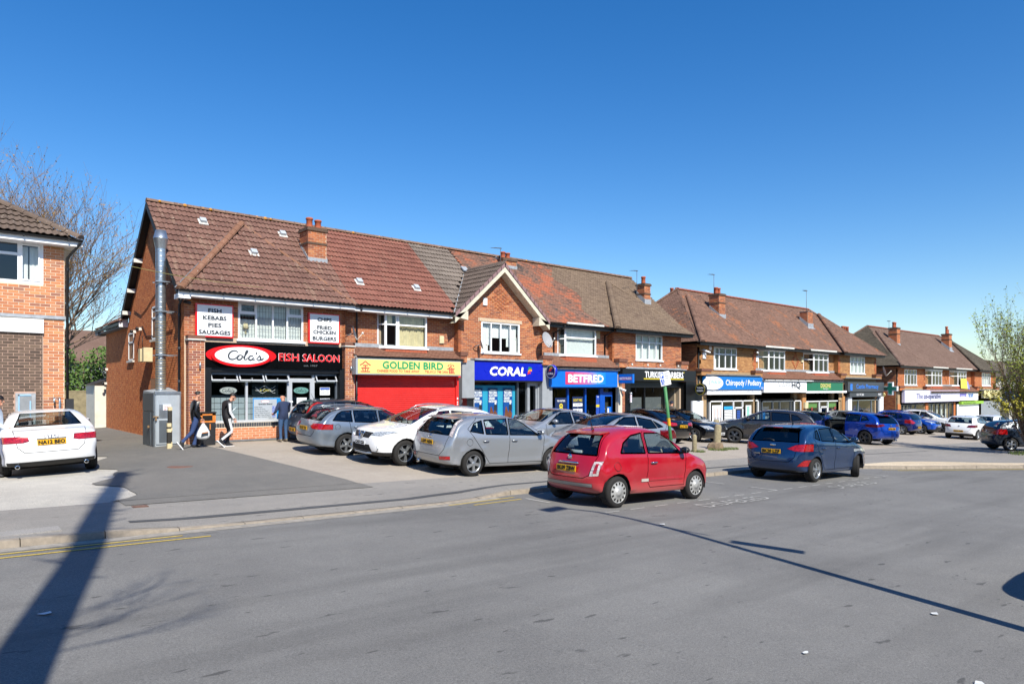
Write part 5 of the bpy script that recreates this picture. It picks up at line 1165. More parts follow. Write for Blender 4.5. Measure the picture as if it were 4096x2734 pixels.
    for i, (a, c) in enumerate(endw): window(T, a, c, win_z[0], win_z[1], VW, [.235, .5, .765], {0: .32, 1: .32, 2: .32, 3: .32}, [(.02, .98, .97, .03, .02)] if i or not detail else [(.02, .2, .97, .03, .02)], M_blind if i or not detail else M_net, fw=.07)
    for x in bays: bay_window(T, x[0], x[1], x[2], x[3], win_z[0], win_z[1], 21.93, VR, [.34, .67], {0: .32, 1: .32, 2: .32}, [(.02, .18, .97, .03, .02)], M_net, side_row=.32)
    canopy(T, ub0 + .1, ub1 - .1, 21.5, lead_z - .55, VR, lead_z, T_can)
    b = MB(); b.box(u0 + .4, ub0, 21.6, VW, lead_z - .42, lead_z - .35); b.box(ub1 + .4, u1, 21.6, VW, lead_z - .42, lead_z - .35); b.build('lead_ledge', M_leadd, T)
    for (a, c) in ((u0 - .02, u0 + .9), (ub0 - .55, ub0 + .25), (ub1 - .2, ub1 + .6), (u1 - .75, u1 + .25)):
        b = MB(); b.box(a, c, 21.64, VW, lead_z - .42, lead_z - .2); b.box(a - .03, c + .03, 21.6, VW, lead_z - .2, lead_z - .06, 1); b.build('corbel', [bm, mat('sooty_brick_cap', '6e4a3c')], T)
    downpipe(T, u0 + .08, VW - .06, ev - .4, z0 + .1); 
    return T
T2 = terrace('shop_terrace', 'buff brick terrace of four shops in the middle of the parade', 31.76, 54.96, 37.75, 48.6, 4.28, 7.85, 35.0, 51.6, M_bky, T_b2, -1.7, (2.84, 4.08), [(33.37, 35.7), (50.53, 53.0)], [(38.55, 39.25, 41.2, 41.45), (44.2, 45.05, 47.1, 47.3)], 2.88, True, None, ((35.16, 24.95, 7.40), (52.0, 24.95, 7.45)))
chimney(T2, 36.45, 37.1, 23.6, 24.3, 6.0, 7.42, M_bk, [(36.65, 23.95, .42), (36.92, 23.95, .40)]); chimney(T2, 47.75, 48.5, 23.7, 24.3, 6.15, 7.25, M_bk, [], False, plain=True)
for k, (u, v, h) in enumerate(((36.6, 27.2, .5), (37.3, 27.3, .6))):
    b = MB(); b.lathe([(0, 0), (.13, 0), (.11, h * .85), (.14, h * .9), (.13, h), (0, h)], (u, v, 7.75), n=10); b.box(u - .3, u + .3, v - .25, v + .25, 5.6, 7.75, 1) if k == 0 else None; b.build('chimney_pot', [M_terra, M_bk], T2)
M_whs = mat('white_sign', 'e8eaec', .4, var=.03)
def shopbox(T, u0, u1, zt, zb, m, door=None, mull=(), sill=.5, rm=M_room, v=22.0, g=None):
    b = MB(); zs = zb + sill
    for (a, c, e, f) in [(u0, u1, zt - .06, zt), (u0, u0 + .07, zb, zt), (u1 - .07, u1, zb, zt), (u0, u1, zb, zs)] + [(u0 + (u1 - u0) * k - .035, u0 + (u1 - u0) * k + .035, zb, zt) for k in mull]: b.box(a, c, v - .05, v + .04, e, f)
    s = b.build('shopfront', m, T); ks = [0] + list(mull) + [1]
    for a, c in zip(ks, ks[1:]):
        b = MB(); A, C = u0 + (u1 - u0) * a + .04, u0 + (u1 - u0) * c - .04; b.quad((A, v, zs), (C, v, zs), (C, v, zt - .06), (A, v, zt - .06)); b.build('pane', g or M_glass, s)
    if door:
        a, c = u0 + (u1 - u0) * door[0], u0 + (u1 - u0) * door[1]; b = MB(); f = .09
        for (p, q, e, h) in ((a, a + f, zb, zt - .4), (c - f, c, zb, zt - .4), (a, c, zt - .48, zt - .38), (a, c, zb, zs + .1)): b.box(p, q, v - .07, v - .02, e, h)
        b.build('shop_door', m, T)
    room(T, u0, u1, v + .06, v + 3.5, zb, zt + .1, rm); return s
def sign(label, u0, u1, z0, z1, v, m, txts, extra=None, mats=(), depth=.22, frame=None):
    t = thing('shop_sign', label, 'shop sign', ((u0 + u1) / 2, v, (z0 + z1) / 2)); b = MB(); b.box(u0, u1, v, v + depth, z0, z1)
    if frame: b.box(u0 - .04, u1 + .04, v + .02, v + depth + .02, z0 - .04, z1 + .04, 1)
    b.build('fascia_board', [m] + ([frame] if frame else []), t); b = MB()
    for (l, uc, z, h, w_, mi, bo, sh_) in txts: put_text(b, l, (uc, v, z), UX, UZ, h, w=w_, m=mi, bold=h * bo, shear=sh_, lift=.01)
    if extra: extra(b, v)
    if b.v: b.build('lettering', list(mats), t)
    return t
M_wblue = mat('clinic_blue', '0e6fbe', .4, var=.04); M_lgrey = mat('pale_grey_print', 'b3b8bc', .5, var=0); M_cyan = mat('cyan_strip', '2a9bd6', .5, var=.03)
# podiatry clinic
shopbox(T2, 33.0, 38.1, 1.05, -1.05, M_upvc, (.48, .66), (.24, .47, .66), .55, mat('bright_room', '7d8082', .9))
def walsh(b, v):
    ell(b, (32.75, v, 2.04), UX, UZ, .98, .37, 1, .004); rect(b, (0, v, 0), UX, UZ, 32.07, 32.8, 1.69, 2.39, 1, .003); stroke(b, [(.12 * cos(radians(a)), .17 * sin(radians(a))) for a in range(100, 260, 16)], .035, (32.5, v, 2.06), UX, UZ, 4, .012)
sign('blue and white Chiropody / Podiatry clinic sign with white circle', 32.05, 38.04, 1.68, 2.40, 21.58, M_wblue, [('Chiropody / Podiatry', 35.85, 1.93, .30, 3.75, 1, .03, 0), ('WALSH', 33.02, 2.0, .19, 1.0, 2, .0, 0), ('PODIATRY', 33.0, 1.87, .07, .8, 3, 0, 0), ('329', 37.85, 1.71, .12, .25, 1, 0, 0)], walsh, [M_wblue, M_whs, M_cyan, M_lgrey, M_pnavy])
sign('white shutter box with the clinic telephone number and web address', 32.32, 37.9, 1.40, 1.68, 21.66, M_whs, [('Tel: 0121 749 6313', 33.5, 1.48, .13, 1.5, 0, 0, 0), ('www.walshpodiatry.co.uk', 36.7, 1.48, .12, 1.9, 0, 0, 0)], None, [M_lgrey], .3)
b = MB()
for (a, c) in ((33.25, 34.15), (34.35, 35.35), (36.5, 37.9)): b.box(a, c, 21.96, 21.97, -.55, -.28)
b.box(35.5, 36.2, 21.9, 21.92, -.5, -.25); b.box(34.4, 35.3, 21.96, 21.975, .55, .72)
for k in range(8): b.box(34.45, 35.25, 21.965, 21.972, -.18 + k * .09, -.12 + k * .09, 1)
b.box(33.25, 34.15, 21.972, 21.98, -.26, .8, 1)
for k in range(5): x = 33.4 + k * .15; b.box(x, x + .09, 21.965, 21.97, .1, .62, 2 + k % 2); b.box(x + .01, x + .075, 21.965, 21.97, -.2, .1, 4)
b.box(35.55, 36.15, 21.93, 21.94, -.15, .55, 4)
for k in range(6): b.box(35.68, 36.02, 21.922, 21.93, -.1 + k * .1, -.04 + k * .1, 5)
b.box(36.7, 37.3, 21.97, 21.98, -.1, .75, 1); b.box(36.8, 37.1, 21.96, 21.97, 0, .7, 6)
b.build('window_graphics', [M_cyan, M_whs, mat('soft_pink_print', 'c9a6a0', .6), mat('soft_grey_print', 'a7adb5', .6), mat('dark_print', '2b2f38', .6), M_prb, mat('mint_print', '8fc4b6', .6)], T2)
# vape shop
shopbox(T2, 38.5, 42.4, .98, -1.1, M_dsteel, None, (.33, .55, .9), .1, mat('pale_room', '8a8d8e', .9)); shopbox(T2, 42.45, 43.35, .98, -1.1, M_upvc, None, (), .8, mat('brown_panel', '5b4033', .7), g=M_glassd)
sign('white VAPEHQ shop sign with black letters', 38.06, 43.3, 1.50, 2.24, 21.56, M_whs, [('VAPE', 40.45, 1.78, .36, 1.55, 1, 0, 0), ('HQ', 41.9, 1.78, .36, 1.1, 0, .05, 0), ('The tasty alternative to smoking', 40.9, 1.60, .1, 2.6, 1, 0, 0)], lambda b, v: rect(b, (0, v, 0), UX, UZ, 38.1, 43.2, 1.90, 1.935, 1, .004), [M_ink, M_lgrey])
b = MB(); b.box(38.0, 44.0, 21.44, 21.56, 2.22, 2.32); b.build('white_gutter', M_whs, T2)
b = MB(); b.box(41.0, 41.95, 22.6, 22.66, -.5, .25); b.box(38.7, 39.3, 22.2, 22.22, -.9, .35, 1); b.box(39.85, 41.0, 22.9, 22.92, -1, .6, 2); put_text(b, 'ure', (40.5, 22.88, .0), UX, UZ, .25, w=.5, m=0); put_text(b, '2', (39.0, 22.19, -.5), UX, UZ, .35, w=.3, m=3); put_text(b, 'Big', (41.4, 22.19, -.95), UX, UZ, .2, w=.4, m=0); b.build('shop_display', [M_blk, M_wblue, M_lgrey, M_wht], T2)
# estate agent, green
b = MB(); b.box(43.42, 43.9, 21.9, VR, -1.2, 1.4); b.box(49.2, 49.6, 21.9, VR, -1.2, 1.2); b.build('brick_pier', M_bky, T2)
shopbox(T2, 43.95, 49.1, .92, -1.2, M_upvc, (.40, .60), (.38, .62), .35)
M_dgr = mat('estate_green', '0b6a4e', .35, var=.06); M_gold = mat('pale_gold', 'dcc27a', .5, var=0); M_bgrn = mat('green_blind', '4f8a3f', .8, var=.06)
def dix(b, v): rect(b, (0, v, 0), UX, UZ, 45.2, 46.75, 1.68, 2.10, 0, .004)
sign('dark green DIXONS estate agent sign with gold letters', 43.36, 48.55, 1.60, 2.18, 21.58, M_dgr, [('DIXONS', 45.97, 1.82, .25, 1.45, 1, .03, 0), ('Estate Agents', 45.97, 1.69, .09, .7, 2, 0, 0)], dix, [mat('leaf_green_panel', '3f8a4a', .4), M_gold, M_wht])
b = MB(); b.box(43.3, 49.2, 21.6, 21.95, 1.45, 1.6); b.build('white_shutter_box', M_whs, T2)
b = MB()
for (a, c) in ((44.05, 45.8), (47.2, 49.0)):
    b.box(a, c, 22.1, 22.11, .45, .9, 0)
    for i in range(2):
        for j in range(2):
            x = a + .35 + i * .7; z = -.15 - j * .5; b.box(x, x + .38, 22.08, 22.09, z, z + .34, 1); b.box(x + .04, x + .34, 22.075, 22.08, z + .1, z + .3, 2)
for x in (44.75, 48.1): b.box(x, x + .22, 21.97, 21.98, .28, .5, 3)
b.build('window_graphics', [M_bgrn, M_wht, mat('house_photo', '7f8fa0', .6, var=.5, scale=14), mat('maroon_sticker', '8a3a34', .6)], T2)
b = MB(); b.box(43.5, 43.9, 21.75, 21.9, .45, .85); tag(b.build('meter_box', M_cream), 'cream meter box on the brick pier left of the green estate agent', 'meter box')
# pharmacy, charcoal
b = MB(); b.box(50.0, 50.6, 21.85, 22.05, -1.6, 1.14); b.box(55.4, 56.1, 21.85, 22.05, -1.6, 1.14); b.build('pilaster', M_whs, T2)
shopbox(T2, 50.6, 55.4, .92, -1.5, M_steel, None, (.28, .75), .2, mat('lit_room', '6f6d66', .9))
M_char = mat('charcoal_sign', '3c4148', .4, var=.04); M_phb = mat('pharmacy_blue', '2b78d8', .45, var=.03)
def castle(b, v): b.poly([(49.75, v - .01, 1.62), (50.1, v - .01, 1.62), (50.08, v - .01, 1.95), (50.18, v - .01, 2.1), (50.06, v - .01, 2.02), (49.98, v - .01, 2.14), (49.9, v - .01, 2.02), (49.79, v - .01, 2.14), (49.74, v - .01, 1.95)], 0)
sign('charcoal Castle Pharmacy sign with blue letters', 49.4, 55.55, 1.52, 2.22, 21.6, M_char, [('Castle Pharmacy', 52.6, 1.76, .30, 3.8, 0, .03, 0)], castle, [M_phb])
sign('charcoal strip with telephone number and NHS under the pharmacy sign', 49.9, 55.6, 1.14, 1.50, 21.7, M_char, [('0121 747 2286', 51.6, 1.24, .15, 1.2, 0, .02, 0), ('NHS', 55.0, 1.22, .18, .55, 0, .03, .2)], None, [M_wht])
b = MB()
for k, (x, z, w_, h, m) in enumerate(((50.7, -.3, .35, .5, 0), (50.72, .3, .3, .3, 1), (51.1, .15, .5, .55, 2), (51.15, -.6, .4, .6, 3), (51.55, -.2, .35, .4, 4), (52.3, -.1, .5, .3, 5), (52.2, -.7, .9, .45, 6), (52.9, -.5, .4, .3, 5), (53.2, .1, .4, .6, 2), (53.9, -.9, .35, 1.7, 4), (54.5, .1, .3, .5, 2), (51.8, .5, .5, .2, 5))): b.box(x, x + w_, 22.2 + .08 * k, 22.25 + .08 * k, z - .2, z - .2 + h, m)
b.build('window_display', [mat('pink_print', 'c94a86', .6), M_yel, M_prb, M_cyan, mat('green_print', '3fae55', .6), M_wht, M_red], T2)
t = thing('pharmacy_cross', 'green and white pharmacy cross projecting on the brick side wall', 'pharmacy cross', (56.25, 21.5, 1.75)); Ub = Vector((0, -1, 0))
def cross(R, w, x0, x1, m, name):
    b = MB(); P = [(-w, R), (w, R), (w, w), (R, w), (R, -w), (w, -w), (w, -R), (-w, -R), (-w, -w), (-R, -w), (-R, w), (-w, w)]; b.prism([(x0, 21.4 - p, 1.75 + q) for p, q in P], (x1 - x0, 0, 0)); b.build(name, m, t)
cross(.50, .18, 56.2, 56.42, M_whs, 'cross_case'); cross(.44, .13, 56.18, 56.2, mat('deep_green', '1d6a5c', .4), 'cross_face'); b = MB(); b.box(55.5, 56.2, 21.6, 21.9, 1.7, 1.8); b.build('bracket', M_blk, t)
b = MB(); n = 6; b.prism([(58.72, 22.9 + .2 * cos(pi * k / 3), 1.25 + .2 * sin(pi * k / 3)) for k in range(6)], (-.12, 0, 0)); tag(b.build('alarm_box', mat('pale_yellow_box', 'd6c88a', .5)), 'pale yellow hexagonal alarm box on the dark brick side wall', 'alarm box')
# ---- far terrace
T3 = terrace('shop_terrace', 'orange brick far terrace with the funeral shop sign', 58.75, 84.6, 65.0, 77.9, 3.60, 7.2, 62.3, 79.5, M_bk3, T_b3, -2.6, (2.04, 3.34), [(60.5, 63.15), (80.2, 83.0)], [(65.6, 66.6, 69.0, 69.3), (71.9, 73.2, 75.5, 75.8)], 2.02, True, T_b3d, ((62.6, 24.95, 6.75), (81.0, 25.0, 6.8)))
chimney(T3, 63.7, 64.35, 23.7, 24.4, 5.4, 6.95, M_bk3, [(63.9, 24.05, .5), (64.15, 24.05, .48)]); chimney(T3, 76.9, 77.6, 23.8, 24.5, 5.6, 7.1, M_bk3, [(77.1, 24.1, .75), (77.4, 24.1, .45)])
b = MB(); b.box(62.3, 63.6, 27.4, 28.2, 4.5, 6.75, 1)
for x in (62.5, 62.9, 63.4): b.lathe([(0, 0), (.14, 0), (.12, .5), (.15, .55), (.14, .62), (0, .62)], (x, 27.8, 6.75), n=10)
b.build('rear_chimney', [M_terra, M_bk], T3)
shopbox(T3, 59.6, 65.0, .45, -2.3, M_dsteel, (.45, .6), (.12, .25, .37, .44, .62), .3); shopbox(T3, 65.6, 72.0, .45, -2.3, M_dsteel, None, (.16, .32, .48, .66, .82), .3)
b = MB()
for x in (60.0, 60.9, 62.2, 66.0, 67.3, 68.5, 69.7, 71.0): b.box(x, x + .55, 22.3, 22.35, -1.6, .3)
b.build('window_curtain', M_blind, T3); b = MB(); b.box(65.0, 65.6, 21.9, VR, -2.5, .5); b.box(72.0, 72.4, 21.9, VR, -2.5, .5); b.build('brick_pier', M_bk3, T3)
sign('long pale lilac sign reading The co-operative funeralcare', 59.54, 72.5, .61, 1.60, 21.58, mat('pale_lilac', 'c9c9e2', .4, var=.02), [('The', 62.7, .92, .42, 1.35, 0, 0, 0), ('co-operative', 65.6, .92, .40, 3.9, 1, .04, 0), ('funeralcare', 69.4, .92, .40, 3.2, 2, .02, 0)], None, [mat('slate_letters', '4b4f72', .5), mat('navy_letters', '24305f', .5), M_wht])
sign('purple and white sign above the white shutter', 72.25, 77.8, .65, 1.35, 21.6, M_whs, [('funeral', 73.4, 1.0, .2, 1.2, 1, 0, 0), ('THE SHOP', 75.6, .95, .32, 1.4, 2, .05, 0)], lambda b, v: rect(b, (0, v, 0), UX, UZ, 72.27, 74.4, .98, 1.34, 0, .004), [mat('purple_panel', '6a66b8', .5), M_wht, M_wblue])
sign('thin lime green sign between the white sign and white shutter', 72.9, 79.3, .30, .56, 21.55, mat('lime_green', '8cba3a', .5), [('Hair Removal & Tattoo', 75.2, .36, .14, 3.6, 0, 0, 0)], None, [M_ink])
def shutter(T, u0, u1, z0, z1, m, name='roller_shutter'):
    b = MB(); z = z0
    while z < z1: b.add([(u0, 21.8, z), (u1, 21.8, z), (u1, 21.775, z + .05), (u0, 21.775, z + .05), (u1, 21.8, z + .1), (u0, 21.8, z + .1)], [(0, 1, 2, 3), (3, 2, 4, 5)]); z += .1
    b.build(name, m, T)
shutter(T3, 72.4, 78.7, -2.5, .28, M_whs); shutter(T3, 79.4, 85.6, -2.6, .45, mat('grey_shutter', '8e9498', .5))
sign('pale yellow take away sign behind the leafy shrub', 79.3, 86.2, .85, 1.60, 21.5, mat('butter_yellow', 'd9cf95', .4, var=.03), [('TAKE AWAY', 83.0, 1.1, .25, 3.5, 0, .03, 0)], lambda b, v: [stroke(b, p, .06, (80.2, v, 1.0), UX, UZ, 0) for p in ([(-.3, .3), (0, .5), (.3, .3)], [(-.2, .2), (.2, .2)], [(0, .3), (0, 0)], [(-.3, 0), (.3, 0)])], [mat('gold_brown', '9a7a34', .5)], frame=M_steel)
t = thing('banner', 'yellow banner hanging from the upstairs window of the far terrace', 'banner', (74.5, 21.7, 2.2)); b = MB(); b.quad((73.4, 21.75, 1.78), (75.2, 21.72, 1.72), (75.1, 21.8, 2.7), (73.5, 21.8, 2.7)); b.build('cloth', mat('banner_yellow', 'dcc850', .7), t); b = MB(); b.quad((75.25, 21.75, 1.75), (75.9, 21.74, 1.7), (75.5, 21.78, 2.4), (75.2, 21.78, 2.5)); b.build('purple_cloth', mat('banner_violet', '8a8fd0', .7), t)
b = MB(); b.box(59.0, 59.6, 21.9, VR, -2.5, .5); b.build('brick_pier', M_bk3, T3)
b = MB(); b.box(58.6, 58.75, 23.5, 25.6, -1.4, -.4); tag(b.build('wall_plaque', M_leadd), 'grey rectangular plaque on the dark brick side wall', 'plaque')
# ---- one more building beyond, behind the shrub
T4 = thing('flat_roofed_shop', 'low far building behind the leafy shrub at the right', 'building', (88, 21, 0)); b = MB(); b.box(87.0, 130, 22.5, 30, -4, 2.9); b.build('wall', mat('far_wall', 'b9b6ae', .8, var=.12, scale=.6), T4); b = MB(); b.add([(86.6, 22.1, 2.9), (130, 22.1, 2.9), (130, 30.4, 2.9), (86.6, 30.4, 2.9), (90, 26, 5.2), (128, 26, 5.2)], [(0, 1, 5, 4), (1, 2, 5), (2, 3, 4, 5), (3, 0, 4)]); b.build('roof', T_b3d, T4)
b = MB()
for x in (88.5, 93, 98): b.box(x, x + 3, 22.44, 22.5, -2.6, .3)
b.build('shop_window', mat('dark_window', '1e2226', .2), T4); b = MB(); b.box(87.4, 104, 22.35, 22.5, .5, 1.5); b.build('fascia', M_bfr, T4)
# ---- building at the left edge
VL = 21.4
T5 = thing('brick_building', 'orange brick building at the left edge with brown tiled roof', 'building', (2.67, VL, 0)); b = MB()
wall_slab(b, -9, 2.66, VL, -.2, 5.55, [(-.9, 2.2, 4.4, 5.48)]); b.box(2.42, 2.66, VL + .25, 30, -.2, 5.55); b.build('wall', [M_mortp], T5)
brickwork(T5, (-9, VL), S_, N_, 3.62, 5.52, 11.66, M_bkl, [(8.1, 11.2, 4.4, 5.48)], indiv=90, span=lambda z: (7.5, 11.66), mort=M_mortp)
brickwork(T5, (2.2, VL), S_, N_, .0, 3.5, .46, M_bkl, indiv=80); brickwork(T5, (2.66, VL), (0, 1, 0), (1, 0, 0), .0, 5.5, 2.0, M_bkl)
b = MB(); b.box(-9, 2.19, VL - .025, VL - .001, -.2, 3.14); p = b.build('infill_wall', M_mortd, T5); brickwork(p, (-9, VL - .025), S_, N_, .0, 3.14, 11.19, M_bkd, [(10.6, 11.04, .9, 1.61)], indiv=130, span=lambda z: (8.6, 11.19))
b = MB(); b.box(-9, 2.69, VL - .05, VL, 3.53, 3.61); b.build('lead_band', M_lead, T5); b = MB(); b.box(-9, 2.2, VL - .09, VL - .02, 3.145, 3.50); b.build('blank_fascia', M_whs, T5)
w = window(T5, -.9, 2.2, 4.4, 5.48, VL, [.5, .835], {0: .32, 1: .32}, [(.86, .90, .9, .04, .01), (.91, .99, .9, .04, .015), (.0, .2, .95, .04, .02)], M_net, opened=[(2, 0)], fw=.075, sill=False)
b = MB(); b.box(1.61, 2.03, VL - .07, VL - .02, .75, 1.60); b.box(1.69, 1.93, VL - .10, VL - .07, .82, 1.53, 1); b.build('meter_panel', [mat('weathered_grey_panel', '9a9da0', .7, var=.2, scale=8), mat('grey_cover', '85898c', .6, var=.12)], T5)
b = MB(); b.box(1.66, 1.69, VL - .11, VL - .07, .8, 1.56); b.box(1.66, 1.93, VL - .11, VL - .07, 1.53, 1.56); b.box(1.9, 1.93, VL - .11, VL - .07, .85, 1.40); b.build('blue_trim', mat('pale_blue_tape', '8fb7d6', .5), T5)
b = MB()
for x, lo in ((2.42, .9), (2.54, .2)): b.tube([(x, VL, 1.46), (x, VL - .12, 1.47), (x, VL - .14, 1.40), (x, VL - .14, lo if x > 2.5 else 1.36)], .024, 8)
b.tube([(2.42, VL - .1, 1.46), (2.54, VL - .1, 1.42)], .008, 5); b.build('vent_pipe', M_steel, T5)
zeL = 5.62; hp = tan_ = math.tan(radians(32)); k_ = 4.6
roof_plane(T5, [(-9, 21.02, zeL), (2.98, 21.02, zeL), (2.98 - k_, 21.02 + k_, zeL + k_ * hp), (-9, 21.02 + k_, zeL + k_ * hp)], T_left, True, 110)
b = MB(); b.poly([(2.98, 21.02, zeL - .03), (2.98, 30.2, zeL - .03), (2.98 - k_, 30.2 - k_, zeL - .03 + k_ * hp), (2.98 - k_, 21.02 + k_, zeL - .03 + k_ * hp)]); b.build('roof_slope', M_deck, T5)
ridge_run(T5, (2.98, 21.0, zeL + .02), (2.98 - k_, 21.02 + k_, zeL + k_ * hp + .03), T_left, .4, .12, 'hip_tile')
gutter(T5, -9, 3.02, 21.02, zeL - .02, fm=M_upvc); b = MB(); b.box(2.64, 2.99, 21.05, 30, 5.44, 5.47); b.box(-9, 2.99, 21.07, VL, 5.44, 5.465); b.build('soffit', M_upvc, T5)
downpipe(T5, 2.72, VL - .06, 5.1, 0.05, top=(2.96, 21.0, 5.58)); b = MB(); b.box(2.68, 2.86, VL - .1, VL + .1, -.1, 1.45); b.build('pipe_guard', mat('black_board_guard', '26272a', .7), T5)
# ================================================================== THINGS FIXED TO OR STANDING BY THE BUILDINGS
# extraction flue and steel cabinet at the gable
t = thing('extraction_flue', 'tall galvanised extraction flue rising up the brick gable', 'flue', (5.33, 22.9, 1.7)); R = .145
b = MB(); b.lathe([(R, 0), (R, 4.32)], (5.33, 22.9, 1.66), n=24); z = .05
while z < 4.3: b.lathe([(R, z - .012), (R + .006, z - .006), (R + .006, z + .006), (R, z + .012)], (5.33, 22.9, 1.66), n=24); z += .155
b.build('pipe', M_steel, t); b = MB(); b.lathe([(R + .005, 0), (R + .06, .30), (R + .068, .31), (R + .06, .32), (R - .0, .56), (R - .03, .56), (R + .03, .32)], (5.33, 22.9, 5.98), n=24); b.build('cowl', M_steel, t)
b = MB(); z = .06
while z < 2.1: b.lathe([(R + .004, z), (R + .007, z + .006), (R + .004, z + .012)], (5.33, 22.9, 1.66), n=20); z += .078
b.build('seam_tape', mat('yellowed_tape', 'a58f57', .8), t)
b = MB()
for z in (2.72, 4.05, 4.95): b.box(5.15, 5.75, 22.68, 22.71, z, z + .03); b.box(5.15, 5.75, 23.09, 23.12, z, z + .03); b.lathe([(R + .003, z - .02), (R + .012, z - .02), (R + .012, z + .04), (R + .003, z + .04)], (5.33, 22.9, 0), n=20)
b.build('bracket', M_steel, t)
t = thing('steel_cabinet', 'grey sheet steel extraction cabinet at the foot of the flue', 'cabinet', (5.35, 22.5, 0)); zc0 = -.02
b = MB(); b.add([(4.98, 22.13, zc0), (5.69, 22.13, zc0), (5.69, 23.5, zc0), (4.98, 23.5, zc0), (4.98, 22.13, 1.60), (5.69, 22.13, 1.60), (5.69, 23.5, 1.76), (4.98, 23.5, 1.66)], [(0, 1, 5, 4), (1, 2, 6, 5), (2, 3, 7, 6), (3, 0, 4, 7), (4, 5, 6, 7)]); b.build('casing', M_gsteel, t)
b = MB(); b.box(5.02, 5.66, 22.10, 22.13, .08, 1.53); b.build('front_door', M_gsteel, t); b = MB(); b.box(4.975, 5.0, 22.10, 22.16, zc0, 1.63); b.box(5.66, 5.70, 22.10, 22.15, zc0, 1.63); b.box(4.975, 5.7, 22.09, 22.12, 1.55, 1.63); b.build('corner_trim', M_steel, t)
b = MB(); b.box(4.955, 4.98, 22.16, 23.48, 1.05, 1.58); b.box(4.96, 4.98, 22.16, 22.45, .02, 1.03); b.box(4.95, 4.98, 22.47, 22.88, .02, 1.02); b.box(4.96, 4.98, 22.90, 23.48, .02, 1.03); b.build('side_panel', M_dsteel, t)
b = MB(); b.box(5.10, 5.43, 22.095, 22.10, .12, .78, 1); b.box(5.10, 5.42, 22.09, 22.10, .85, 1.25); b.box(5.2, 5.42, 22.08, 22.09, 1.08, 1.25, 2); put_text(b, 'DANGER', (5.31, 22.08, 1.15), UX, UZ, .05, w=.18, m=3); put_text(b, 'KEEP OUT', (5.31, 22.08, 1.09), UX, UZ, .04, w=.18, m=3); b.build('door_panel', [M_steel, M_dsteel, M_whs, M_red], t)
b = MB(); b.box(4.93, 5.08, 22.05, 22.10, .88, .91); b.box(4.99, 5.03, 22.05, 22.08, .78, .88); b.box(4.9, 4.95, 22.6, 22.66, .55, .62); b.build('latch', mat('rusty_latch', '8a6f4f', .7, .3), t)
# striped guard posts
def guard(u, v, h, label):
    z0 = zg(u, v); t = thing('guard_post', label, 'bollard', (u, v, z0)); n = 5; b = MB()
    b.box(u - .05, u + .05, v - .05, v + .05, z0 - .05, z0 + h); b.build('post', mat('black_post', '26241f', .7, var=.2), t); b = MB()
    for k, (a, c) in enumerate(((.0, .16), (.48, .58), (h - .10, h + .004))): b.box(u - .053, u + .053, v - .053, v + .053, z0 + a, z0 + c)
    b.build('cream_band', mat('cream_band', 'c9ba92', .7, var=.15), t)
guard(5.16, 21.25, .73, 'short black and cream striped post in front of the steel cabinet'); guard(5.27, 21.6, 1.17, 'taller black and cream striped post against the steel cabinet')
# litter bin
t = thing('litter_bin', 'black litter bin with orange hood beside the fish shop', 'bin', (6.25, 21.45, 0)); z0 = zg(6.2, 21.3) + .0
b = MB(); b.box(6.0, 6.42, 21.2, 21.55, z0, z0 + .68); b.box(6.02, 6.40, 21.22, 21.55, z0 + .68, z0 + .93); b.build('body', mat('worn_black_paint', '202124', .55, var=.25, scale=12), t)
M_or = mat('worn_orange_paint', 'c9782f', .7, var=.25, scale=14); b = MB(); b.box(5.995, 6.425, 21.195, 21.21, z0 + .66, z0 + .72); b.box(5.995, 6.05, 21.19, 21.21, z0 + .72, z0 + .92); b.box(6.33, 6.425, 21.19, 21.21, z0 + .72, z0 + .92); b.box(5.995, 6.425, 21.19, 21.21, z0 + .87, z0 + .93); b.box(6.25, 6.28, 21.19, 21.2, z0 + .45, z0 + .62); b.build('orange_hood', M_or, t); b = MB(); b.box(5.98, 6.44, 21.17, 21.57, z0 + .93, z0 + .97); b.build('lid', M_blk, t); b = MB(); b.box(6.05, 6.33, 21.185, 21.2, z0 + .72, z0 + .87); b.build('slot', mat('bin_slot', '060606', .9, var=0), t)
b = MB(); b.box(15.68, 16.0, 21.2, 21.5, zg(15.8, 21.4), 1.30); b.box(15.65, 16.03, 21.17, 21.53, 1.30, 1.36); tag(b.build('bin', M_blk), 'small black bin between red shutter and grey pilaster', 'bin')
# small fittings on the walls
simple_box('alarm_box', 'white alarm box high on the brick gable', 'alarm box', (17.12, VW, 5.24), .10, .07, .15, M_upvc); simple_box('alarm_box', 'cream and green alarm box left of the gabled bay', 'alarm box', (15.2, VR, 3.63), .10, .07, .15, M_cream)
simple_box('alarm_box', 'cream alarm box with blue emblem by the square bay window', 'alarm box', (24.15, VR, 4.28), .12, .08, .19, M_cream, extra=lambda b, x, y, z: None); simple_box('meter_box', 'cream electric box on the gable beside the flue, left one', 'meter box', (5.55, 26.3, 2.86), .14, .3, .22, M_cream)
simple_box('meter_box', 'cream electric box on the gable beside the flue, right one', 'meter box', (5.55, 25.75, 2.86), .14, .25, .24, M_cream)
for i, (u, z, l) in enumerate(((38.35, 3.55, 'white alarm box beside the white downpipe on the buff terrace'), (44.0, 3.65, 'cream alarm box between the raised diamond and the right bay'), (32.4, 3.55, 'white shield alarm box below the camera on the buff terrace'))): simple_box('alarm_box', l, 'alarm box', (u, VW if i == 2 else VR, z), .13, .08, .18, [M_upvc, M_cream, M_upvc][i])
b = MB(); b.lathe([(0, 0), (.13, 0), (.13, -.05), (0, -.05)], (33.0, VW, 4.0), axis='y', n=16); tag(b.build('alarm_bell', M_upvc), 'round white bell box at the top left of the buff terrace', 'bell box')
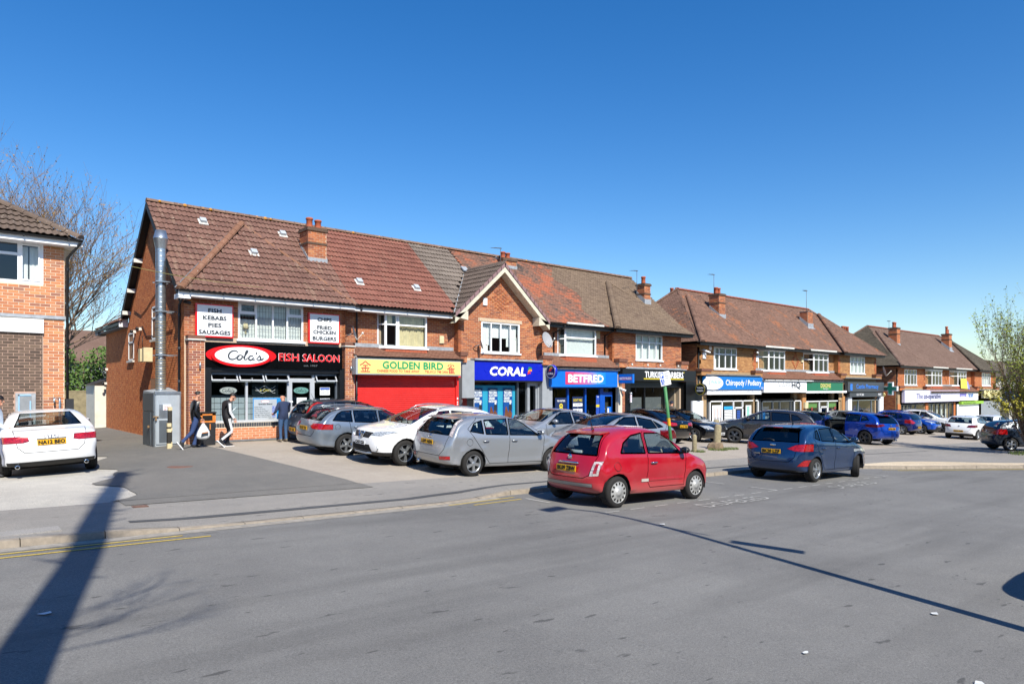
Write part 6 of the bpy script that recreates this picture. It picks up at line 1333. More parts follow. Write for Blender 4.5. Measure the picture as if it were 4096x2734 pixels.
for (p, d, l) in (((32.15, VW, 3.85), (.35, -.3, -.15), 'white tube security camera on the buff terrace corner'), ((37.6, VW, 3.95), (-.3, -.35, -.1), 'white security floodlight beside the white gutter'), ((5.72, 21.9, 4.3), (.12, -.2, -.05), 'black dome camera under the eaves of the fish shop'), ((25.25, 21.9, 1.72), (.15, -.3, -.1), 'white floodlight beside the blue shop door')):
    t = MB(); a = Vector(p); c = a + Vector(d); t.tube([a, a + Vector((0, -.12, 0))], .02, 6); t.tube([a + Vector((0, -.12, 0)), c + Vector((0, -.05, 0))], .055, 8); tag(t.build('security_camera', M_blk if 'black' in l else M_upvc), l, 'security camera')
dish('grey dish beside the CHIPS sign on the recessed wall', (11.12, 21.6, 3.62), .26, (.75, -.55, .25), colr='5c6066'); dish('small grey dish at the left of the gabled bay', (16.72, 21.68, 3.48), .20, (.8, -.45, .25)); dish('large grey dish at the right of the gabled bay', (20.1, 21.45, 3.80), .36, (.15, -.9, .3), colr='9b9c9e'); dish('white dish on the right corner of the buff terrace', (55.5, 21.6, 3.05), .42, (.5, -.8, .25), colr='d5d8da')
aerial('tv aerial beside the middle chimney of the near terrace', (20.45, 25.0, 7.75), .62, .8, .35, 'tv aerials on the roofs'); aerial('tv aerial beside the right hand chimney of the near terrace', (29.2, 24.0, 6.8), 1.35, .9, .35, 'tv aerials on the roofs'); aerial('tv aerial on the left chimney of the buff terrace', (36.65, 24.1, 7.6), 1.15, 1.1, .35, 'tv aerials on the roofs'); aerial('tv aerial on the stub chimney of the buff terrace', (48.15, 24.0, 7.2), 1.6, 1.5, .35, 'tv aerials on the roofs'); aerial('tv aerial on the left chimney of the far terrace', (63.3, 24.2, 6.6), 1.0, 2.0, .35, 'tv aerials on the roofs'); aerial('small tv aerial behind the ridge by the first chimney', (10.1, 26.6, 7.4), .95, .5, -.6, 'tv aerials on the roofs')
b = MB()
P = [Vector((2.3, 21.35, 5.42)).lerp(Vector((7.9, 21.30, 4.86)), i / 14) - Vector((0, 0, .14 * sin(pi * i / 14))) for i in range(15)]; b.tube(P, .007, 4); tag(b.build('overhead_cable', mat('yellowed_cable', '8f8a52', .7)), 'thin yellowish cable slung from the left building to the gable roof', 'cable')
b = MB()
for pts in ([(5.73, 28.4, 3.9), (5.73, 27.2, 3.95), (5.73, 26.6, 3.55), (5.73, 25.0, 3.5), (5.73, 23.2, 3.55)], [(5.73, 28.5, 4.6), (5.73, 27.4, 4.35), (5.73, 26.5, 4.55), (5.73, 25.3, 4.9)], [(5.73, 27.2, 3.6), (5.73, 27.2, 3.1)]): b.tube(pts, .012, 4)
tag(b.build('wall_cable', M_blk), 'black cables sagging across the brick gable', 'cable')
for k, (v, z) in enumerate(((28.3, 3.82), (27.4, 3.86), (33.6, 2.55), (33.8, 1.95))):
    t = MB(); t.box(5.62, 5.75, v - .05, v + .05, z - .05, z + .05); t.ball((5.58, v - .12, z), .06, .06, .06, 1); tag(t.build('wall_light', [M_wpaint, M_blk]), ['small twin flood lamp above the narrow gable window', 'second small twin flood lamp on the gable, nearer the flue', 'small lamp near the rear corner of the gable, upper', 'small lamp near the rear corner of the gable, lower'][k], 'wall light')
# leaning green sign post with parking plate
t = thing('parking_sign', 'leaning green post with disabled badge parking plate and yellow band', 'sign post', (14.9, 10.98, zg(14.9, 11))); base = Vector((14.9, 10.98, zg(14.9, 11))); tilt = Vector((-.18, .0, 1)).normalized(); Hs = 2.68
b = MB(); b.tube([base - tilt * .1, base + tilt * Hs], .042, 12); b.build('post', mat('green_post_paint', '3f7d4a', .6, var=.2, scale=10), t); b = MB(); b.lathe([(.045, 0), (.045, .20)], (0, 0, 0), n=12); Rm = tilt.to_track_quat('Z', 'Y').to_matrix(); q0 = base + tilt * 1.32
b.v = [tuple(Rm @ Vector(p) + q0) for p in b.v]; b.build('yellow_band', mat('band_yellow', 'd8a01e', .6), t)
pn = Vector((-.42, -.905, 0)); pu = tilt; pr = pn.cross(pu) * -1; pr = pu.cross(pn).normalized() if False else Vector((pn.y * -1, pn.x, 0)).normalized(); pr = Vector((.905, -.42, .2)).normalized(); pu = pn.cross(pr).normalized(); pu = -pu if pu.z < 0 else pu
pc = base + tilt * (Hs - .12) + pn * .05
b = MB(); b.obox(pc, pr * .145, pu * .18, pn * .006); b.build('plate', M_dsteel, t); b = MB(); o = pc + pn * .006
K = .766; rect(b, o, pr, pu, -.19 * K, .19 * K, -.235 * K, .235 * K, 0, .001); rect(b, o, pr, pu, -.17 * K, -.04 * K, .02 * K, .21 * K, 1, .003); rect(b, o, pr, pu, -.17 * K, -.04 * K, -.21 * K, -.01 * K, 1, .003); put_text(b, 'P', o + pr * -.105 * K + pu * .05 * K, pr, pu, .13 * K, w=.08 * K, m=0, lift=.006, bold=.006)
ell(b, o + pr * -.1 * K + pu * -.05 * K, pr, pu, .015, .015, 0, .006); stroke(b, [(-.077, -.054), (-.077, -.10), (-.046, -.10), (-.038, -.146)], .014, o, pr, pu, 0, .006); stroke(b, [(-.092 + .035 * cos(a * .4), -.115 + .035 * sin(a * .4)) for a in range(5, 16)], .011, o, pr, pu, 0, .007)
for k, l in enumerate(('Disabled', 'badge', 'holders', 'only', 'max 3 hrs')): put_text(b, l, o + pr * .054 + pu * (.107 - .057 * k), pr, pu, .032, w=.138 if len(l) > 5 else .092, m=2, lift=.005)
b.build('plate_face', [M_whs, M_prb, M_lgrey if False else mat('mid_grey_print', '6a6f74', .6)], t)
# old concrete bollards and a broken stump
M_conb = mat('lichen_concrete', '8b8166', .95, var=.28, scale=14)
def bollard(u, v, h, r, label, block=True, lean=(0, 0)):
    z0 = zg(u, v); t = thing('concrete_bollard', label, 'bollard', (u, v, z0)); b = MB(); n = 14; V = []
    for i, (hh, rr) in enumerate(((-.1, r), (h * .5, r * .96), (h * .93, r * .9), (h, r * .72), (h + .03, 0.02))):
        for k in range(n): a = 2 * pi * k / n; V.append((u + lean[0] * hh + rr * cos(a) * (1 + random.uniform(-.03, .03)), v + lean[1] * hh + rr * sin(a), z0 + hh))
    b.add(V, [(i * n + k, i * n + (k + 1) % n, (i + 1) * n + (k + 1) % n, (i + 1) * n + k) for i in range(4) for k in range(n)], 0, True); b.build('post', M_conb, t)
    if block:
        b = MB(); n = 12; V = []
        for hh, q in ((-.08, 1.0), (.12, 1.04), (.24, .9), (.27, .6)):
            for k in range(n):
                a = 2 * pi * k / n; w = q * (.36 + .05 * sin(3 * a + 1)) * (1 + random.uniform(-.06, .06)); V.append((u + w * cos(a), v + w * sin(a) * .8, z0 + hh + random.uniform(-.02, .02)))
        b.add(V, [(i * n + k, i * n + (k + 1) % n, (i + 1) * n + (k + 1) % n, (i + 1) * n + k) for i in range(3) for k in range(n)] + [tuple(range(3 * n, 4 * n))]); b.build('footing', mat('rough_footing', '7c6b56', .95, var=.35, scale=9), t)
bollard(23.75, 15.5, .95, .15, 'lichen covered concrete bollard on a broken footing, front of the forecourt', True, (.12, 0)); bollard(32.0, 20.9, .82, .16, 'plain concrete bollard against the white clinic front', False)
bollard(21.7, 15.1, .62, .09, 'thin broken concrete stump behind the green post', False)
M_grass = mat('grass_green', '58682f', .9, var=.35, scale=5)
def tufts(name, spots, n, h):
    b = MB()
    for (u, v, ru, rv) in spots:
        for _ in range(n):
            a = random.uniform(0, 2 * pi); q = sqrt(random.random()); x, y = u + ru * q * cos(a), v + rv * q * sin(a); z = zf_foot(x, y); g = random.uniform(0, 2 * pi); w = random.uniform(.006, .014); hh = h * random.uniform(.4, 1.2); lx, ly = random.uniform(-.06, .06), random.uniform(-.06, .06)
            b.add([(x - w * cos(g), y - w * sin(g), z - .01), (x + w * cos(g), y + w * sin(g), z - .01), (x + lx, y + ly, z + hh)], [(0, 1, 2)])
    return b.build(name, M_grass, kind='stuff')
tufts('grass', [(23.4, 15.2, .5, .3), (24.4, 15.3, .5, .25), (21.8, 15.0, .3, .25)], 260, .10)
# outbuilding, fence, background houses
t = thing('outbuilding', 'white rendered outbuilding at the rear of the side drive', 'outbuilding', (5.6, 36, 0)); b = MB(); b.box(5.35, 8.5, 34.15, 36.3, -.2, 1.9); b.build('wall', mat('white_render', 'd3cfc2', .85, var=.1, scale=3), t); b = MB(); b.add([(5.25, 34.1, 1.9), (8.5, 34.1, 1.9), (8.5, 36.4, 1.9), (5.25, 36.4, 1.9), (6.2, 34.1, 2.25), (6.2, 36.4, 2.25)], [(0, 4, 5, 3), (4, 1, 2, 5), (0, 1, 4), (3, 5, 2)]); b.build('roof', M_deck, t)
t = thing('panel_fence', 'weathered timber panel fence at the end of the side drive', 'fence', (3.5, 38.4, 0)); M_fw = mat('weathered_timber', '8f8468', .95, var=.3, scale=5); M_fc = mat('concrete_post', '9b988c', .95, var=.15)
for k, x in enumerate((1.0, 2.85, 4.7, 6.55)):
    b = MB(); b.box(x - .06, x + .06, 38.3, 38.42, -.2, 1.75); b.build('post', M_fc, t)
    if k < 3:
        b = MB(); b.box(x + .06, x + 1.79, 38.33, 38.39, -.2, .2); b.build('gravel_board', M_fc, t)
        for j in range(9): z = .2 + j * .155; b = MB(); b.obox((x + .925, 38.35 + .012 * (j % 2), z + .085), (.865, 0, 0), (0, .006, 0), (0, -.01, .088)); b.build('board', M_fw, t)
        b = MB(); b.box(x + .06, x + 1.79, 38.32, 38.39, 1.6, 1.64); b.build('cap_rail', M_fw, t)
def house(label, u0, u1, v0, v1, ze, zr_, wm, rm):
    t = thing('house', label, 'house', (u0, v0, 0)); b = MB(); b.box(u0, u1, v0, v1, -1, ze); b.prism([(u0, v0, ze), (u0, v1, ze), (u0, (v0 + v1) / 2, zr_ - .1)], (.2, 0, 0)); b.build('wall', wm, t); b = MB(); vm = (v0 + v1) / 2
    b.add([(u0 - .3, v0 - .4, ze - .1), (u1, v0 - .4, ze - .1), (u1, vm, zr_), (u0 - .3, vm, zr_), (u1, v1 + .4, ze - .1), (u0 - .3, v1 + .4, ze - .1)], [(0, 1, 2, 3), (3, 2, 4, 5)]); b.build('roof', rm, t)
    b = MB()
    for x in (u0 + 1.5, u0 + 4.5, u0 + 7): b.box(x, x + 1.4, v0 - .05, v0, .8, 2.0)
    b.build('window', M_upvc, t)
house('brown roofed house far behind the side drive', -2, 22, 68, 76, 4.0, 7.0, M_grey, T_b3); house('white walled low house behind the shrubs', 3, 12, 56, 60, 2.6, 2.9, M_whs, M_deck)
# houses and hedges on the near side of the road, behind the camera (the shop windows mirror them)
for k, (a, c, l) in enumerate(((-34, -22, 'far left'), (-18, -6, 'left'), (-2, 11, 'middle'), (15, 28, 'right'), (32, 46, 'far right'), (50, 66, 'farthest right'))): house('brick house across the road behind the viewer, ' + l, a, c, -26, -17, 5.2, 8.6, M_bk, T_b2)
t = thing('hedge', 'clipped evergreen hedge across the road behind the viewer', 'hedge', (10, -12, 0)); b = MB()
for k in range(60): x = -40 + k * 2; b.ball((x, -12.5 + random.uniform(-.3, .3), .9 + random.uniform(-.2, .5)), 1.5, 1.0, 1.7, 0, 8, 6)
b.build('foliage', mat('hedge_green', '2c3a20', .9, var=.4, scale=4), t)
# ================================================================== CARS
M_tyre = mat('tyre_rubber', '1d1c1b', .85, var=.25, scale=18); M_arch = mat('arch_black', '0c0c0c', .95, var=0); M_trim = mat('black_trim', '161718', .5, var=.15)
M_alloy = mat('alloy_silver', 'a9adb0', .32, .75, var=.1); M_alloyd = mat('alloy_dark', '4a4c50', .35, .7, var=.1); M_cover = mat('wheel_cover', 'a7a8a6', .5, .3, var=.12); M_chrome = mat('chrome', 'd5d8da', .08, 1.0, var=0)
M_cglass = mat_glass('car_glass', (0.66, 0.73, 0.72), .04); M_priv = mat_glass('privacy_glass', (0.10, 0.12, 0.135), .04)
M_seat = mat('seat_fabric', '1f2023', .9, var=.15); M_dash = mat('dashboard', '151516', .7, var=.1); M_seatc = mat('cream_seat', 'b9ab92', .8, var=.1)
def lens(name, c, rough=.12):
    if name in MATS: return MATS[name]
    t = NT(name); n = t.noise(38, 1, .5, stretch=(1, .4, 1)); cc = lin(c); MATS[name] = t.set(t.ramp(n, [(.35, tuple(x * .55 for x in cc)), (.65, tuple(min(1, x * 1.3) for x in cc))]), rough, .15, .6, 1.0); return MATS[name]
M_tail = lens('red_lens', 'a80f14'); M_head = lens('headlamp_lens', 'a3a9ae', .06); M_clear = lens('clear_lens', 'c9bcb8'); M_amber = lens('amber_lens', 'c9641a'); M_dktail = lens('dark_red_lens', '6a0d18')
M_py = mat('yellow_plate', 'd9a312', .4, var=.04); M_pw = mat('white_plate', 'd8dadb', .4, var=.04); M_pk = mat('plate_black', '14110a', .5, var=0)
def chaikin(P, n=3):
    for _ in range(n):
        Q = []
        for i, p in enumerate(P):
            q = P[(i + 1) % len(P)]; Q.append(tuple(a * .75 + b_ * .25 for a, b_ in zip(p, q))); Q.append(tuple(a * .25 + b_ * .75 for a, b_ in zip(p, q)))
        P = Q
    return P
def lerp_tab(tab, x):
    if x <= tab[0][0]: return tab[0][1]
    for (a, va), (c, vc) in zip(tab, tab[1:]):
        if x <= c: return va + (vc - va) * (x - a) / (c - a)
    return tab[-1][1]
class Car:
    def __init__(s, sp):
        s.__dict__.update(sp); s.hw = s.W / 2; s.wx = [s.fo, s.fo + s.wb]
        s.build_shell()
    def Wd(s, x, z):
        """half width of the body side at distance x from the front, height z"""
        w = s.hw * lerp_tab(s.plan, x / s.L)
        zb = s.belt[0] + (s.belt[1] - s.belt[0]) * clamp((x - 1.0) / (s.L - 1.8), -.3, 1.1)
        zs = zb - .10
        if z < .34: w -= .10 * ((.34 - z) / .2) ** 2 * .7
        if z < zs: w -= .020 * ((zs - z) / .4) - .014 * math.exp(-((z - .66) / .09) ** 2) + .012 * math.exp(-((z - .45) / .10) ** 2)
        elif z < zb + .03:
            f = (z - zs) / (zb + .03 - zs); w -= .045 * f * f
        else:
            q = z - zb - .03; w -= .045 + s.tum * q + .30 * q * q
        if z > .28:
            for xw in s.wx:
                r = sqrt((x - xw) ** 2 + (z - s.r) ** 2); d = abs(r - s.ra - .03)
                if d < .14 and z < zs + .1: w += s.flare * (1 - (d / .14) ** 2)
        return max(w, .08)
    def build_shell(s):
        P = chaikin(s.sil, 3)
        # resample by arc length
        n = len(P); L = [0]
        for i in range(n): a, c = P[i], P[(i + 1) % n]; L.append(L[-1] + sqrt((a[0] - c[0]) ** 2 + (a[1] - c[1]) ** 2))
        N = 132; R = []; k = 0
        for i in range(N):
            t = L[-1] * i / N
            while L[k + 1] < t: k += 1
            f = (t - L[k]) / max(1e-9, L[k + 1] - L[k]); R.append(tuple(a + (c - a) * f for a, c in zip(P[k], P[(k + 1) % n])))
        s.ring = R; bm = bmesh.new(); K1, K2 = 9, 8; zsp = .44; x0, x1 = .42, s.L - .42; grid = []
        for (x, z, D) in R:
            qx = min(max(x, x0), x1); dv = Vector((qx - x, zsp - z)); dl = dv.length; dv = dv / dl if dl > 1e-6 else Vector((0, -1)); D = min(D, dl * .92); row = []
            we = s.Wd(x + dv.x * D, z + dv.y * D)
            for j in range(K1 + 1):
                ph = pi / 2 * j / K1; e = .70; yy = we * (sin(ph) ** e if j else 0); dd = D * (1 - cos(ph) ** e) if j < K1 else D
                row.append((x + dv.x * dd, yy, z + dv.y * dd))
            for j in range(1, K2 + 1):
                f = D + (dl - D) * j / K2; px, pz = x + dv.x * f, z + dv.y * f; row.append((px, s.Wd(px, pz), pz))
            grid.append(row)
        M = K1 + K2 + 1; V = {}
        def vx(i, j, m):
            key = (i, j, m if j else 1)
            if key not in V: p = grid[i][j]; V[key] = bm.verts.new((s.L / 2 - p[0], p[1] * (m if j else 1), p[2]))
            return V[key]
        for i in range(N):
            i2 = (i + 1) % N
            for j in range(M - 1):
                for m in (1, -1):
                    q = [vx(i, j, m), vx(i2, j, m), vx(i2, j + 1, m), vx(i, j + 1, m)]
                    try: bm.faces.new(q if m < 0 else q[::-1])
                    except ValueError: pass
        bmesh.ops.remove_doubles(bm, verts=bm.verts, dist=.0015)
        bmesh.ops.recalc_face_normals(bm, faces=bm.faces)
        s.bm = bm; s.lay = bm.faces.layers.int.new('reg'); s.reg = {}; s.nid = 0
        s.rx = lambda z: max([s.L / 2 - p[0] for p in R if abs(p[1] - z) < .05] or [s.L / 2])       # front face X at height z
        s.bx = lambda z: min([s.L / 2 - p[0] for p in R if abs(p[1] - z) < .05] or [-s.L / 2])      # rear face X
    def cut(s, name, poly, axis, filt, side=0, over=(0,), delete=False):
        """mark the faces inside a convex outline; axis 'y': outline in (distance from front, z); 'x': outline in (y, z)"""
        P = [(s.L / 2 - a, z) for a, z in poly] if axis == 'y' else list(poly)
        ar = sum(P[i - 1][0] * P[i][1] - P[i][0] * P[i - 1][1] for i in range(len(P)))
        if ar < 0: P = P[::-1]
        lo0 = min(p[0] for p in P) - .02; hi0 = max(p[0] for p in P) + .02; lo1 = min(p[1] for p in P) - .02; hi1 = max(p[1] for p in P) + .02
        ia = 0 if axis == 'y' else 1
        def near(f):
            if f[s.lay] not in over: return False
            c = f.calc_center_median()
            if not filt(s.L / 2 - c.x, c.y, c.z) or (side and c.y * side < 0): return False
            a = [v.co[ia] for v in f.verts]; z = [v.co.z for v in f.verts]
            return max(a) > lo0 and min(a) < hi0 and max(z) > lo1 and min(z) < hi1
        for i in range(len(P)):
            p, q = P[i], P[(i + 1) % len(P)]; fs = [f for f in s.bm.faces if near(f)]
            if not fs: continue
            g = set(fs)
            for f in fs: g.update(f.edges); g.update(f.verts)
            n2 = (q[1] - p[1], -(q[0] - p[0])); l = sqrt(n2[0] ** 2 + n2[1] ** 2)
            if l < 1e-6: continue
            co = (p[0], 0, p[1]) if axis == 'y' else (0, p[0], p[1]); no = (n2[0] / l, 0, n2[1] / l) if axis == 'y' else (0, n2[0] / l, n2[1] / l)
            bmesh.ops.bisect_plane(s.bm, geom=list(g), dist=.0008, plane_co=co, plane_no=no)
        s.nid += 1; hit = []
        for f in s.bm.faces:
            if f[s.lay] not in over: continue
            c = f.calc_center_median()
            if not filt(s.L / 2 - c.x, c.y, c.z) or (side and c.y * side < 0): continue
            a, z = c[ia], c.z; ok = True
            for i in range(len(P)):
                p, q = P[i], P[(i + 1) % len(P)]
                if (q[0] - p[0]) * (z - p[1]) - (q[1] - p[1]) * (a - p[0]) < -1e-5: ok = False; break
            if ok: hit.append(f)
        if delete: bmesh.ops.delete(s.bm, geom=hit, context='FACES'); return
        for f in hit: f[s.lay] = s.nid
        s.reg[s.nid] = name; return s.nid
    def part_mesh(s, faces, mats, inset=0.0, ribbon=0.0, rib_mat=1, skip=()):
        idx = {}; vs = []; ns = []; fs = []
        for f in faces:
            l = []
            for v in f.verts:
                if v.index not in idx: idx[v.index] = len(vs); vs.append(v.co - v.normal * inset); ns.append(v.normal.copy())
                l.append(idx[v.index])
            fs.append(l)
        mi = [0] * len(fs)
        if ribbon:
            fset = set(f.index for f in faces)
            for f in faces:
                for e in f.edges:
                    o = [g for g in e.link_faces if g.index not in fset]
                    if not o or o[0][s.lay] in skip: continue
                    a, c = e.verts; t = (c.co - a.co)
                    if t.length < 1e-5: continue
                    t.normalize(); k = len(vs)
                    for v, ex in ((a, -.003), (c, .003)):
                        sd = t.cross(v.normal).normalized() * (ribbon / 2)
                        for q in (1, -1): vs.append(v.co + sd * q + v.normal * .0022 + t * ex); ns.append(v.normal.copy())
                    fs.append([k, k + 1, k + 3, k + 2]); mi.append(rib_mat)
        me = bpy.data.meshes.new('part'); me.from_pydata(vs, [], fs)
        for m in mats: me.materials.append(m)
        me.polygons.foreach_set('material_index', mi); me.polygons.foreach_set('use_smooth', [True] * len(fs)); me.update()
        try: me.normals_split_custom_set_from_vertices([tuple(n) for n in ns])
        except Exception: pass
        return me
WHEEL = {}
def wheel_meshes(r, style, mm):
    k = (round(r, 3), style, mm.name)
    if k in WHEEL: return WHEEL[k]
    b = MB(); w = .105; rr = r * .67
    b.lathe([(rr, -w), (rr + .012, -w - .004), (r - .035, -w - .006), (r - .008, -w + .02), (r, -w + .045), (r, w - .045), (r - .008, w - .02), (r - .035, w), (rr, w)], axis='y', n=28)
    for g in (-.04, 0, .04): b.lathe([(r + .0005, g - .006), (r + .0015, g), (r + .0005, g + .006)], axis='y', n=28, m=1)
    ty = b.mesh('tyre', [M_tyre, M_arch])
    b = MB(); f = -w + .012
    b.lathe([(rr + .004, -w - .002), (rr - .008, -w - .002), (rr - .018, f + .01), (rr - .02, .03)], axis='y', n=28)
    b.lathe([(rr - .02, -.01), (.0, -.01)], axis='y', n=28, m=1)
    if style[0] == 'cover':
        b.lathe([(rr - .005, f - .004), (rr * .80, f - .018), (rr * .36, f - .018), (rr * .34, f - .03), (rr * .1, f - .034), (0, f - .034)], axis='y', n=28)
        for q in range(style[1]):
            a = 2 * pi * q / style[1]; c = Vector((cos(a), 0, sin(a))) * rr * .80; t = Vector((-sin(a), 0, cos(a))); b.obox(c + Vector((0, f - .017, 0)), c.normalized() * .022, t * .017, Vector((0, .004, 0)), 1)
    else:
        b.lathe([(.0, f - .012), (.045, f - .010), (.06, f + .004), (.06, .0)], axis='y', n=14)
        n, wd, tw = style[1], style[2], style[3]
        for q in range(n):
            a = 2 * pi * q / n
            for s_ in ((0,) if not tw else (-tw, tw)):
                a1 = a + s_; p = Vector((cos(a + s_ * .4), 0, sin(a + s_ * .4))) * .045; e = Vector((cos(a1), 0, sin(a1))) * (rr - .008); d = (e - p); t = Vector((-d.z, 0, d.x)).normalized()
                y0, y1 = f - .008, f + .006; W0, W1 = wd * .85, wd
                V = [p + t * W0 + Vector((0, y0, 0)), p - t * W0 + Vector((0, y0, 0)), e - t * W1 + Vector((0, y1, 0)), e + t * W1 + Vector((0, y1, 0))]; V += [v + Vector((0, .035, 0)) for v in V]
                b.add(V, [(0, 1, 2, 3), (0, 3, 7, 4), (1, 5, 6, 2), (0, 4, 5, 1)])
        b.lathe([(.11, .0), (.11, -.02), (.0, -.02)], axis='y', n=16, m=2)
    rim = b.mesh('rim', [mm, M_arch, M_dsteel]); WHEEL[k] = (rim, ty); return WHEEL[k]
def make_car(sp, name, label, paint, plate=None, cat='car', front_plate=None, front_lod=True):
    """builds the thing at the origin, front along +x; returns its root Empty"""
    c = Car(sp); bm = c.bm; L = c.L
    root = thing(name, label, cat); AL = lambda x, y, z: True
    # wheel arches
    for xw in c.wx:
        pts = [(xw + c.ra * cos(radians(a)), c.r + c.ra * sin(radians(a))) for a in range(-10, 191, 20)] + [(xw - c.ra * .98, -.05), (xw + c.ra * .98, -.05)]
        c.cut('arch', pts, 'y', lambda x, y, z: abs(y) > c.hw * .42 and z < c.r + c.ra + .1, delete=True)
    gl = []
    def sidef(x, y, z): return abs(y) > .30
    for i, p in enumerate(sp['swin']):
        for sd in (1, -1): gl.append((c.cut('side_window', p, 'y', lambda x, y, z: abs(y) > .34 and z > c.belt[0] - .1, sd), M_priv if i in sp.get('privacy', ()) else M_cglass))
    zb0, zt0, wb0, wt0 = sp['ws']; gl.append((c.cut('windscreen', [(-wb0, zb0), (wb0, zb0), (wt0, zt0), (-wt0, zt0)], 'x', lambda x, y, z: x < L * .56 and z > zb0 - .05), M_cglass))
    zb1, zt1, wb1, wt1 = sp['rw']; xr = sp.get('rwx', L * .72); gl.append((c.cut('rear_window', [(-wb1, zb1), (wb1, zb1), (wt1, zt1), (-wt1, zt1)], 'x', lambda x, y, z: x > xr and z > zb1 - .05), M_priv if sp.get('privacy') else sp.get('rglass', M_cglass)))
    lights = []
    for (nm, poly, fr, m) in sp['lights']:
        for sd in (1, -1):
            if fr == 'f': lights.append((c.cut(nm, [(a * sd, z) for a, z in poly], 'x', lambda x, y, z: x < 1.15, sd), m, nm))
            elif fr == 'r': lights.append((c.cut(nm, [(a * sd, z) for a, z in poly], 'x', lambda x, y, z: x > L - sp.get('rlx', .85), sd), m, nm))
            else: lights.append((c.cut(nm, poly, 'y', lambda x, y, z: abs(y) > .4, sd), m, nm))
    for (nm, poly, fr, m) in sp.get('panels', ()):
        lights.append((c.cut(nm, poly, 'x', (lambda x, y, z: x < .6) if fr == 'f' else (lambda x, y, z: x > L - .6)), m, nm))
    trimz = sp.get('trim')
    if trimz: lights.append((c.cut('lower_trim', [(-.2, .0), (L + .2, .0), (L + .2, trimz), (-.2, trimz)], 'y', AL), M_trim, 'lower_trim'))
    doors = [];
    for p in sp['doors']:
        for sd in (1, -1): doors.append(c.cut('door', p, 'y', lambda x, y, z: abs(y) > .45, sd))
    tg = []
    if sp.get('tg'): tg.append((c.cut(sp.get('tgname', 'tailgate'), sp['tg'], 'x', lambda x, y, z: x > L - sp.get('tgx', .75)), sp.get('tgname', 'tailgate')))
    if sp.get('bon'):
        b0, b1, bw0, bw1 = sp['bon']; tg.append((c.cut('bonnet', [(b0, bw0), (b1, bw1), (b1, -bw1), (b0, -bw0)] and [(-bw1, b1), (bw1, b1), (bw0, b0), (-bw0, b0)], 'x', lambda x, y, z: x < sp['ws_s'] and z > b0 - .1), 'bonnet'))
    bm.normal_update(); bm.faces.index_update(); bm.verts.index_update()
    byr = {}
    for f in bm.faces: byr.setdefault(f[c.lay], []).append(f)
    glass_ids = {g for g, m in gl}
    M_gap = MATS['arch_black']
    def link(nm, me): me.name = nm; o = bpy.data.objects.new(nm, me); COL.objects.link(o); o.parent = root; ORG[o.name] = (0, 0, 0); return o
    body = link('body', c.part_mesh(byr[0], [paint]))
    # arch liners and underside
    b = MB()
    for xw in c.wx:
        X = L / 2 - xw
        for sd in (1, -1):
            n = 14; V = []
            for y in (c.hw - .03, c.hw * .42):
                for k in range(n + 1): a = radians(-12 + 204 * k / n); V.append((X + c.ra * 1.0 * cos(a), y * sd, c.r + c.ra * 1.0 * sin(a)))
            b.add(V, [(k, k + 1, n + 2 + k, n + 1 + k) for k in range(n)])
            b.poly([(X + c.ra * cos(radians(-12 + 204 * k / n)), c.hw * .42 * sd, c.r + c.ra * sin(radians(-12 + 204 * k / n))) for k in range(n + 1)])
    b.box(-L / 2 + .35, L / 2 - .35, -c.hw * .8, c.hw * .8, .20, .23); b.build('arch_liner', M_arch, root)
    for g, m in gl:
        if g in byr: link(c.reg[g], c.part_mesh(byr[g], [m, M_trim], .004, sp.get('seal', .026)))
    for g, m, nm in lights:
        if g in byr: link(nm, c.part_mesh(byr[g], [m, M_trim], -.003, .010 if 'trim' not in nm else 0))
    dobj = []
    for k, g in enumerate(doors):
        if g in byr: dobj.append((link('door', c.part_mesh(byr[g], [paint, M_gap], 0, .011, skip=glass_ids)), k))
    for g, nm in tg:
        if g in byr: link(nm, c.part_mesh(byr[g], [paint, M_gap], 0, .011, skip=glass_ids))
    # wheels
    rim, ty = wheel_meshes(c.r, sp.get('wheel', ('sp', 5, .035, 0)), sp.get('rimm', M_alloy))
    for i, xw in enumerate(c.wx):
        for sd in (1, -1):
            o = inst('wheel', rim, root, (L / 2 - xw, sd * (c.hw - .115), c.r)); o.rotation_euler = (0, random.uniform(0, 6), (0 if sd < 0 else pi) + (sp.get('steer', 0) if i == 0 else 0)); inst('tyre', ty, o)
    # handles, mirrors
    for o, k in dobj:
        sd = 1 if k % 2 == 0 else -1; p = sp['doors'][k // 2]; xr_ = max(q[0] for q in p if q[1] < .95) - .17; zh = sp.get('hz', .86); y = c.Wd(xr_, zh) * sd
        b = MB(); X = L / 2 - xr_; b.tube([(X - .09, y, zh), (X - .07, y + .028 * sd, zh + .004), (X + .07, y + .028 * sd, zh + .006), (X + .09, y, zh + .004)], [.012, .016, .016, .012], 6); h = b.build('handle', sp.get('hm', paint), o)
    xm, zm = sp.get('mir', (1.42, 1.02))
    for sd in (1, -1):
        b = MB(); y = (c.Wd(xm, zm)) * sd; X = L / 2 - xm
        b.tube([(X, y - .03 * sd, zm - .03), (X + .01, y + .09 * sd, zm - .01)], .022, 6, 1); b.ball((X + .02, y + .13 * sd, zm + .045), .075, .105, .068, 0, 12, 8)
        b.prism([(X - .045, y + (.05 + .16 * (k in (1, 2))) * sd, zm + .045 + (.045 if k > 1 else -.045)) for k in range(4)], (.01, 0, 0), 2); b.build('wing_mirror', [sp.get('mm', paint), M_trim, M_chrome], root)
    # cabin
    b = MB(); sm = sp.get('seatm', M_seat); xs = sp.get('seats', (L * .50, L * .68))
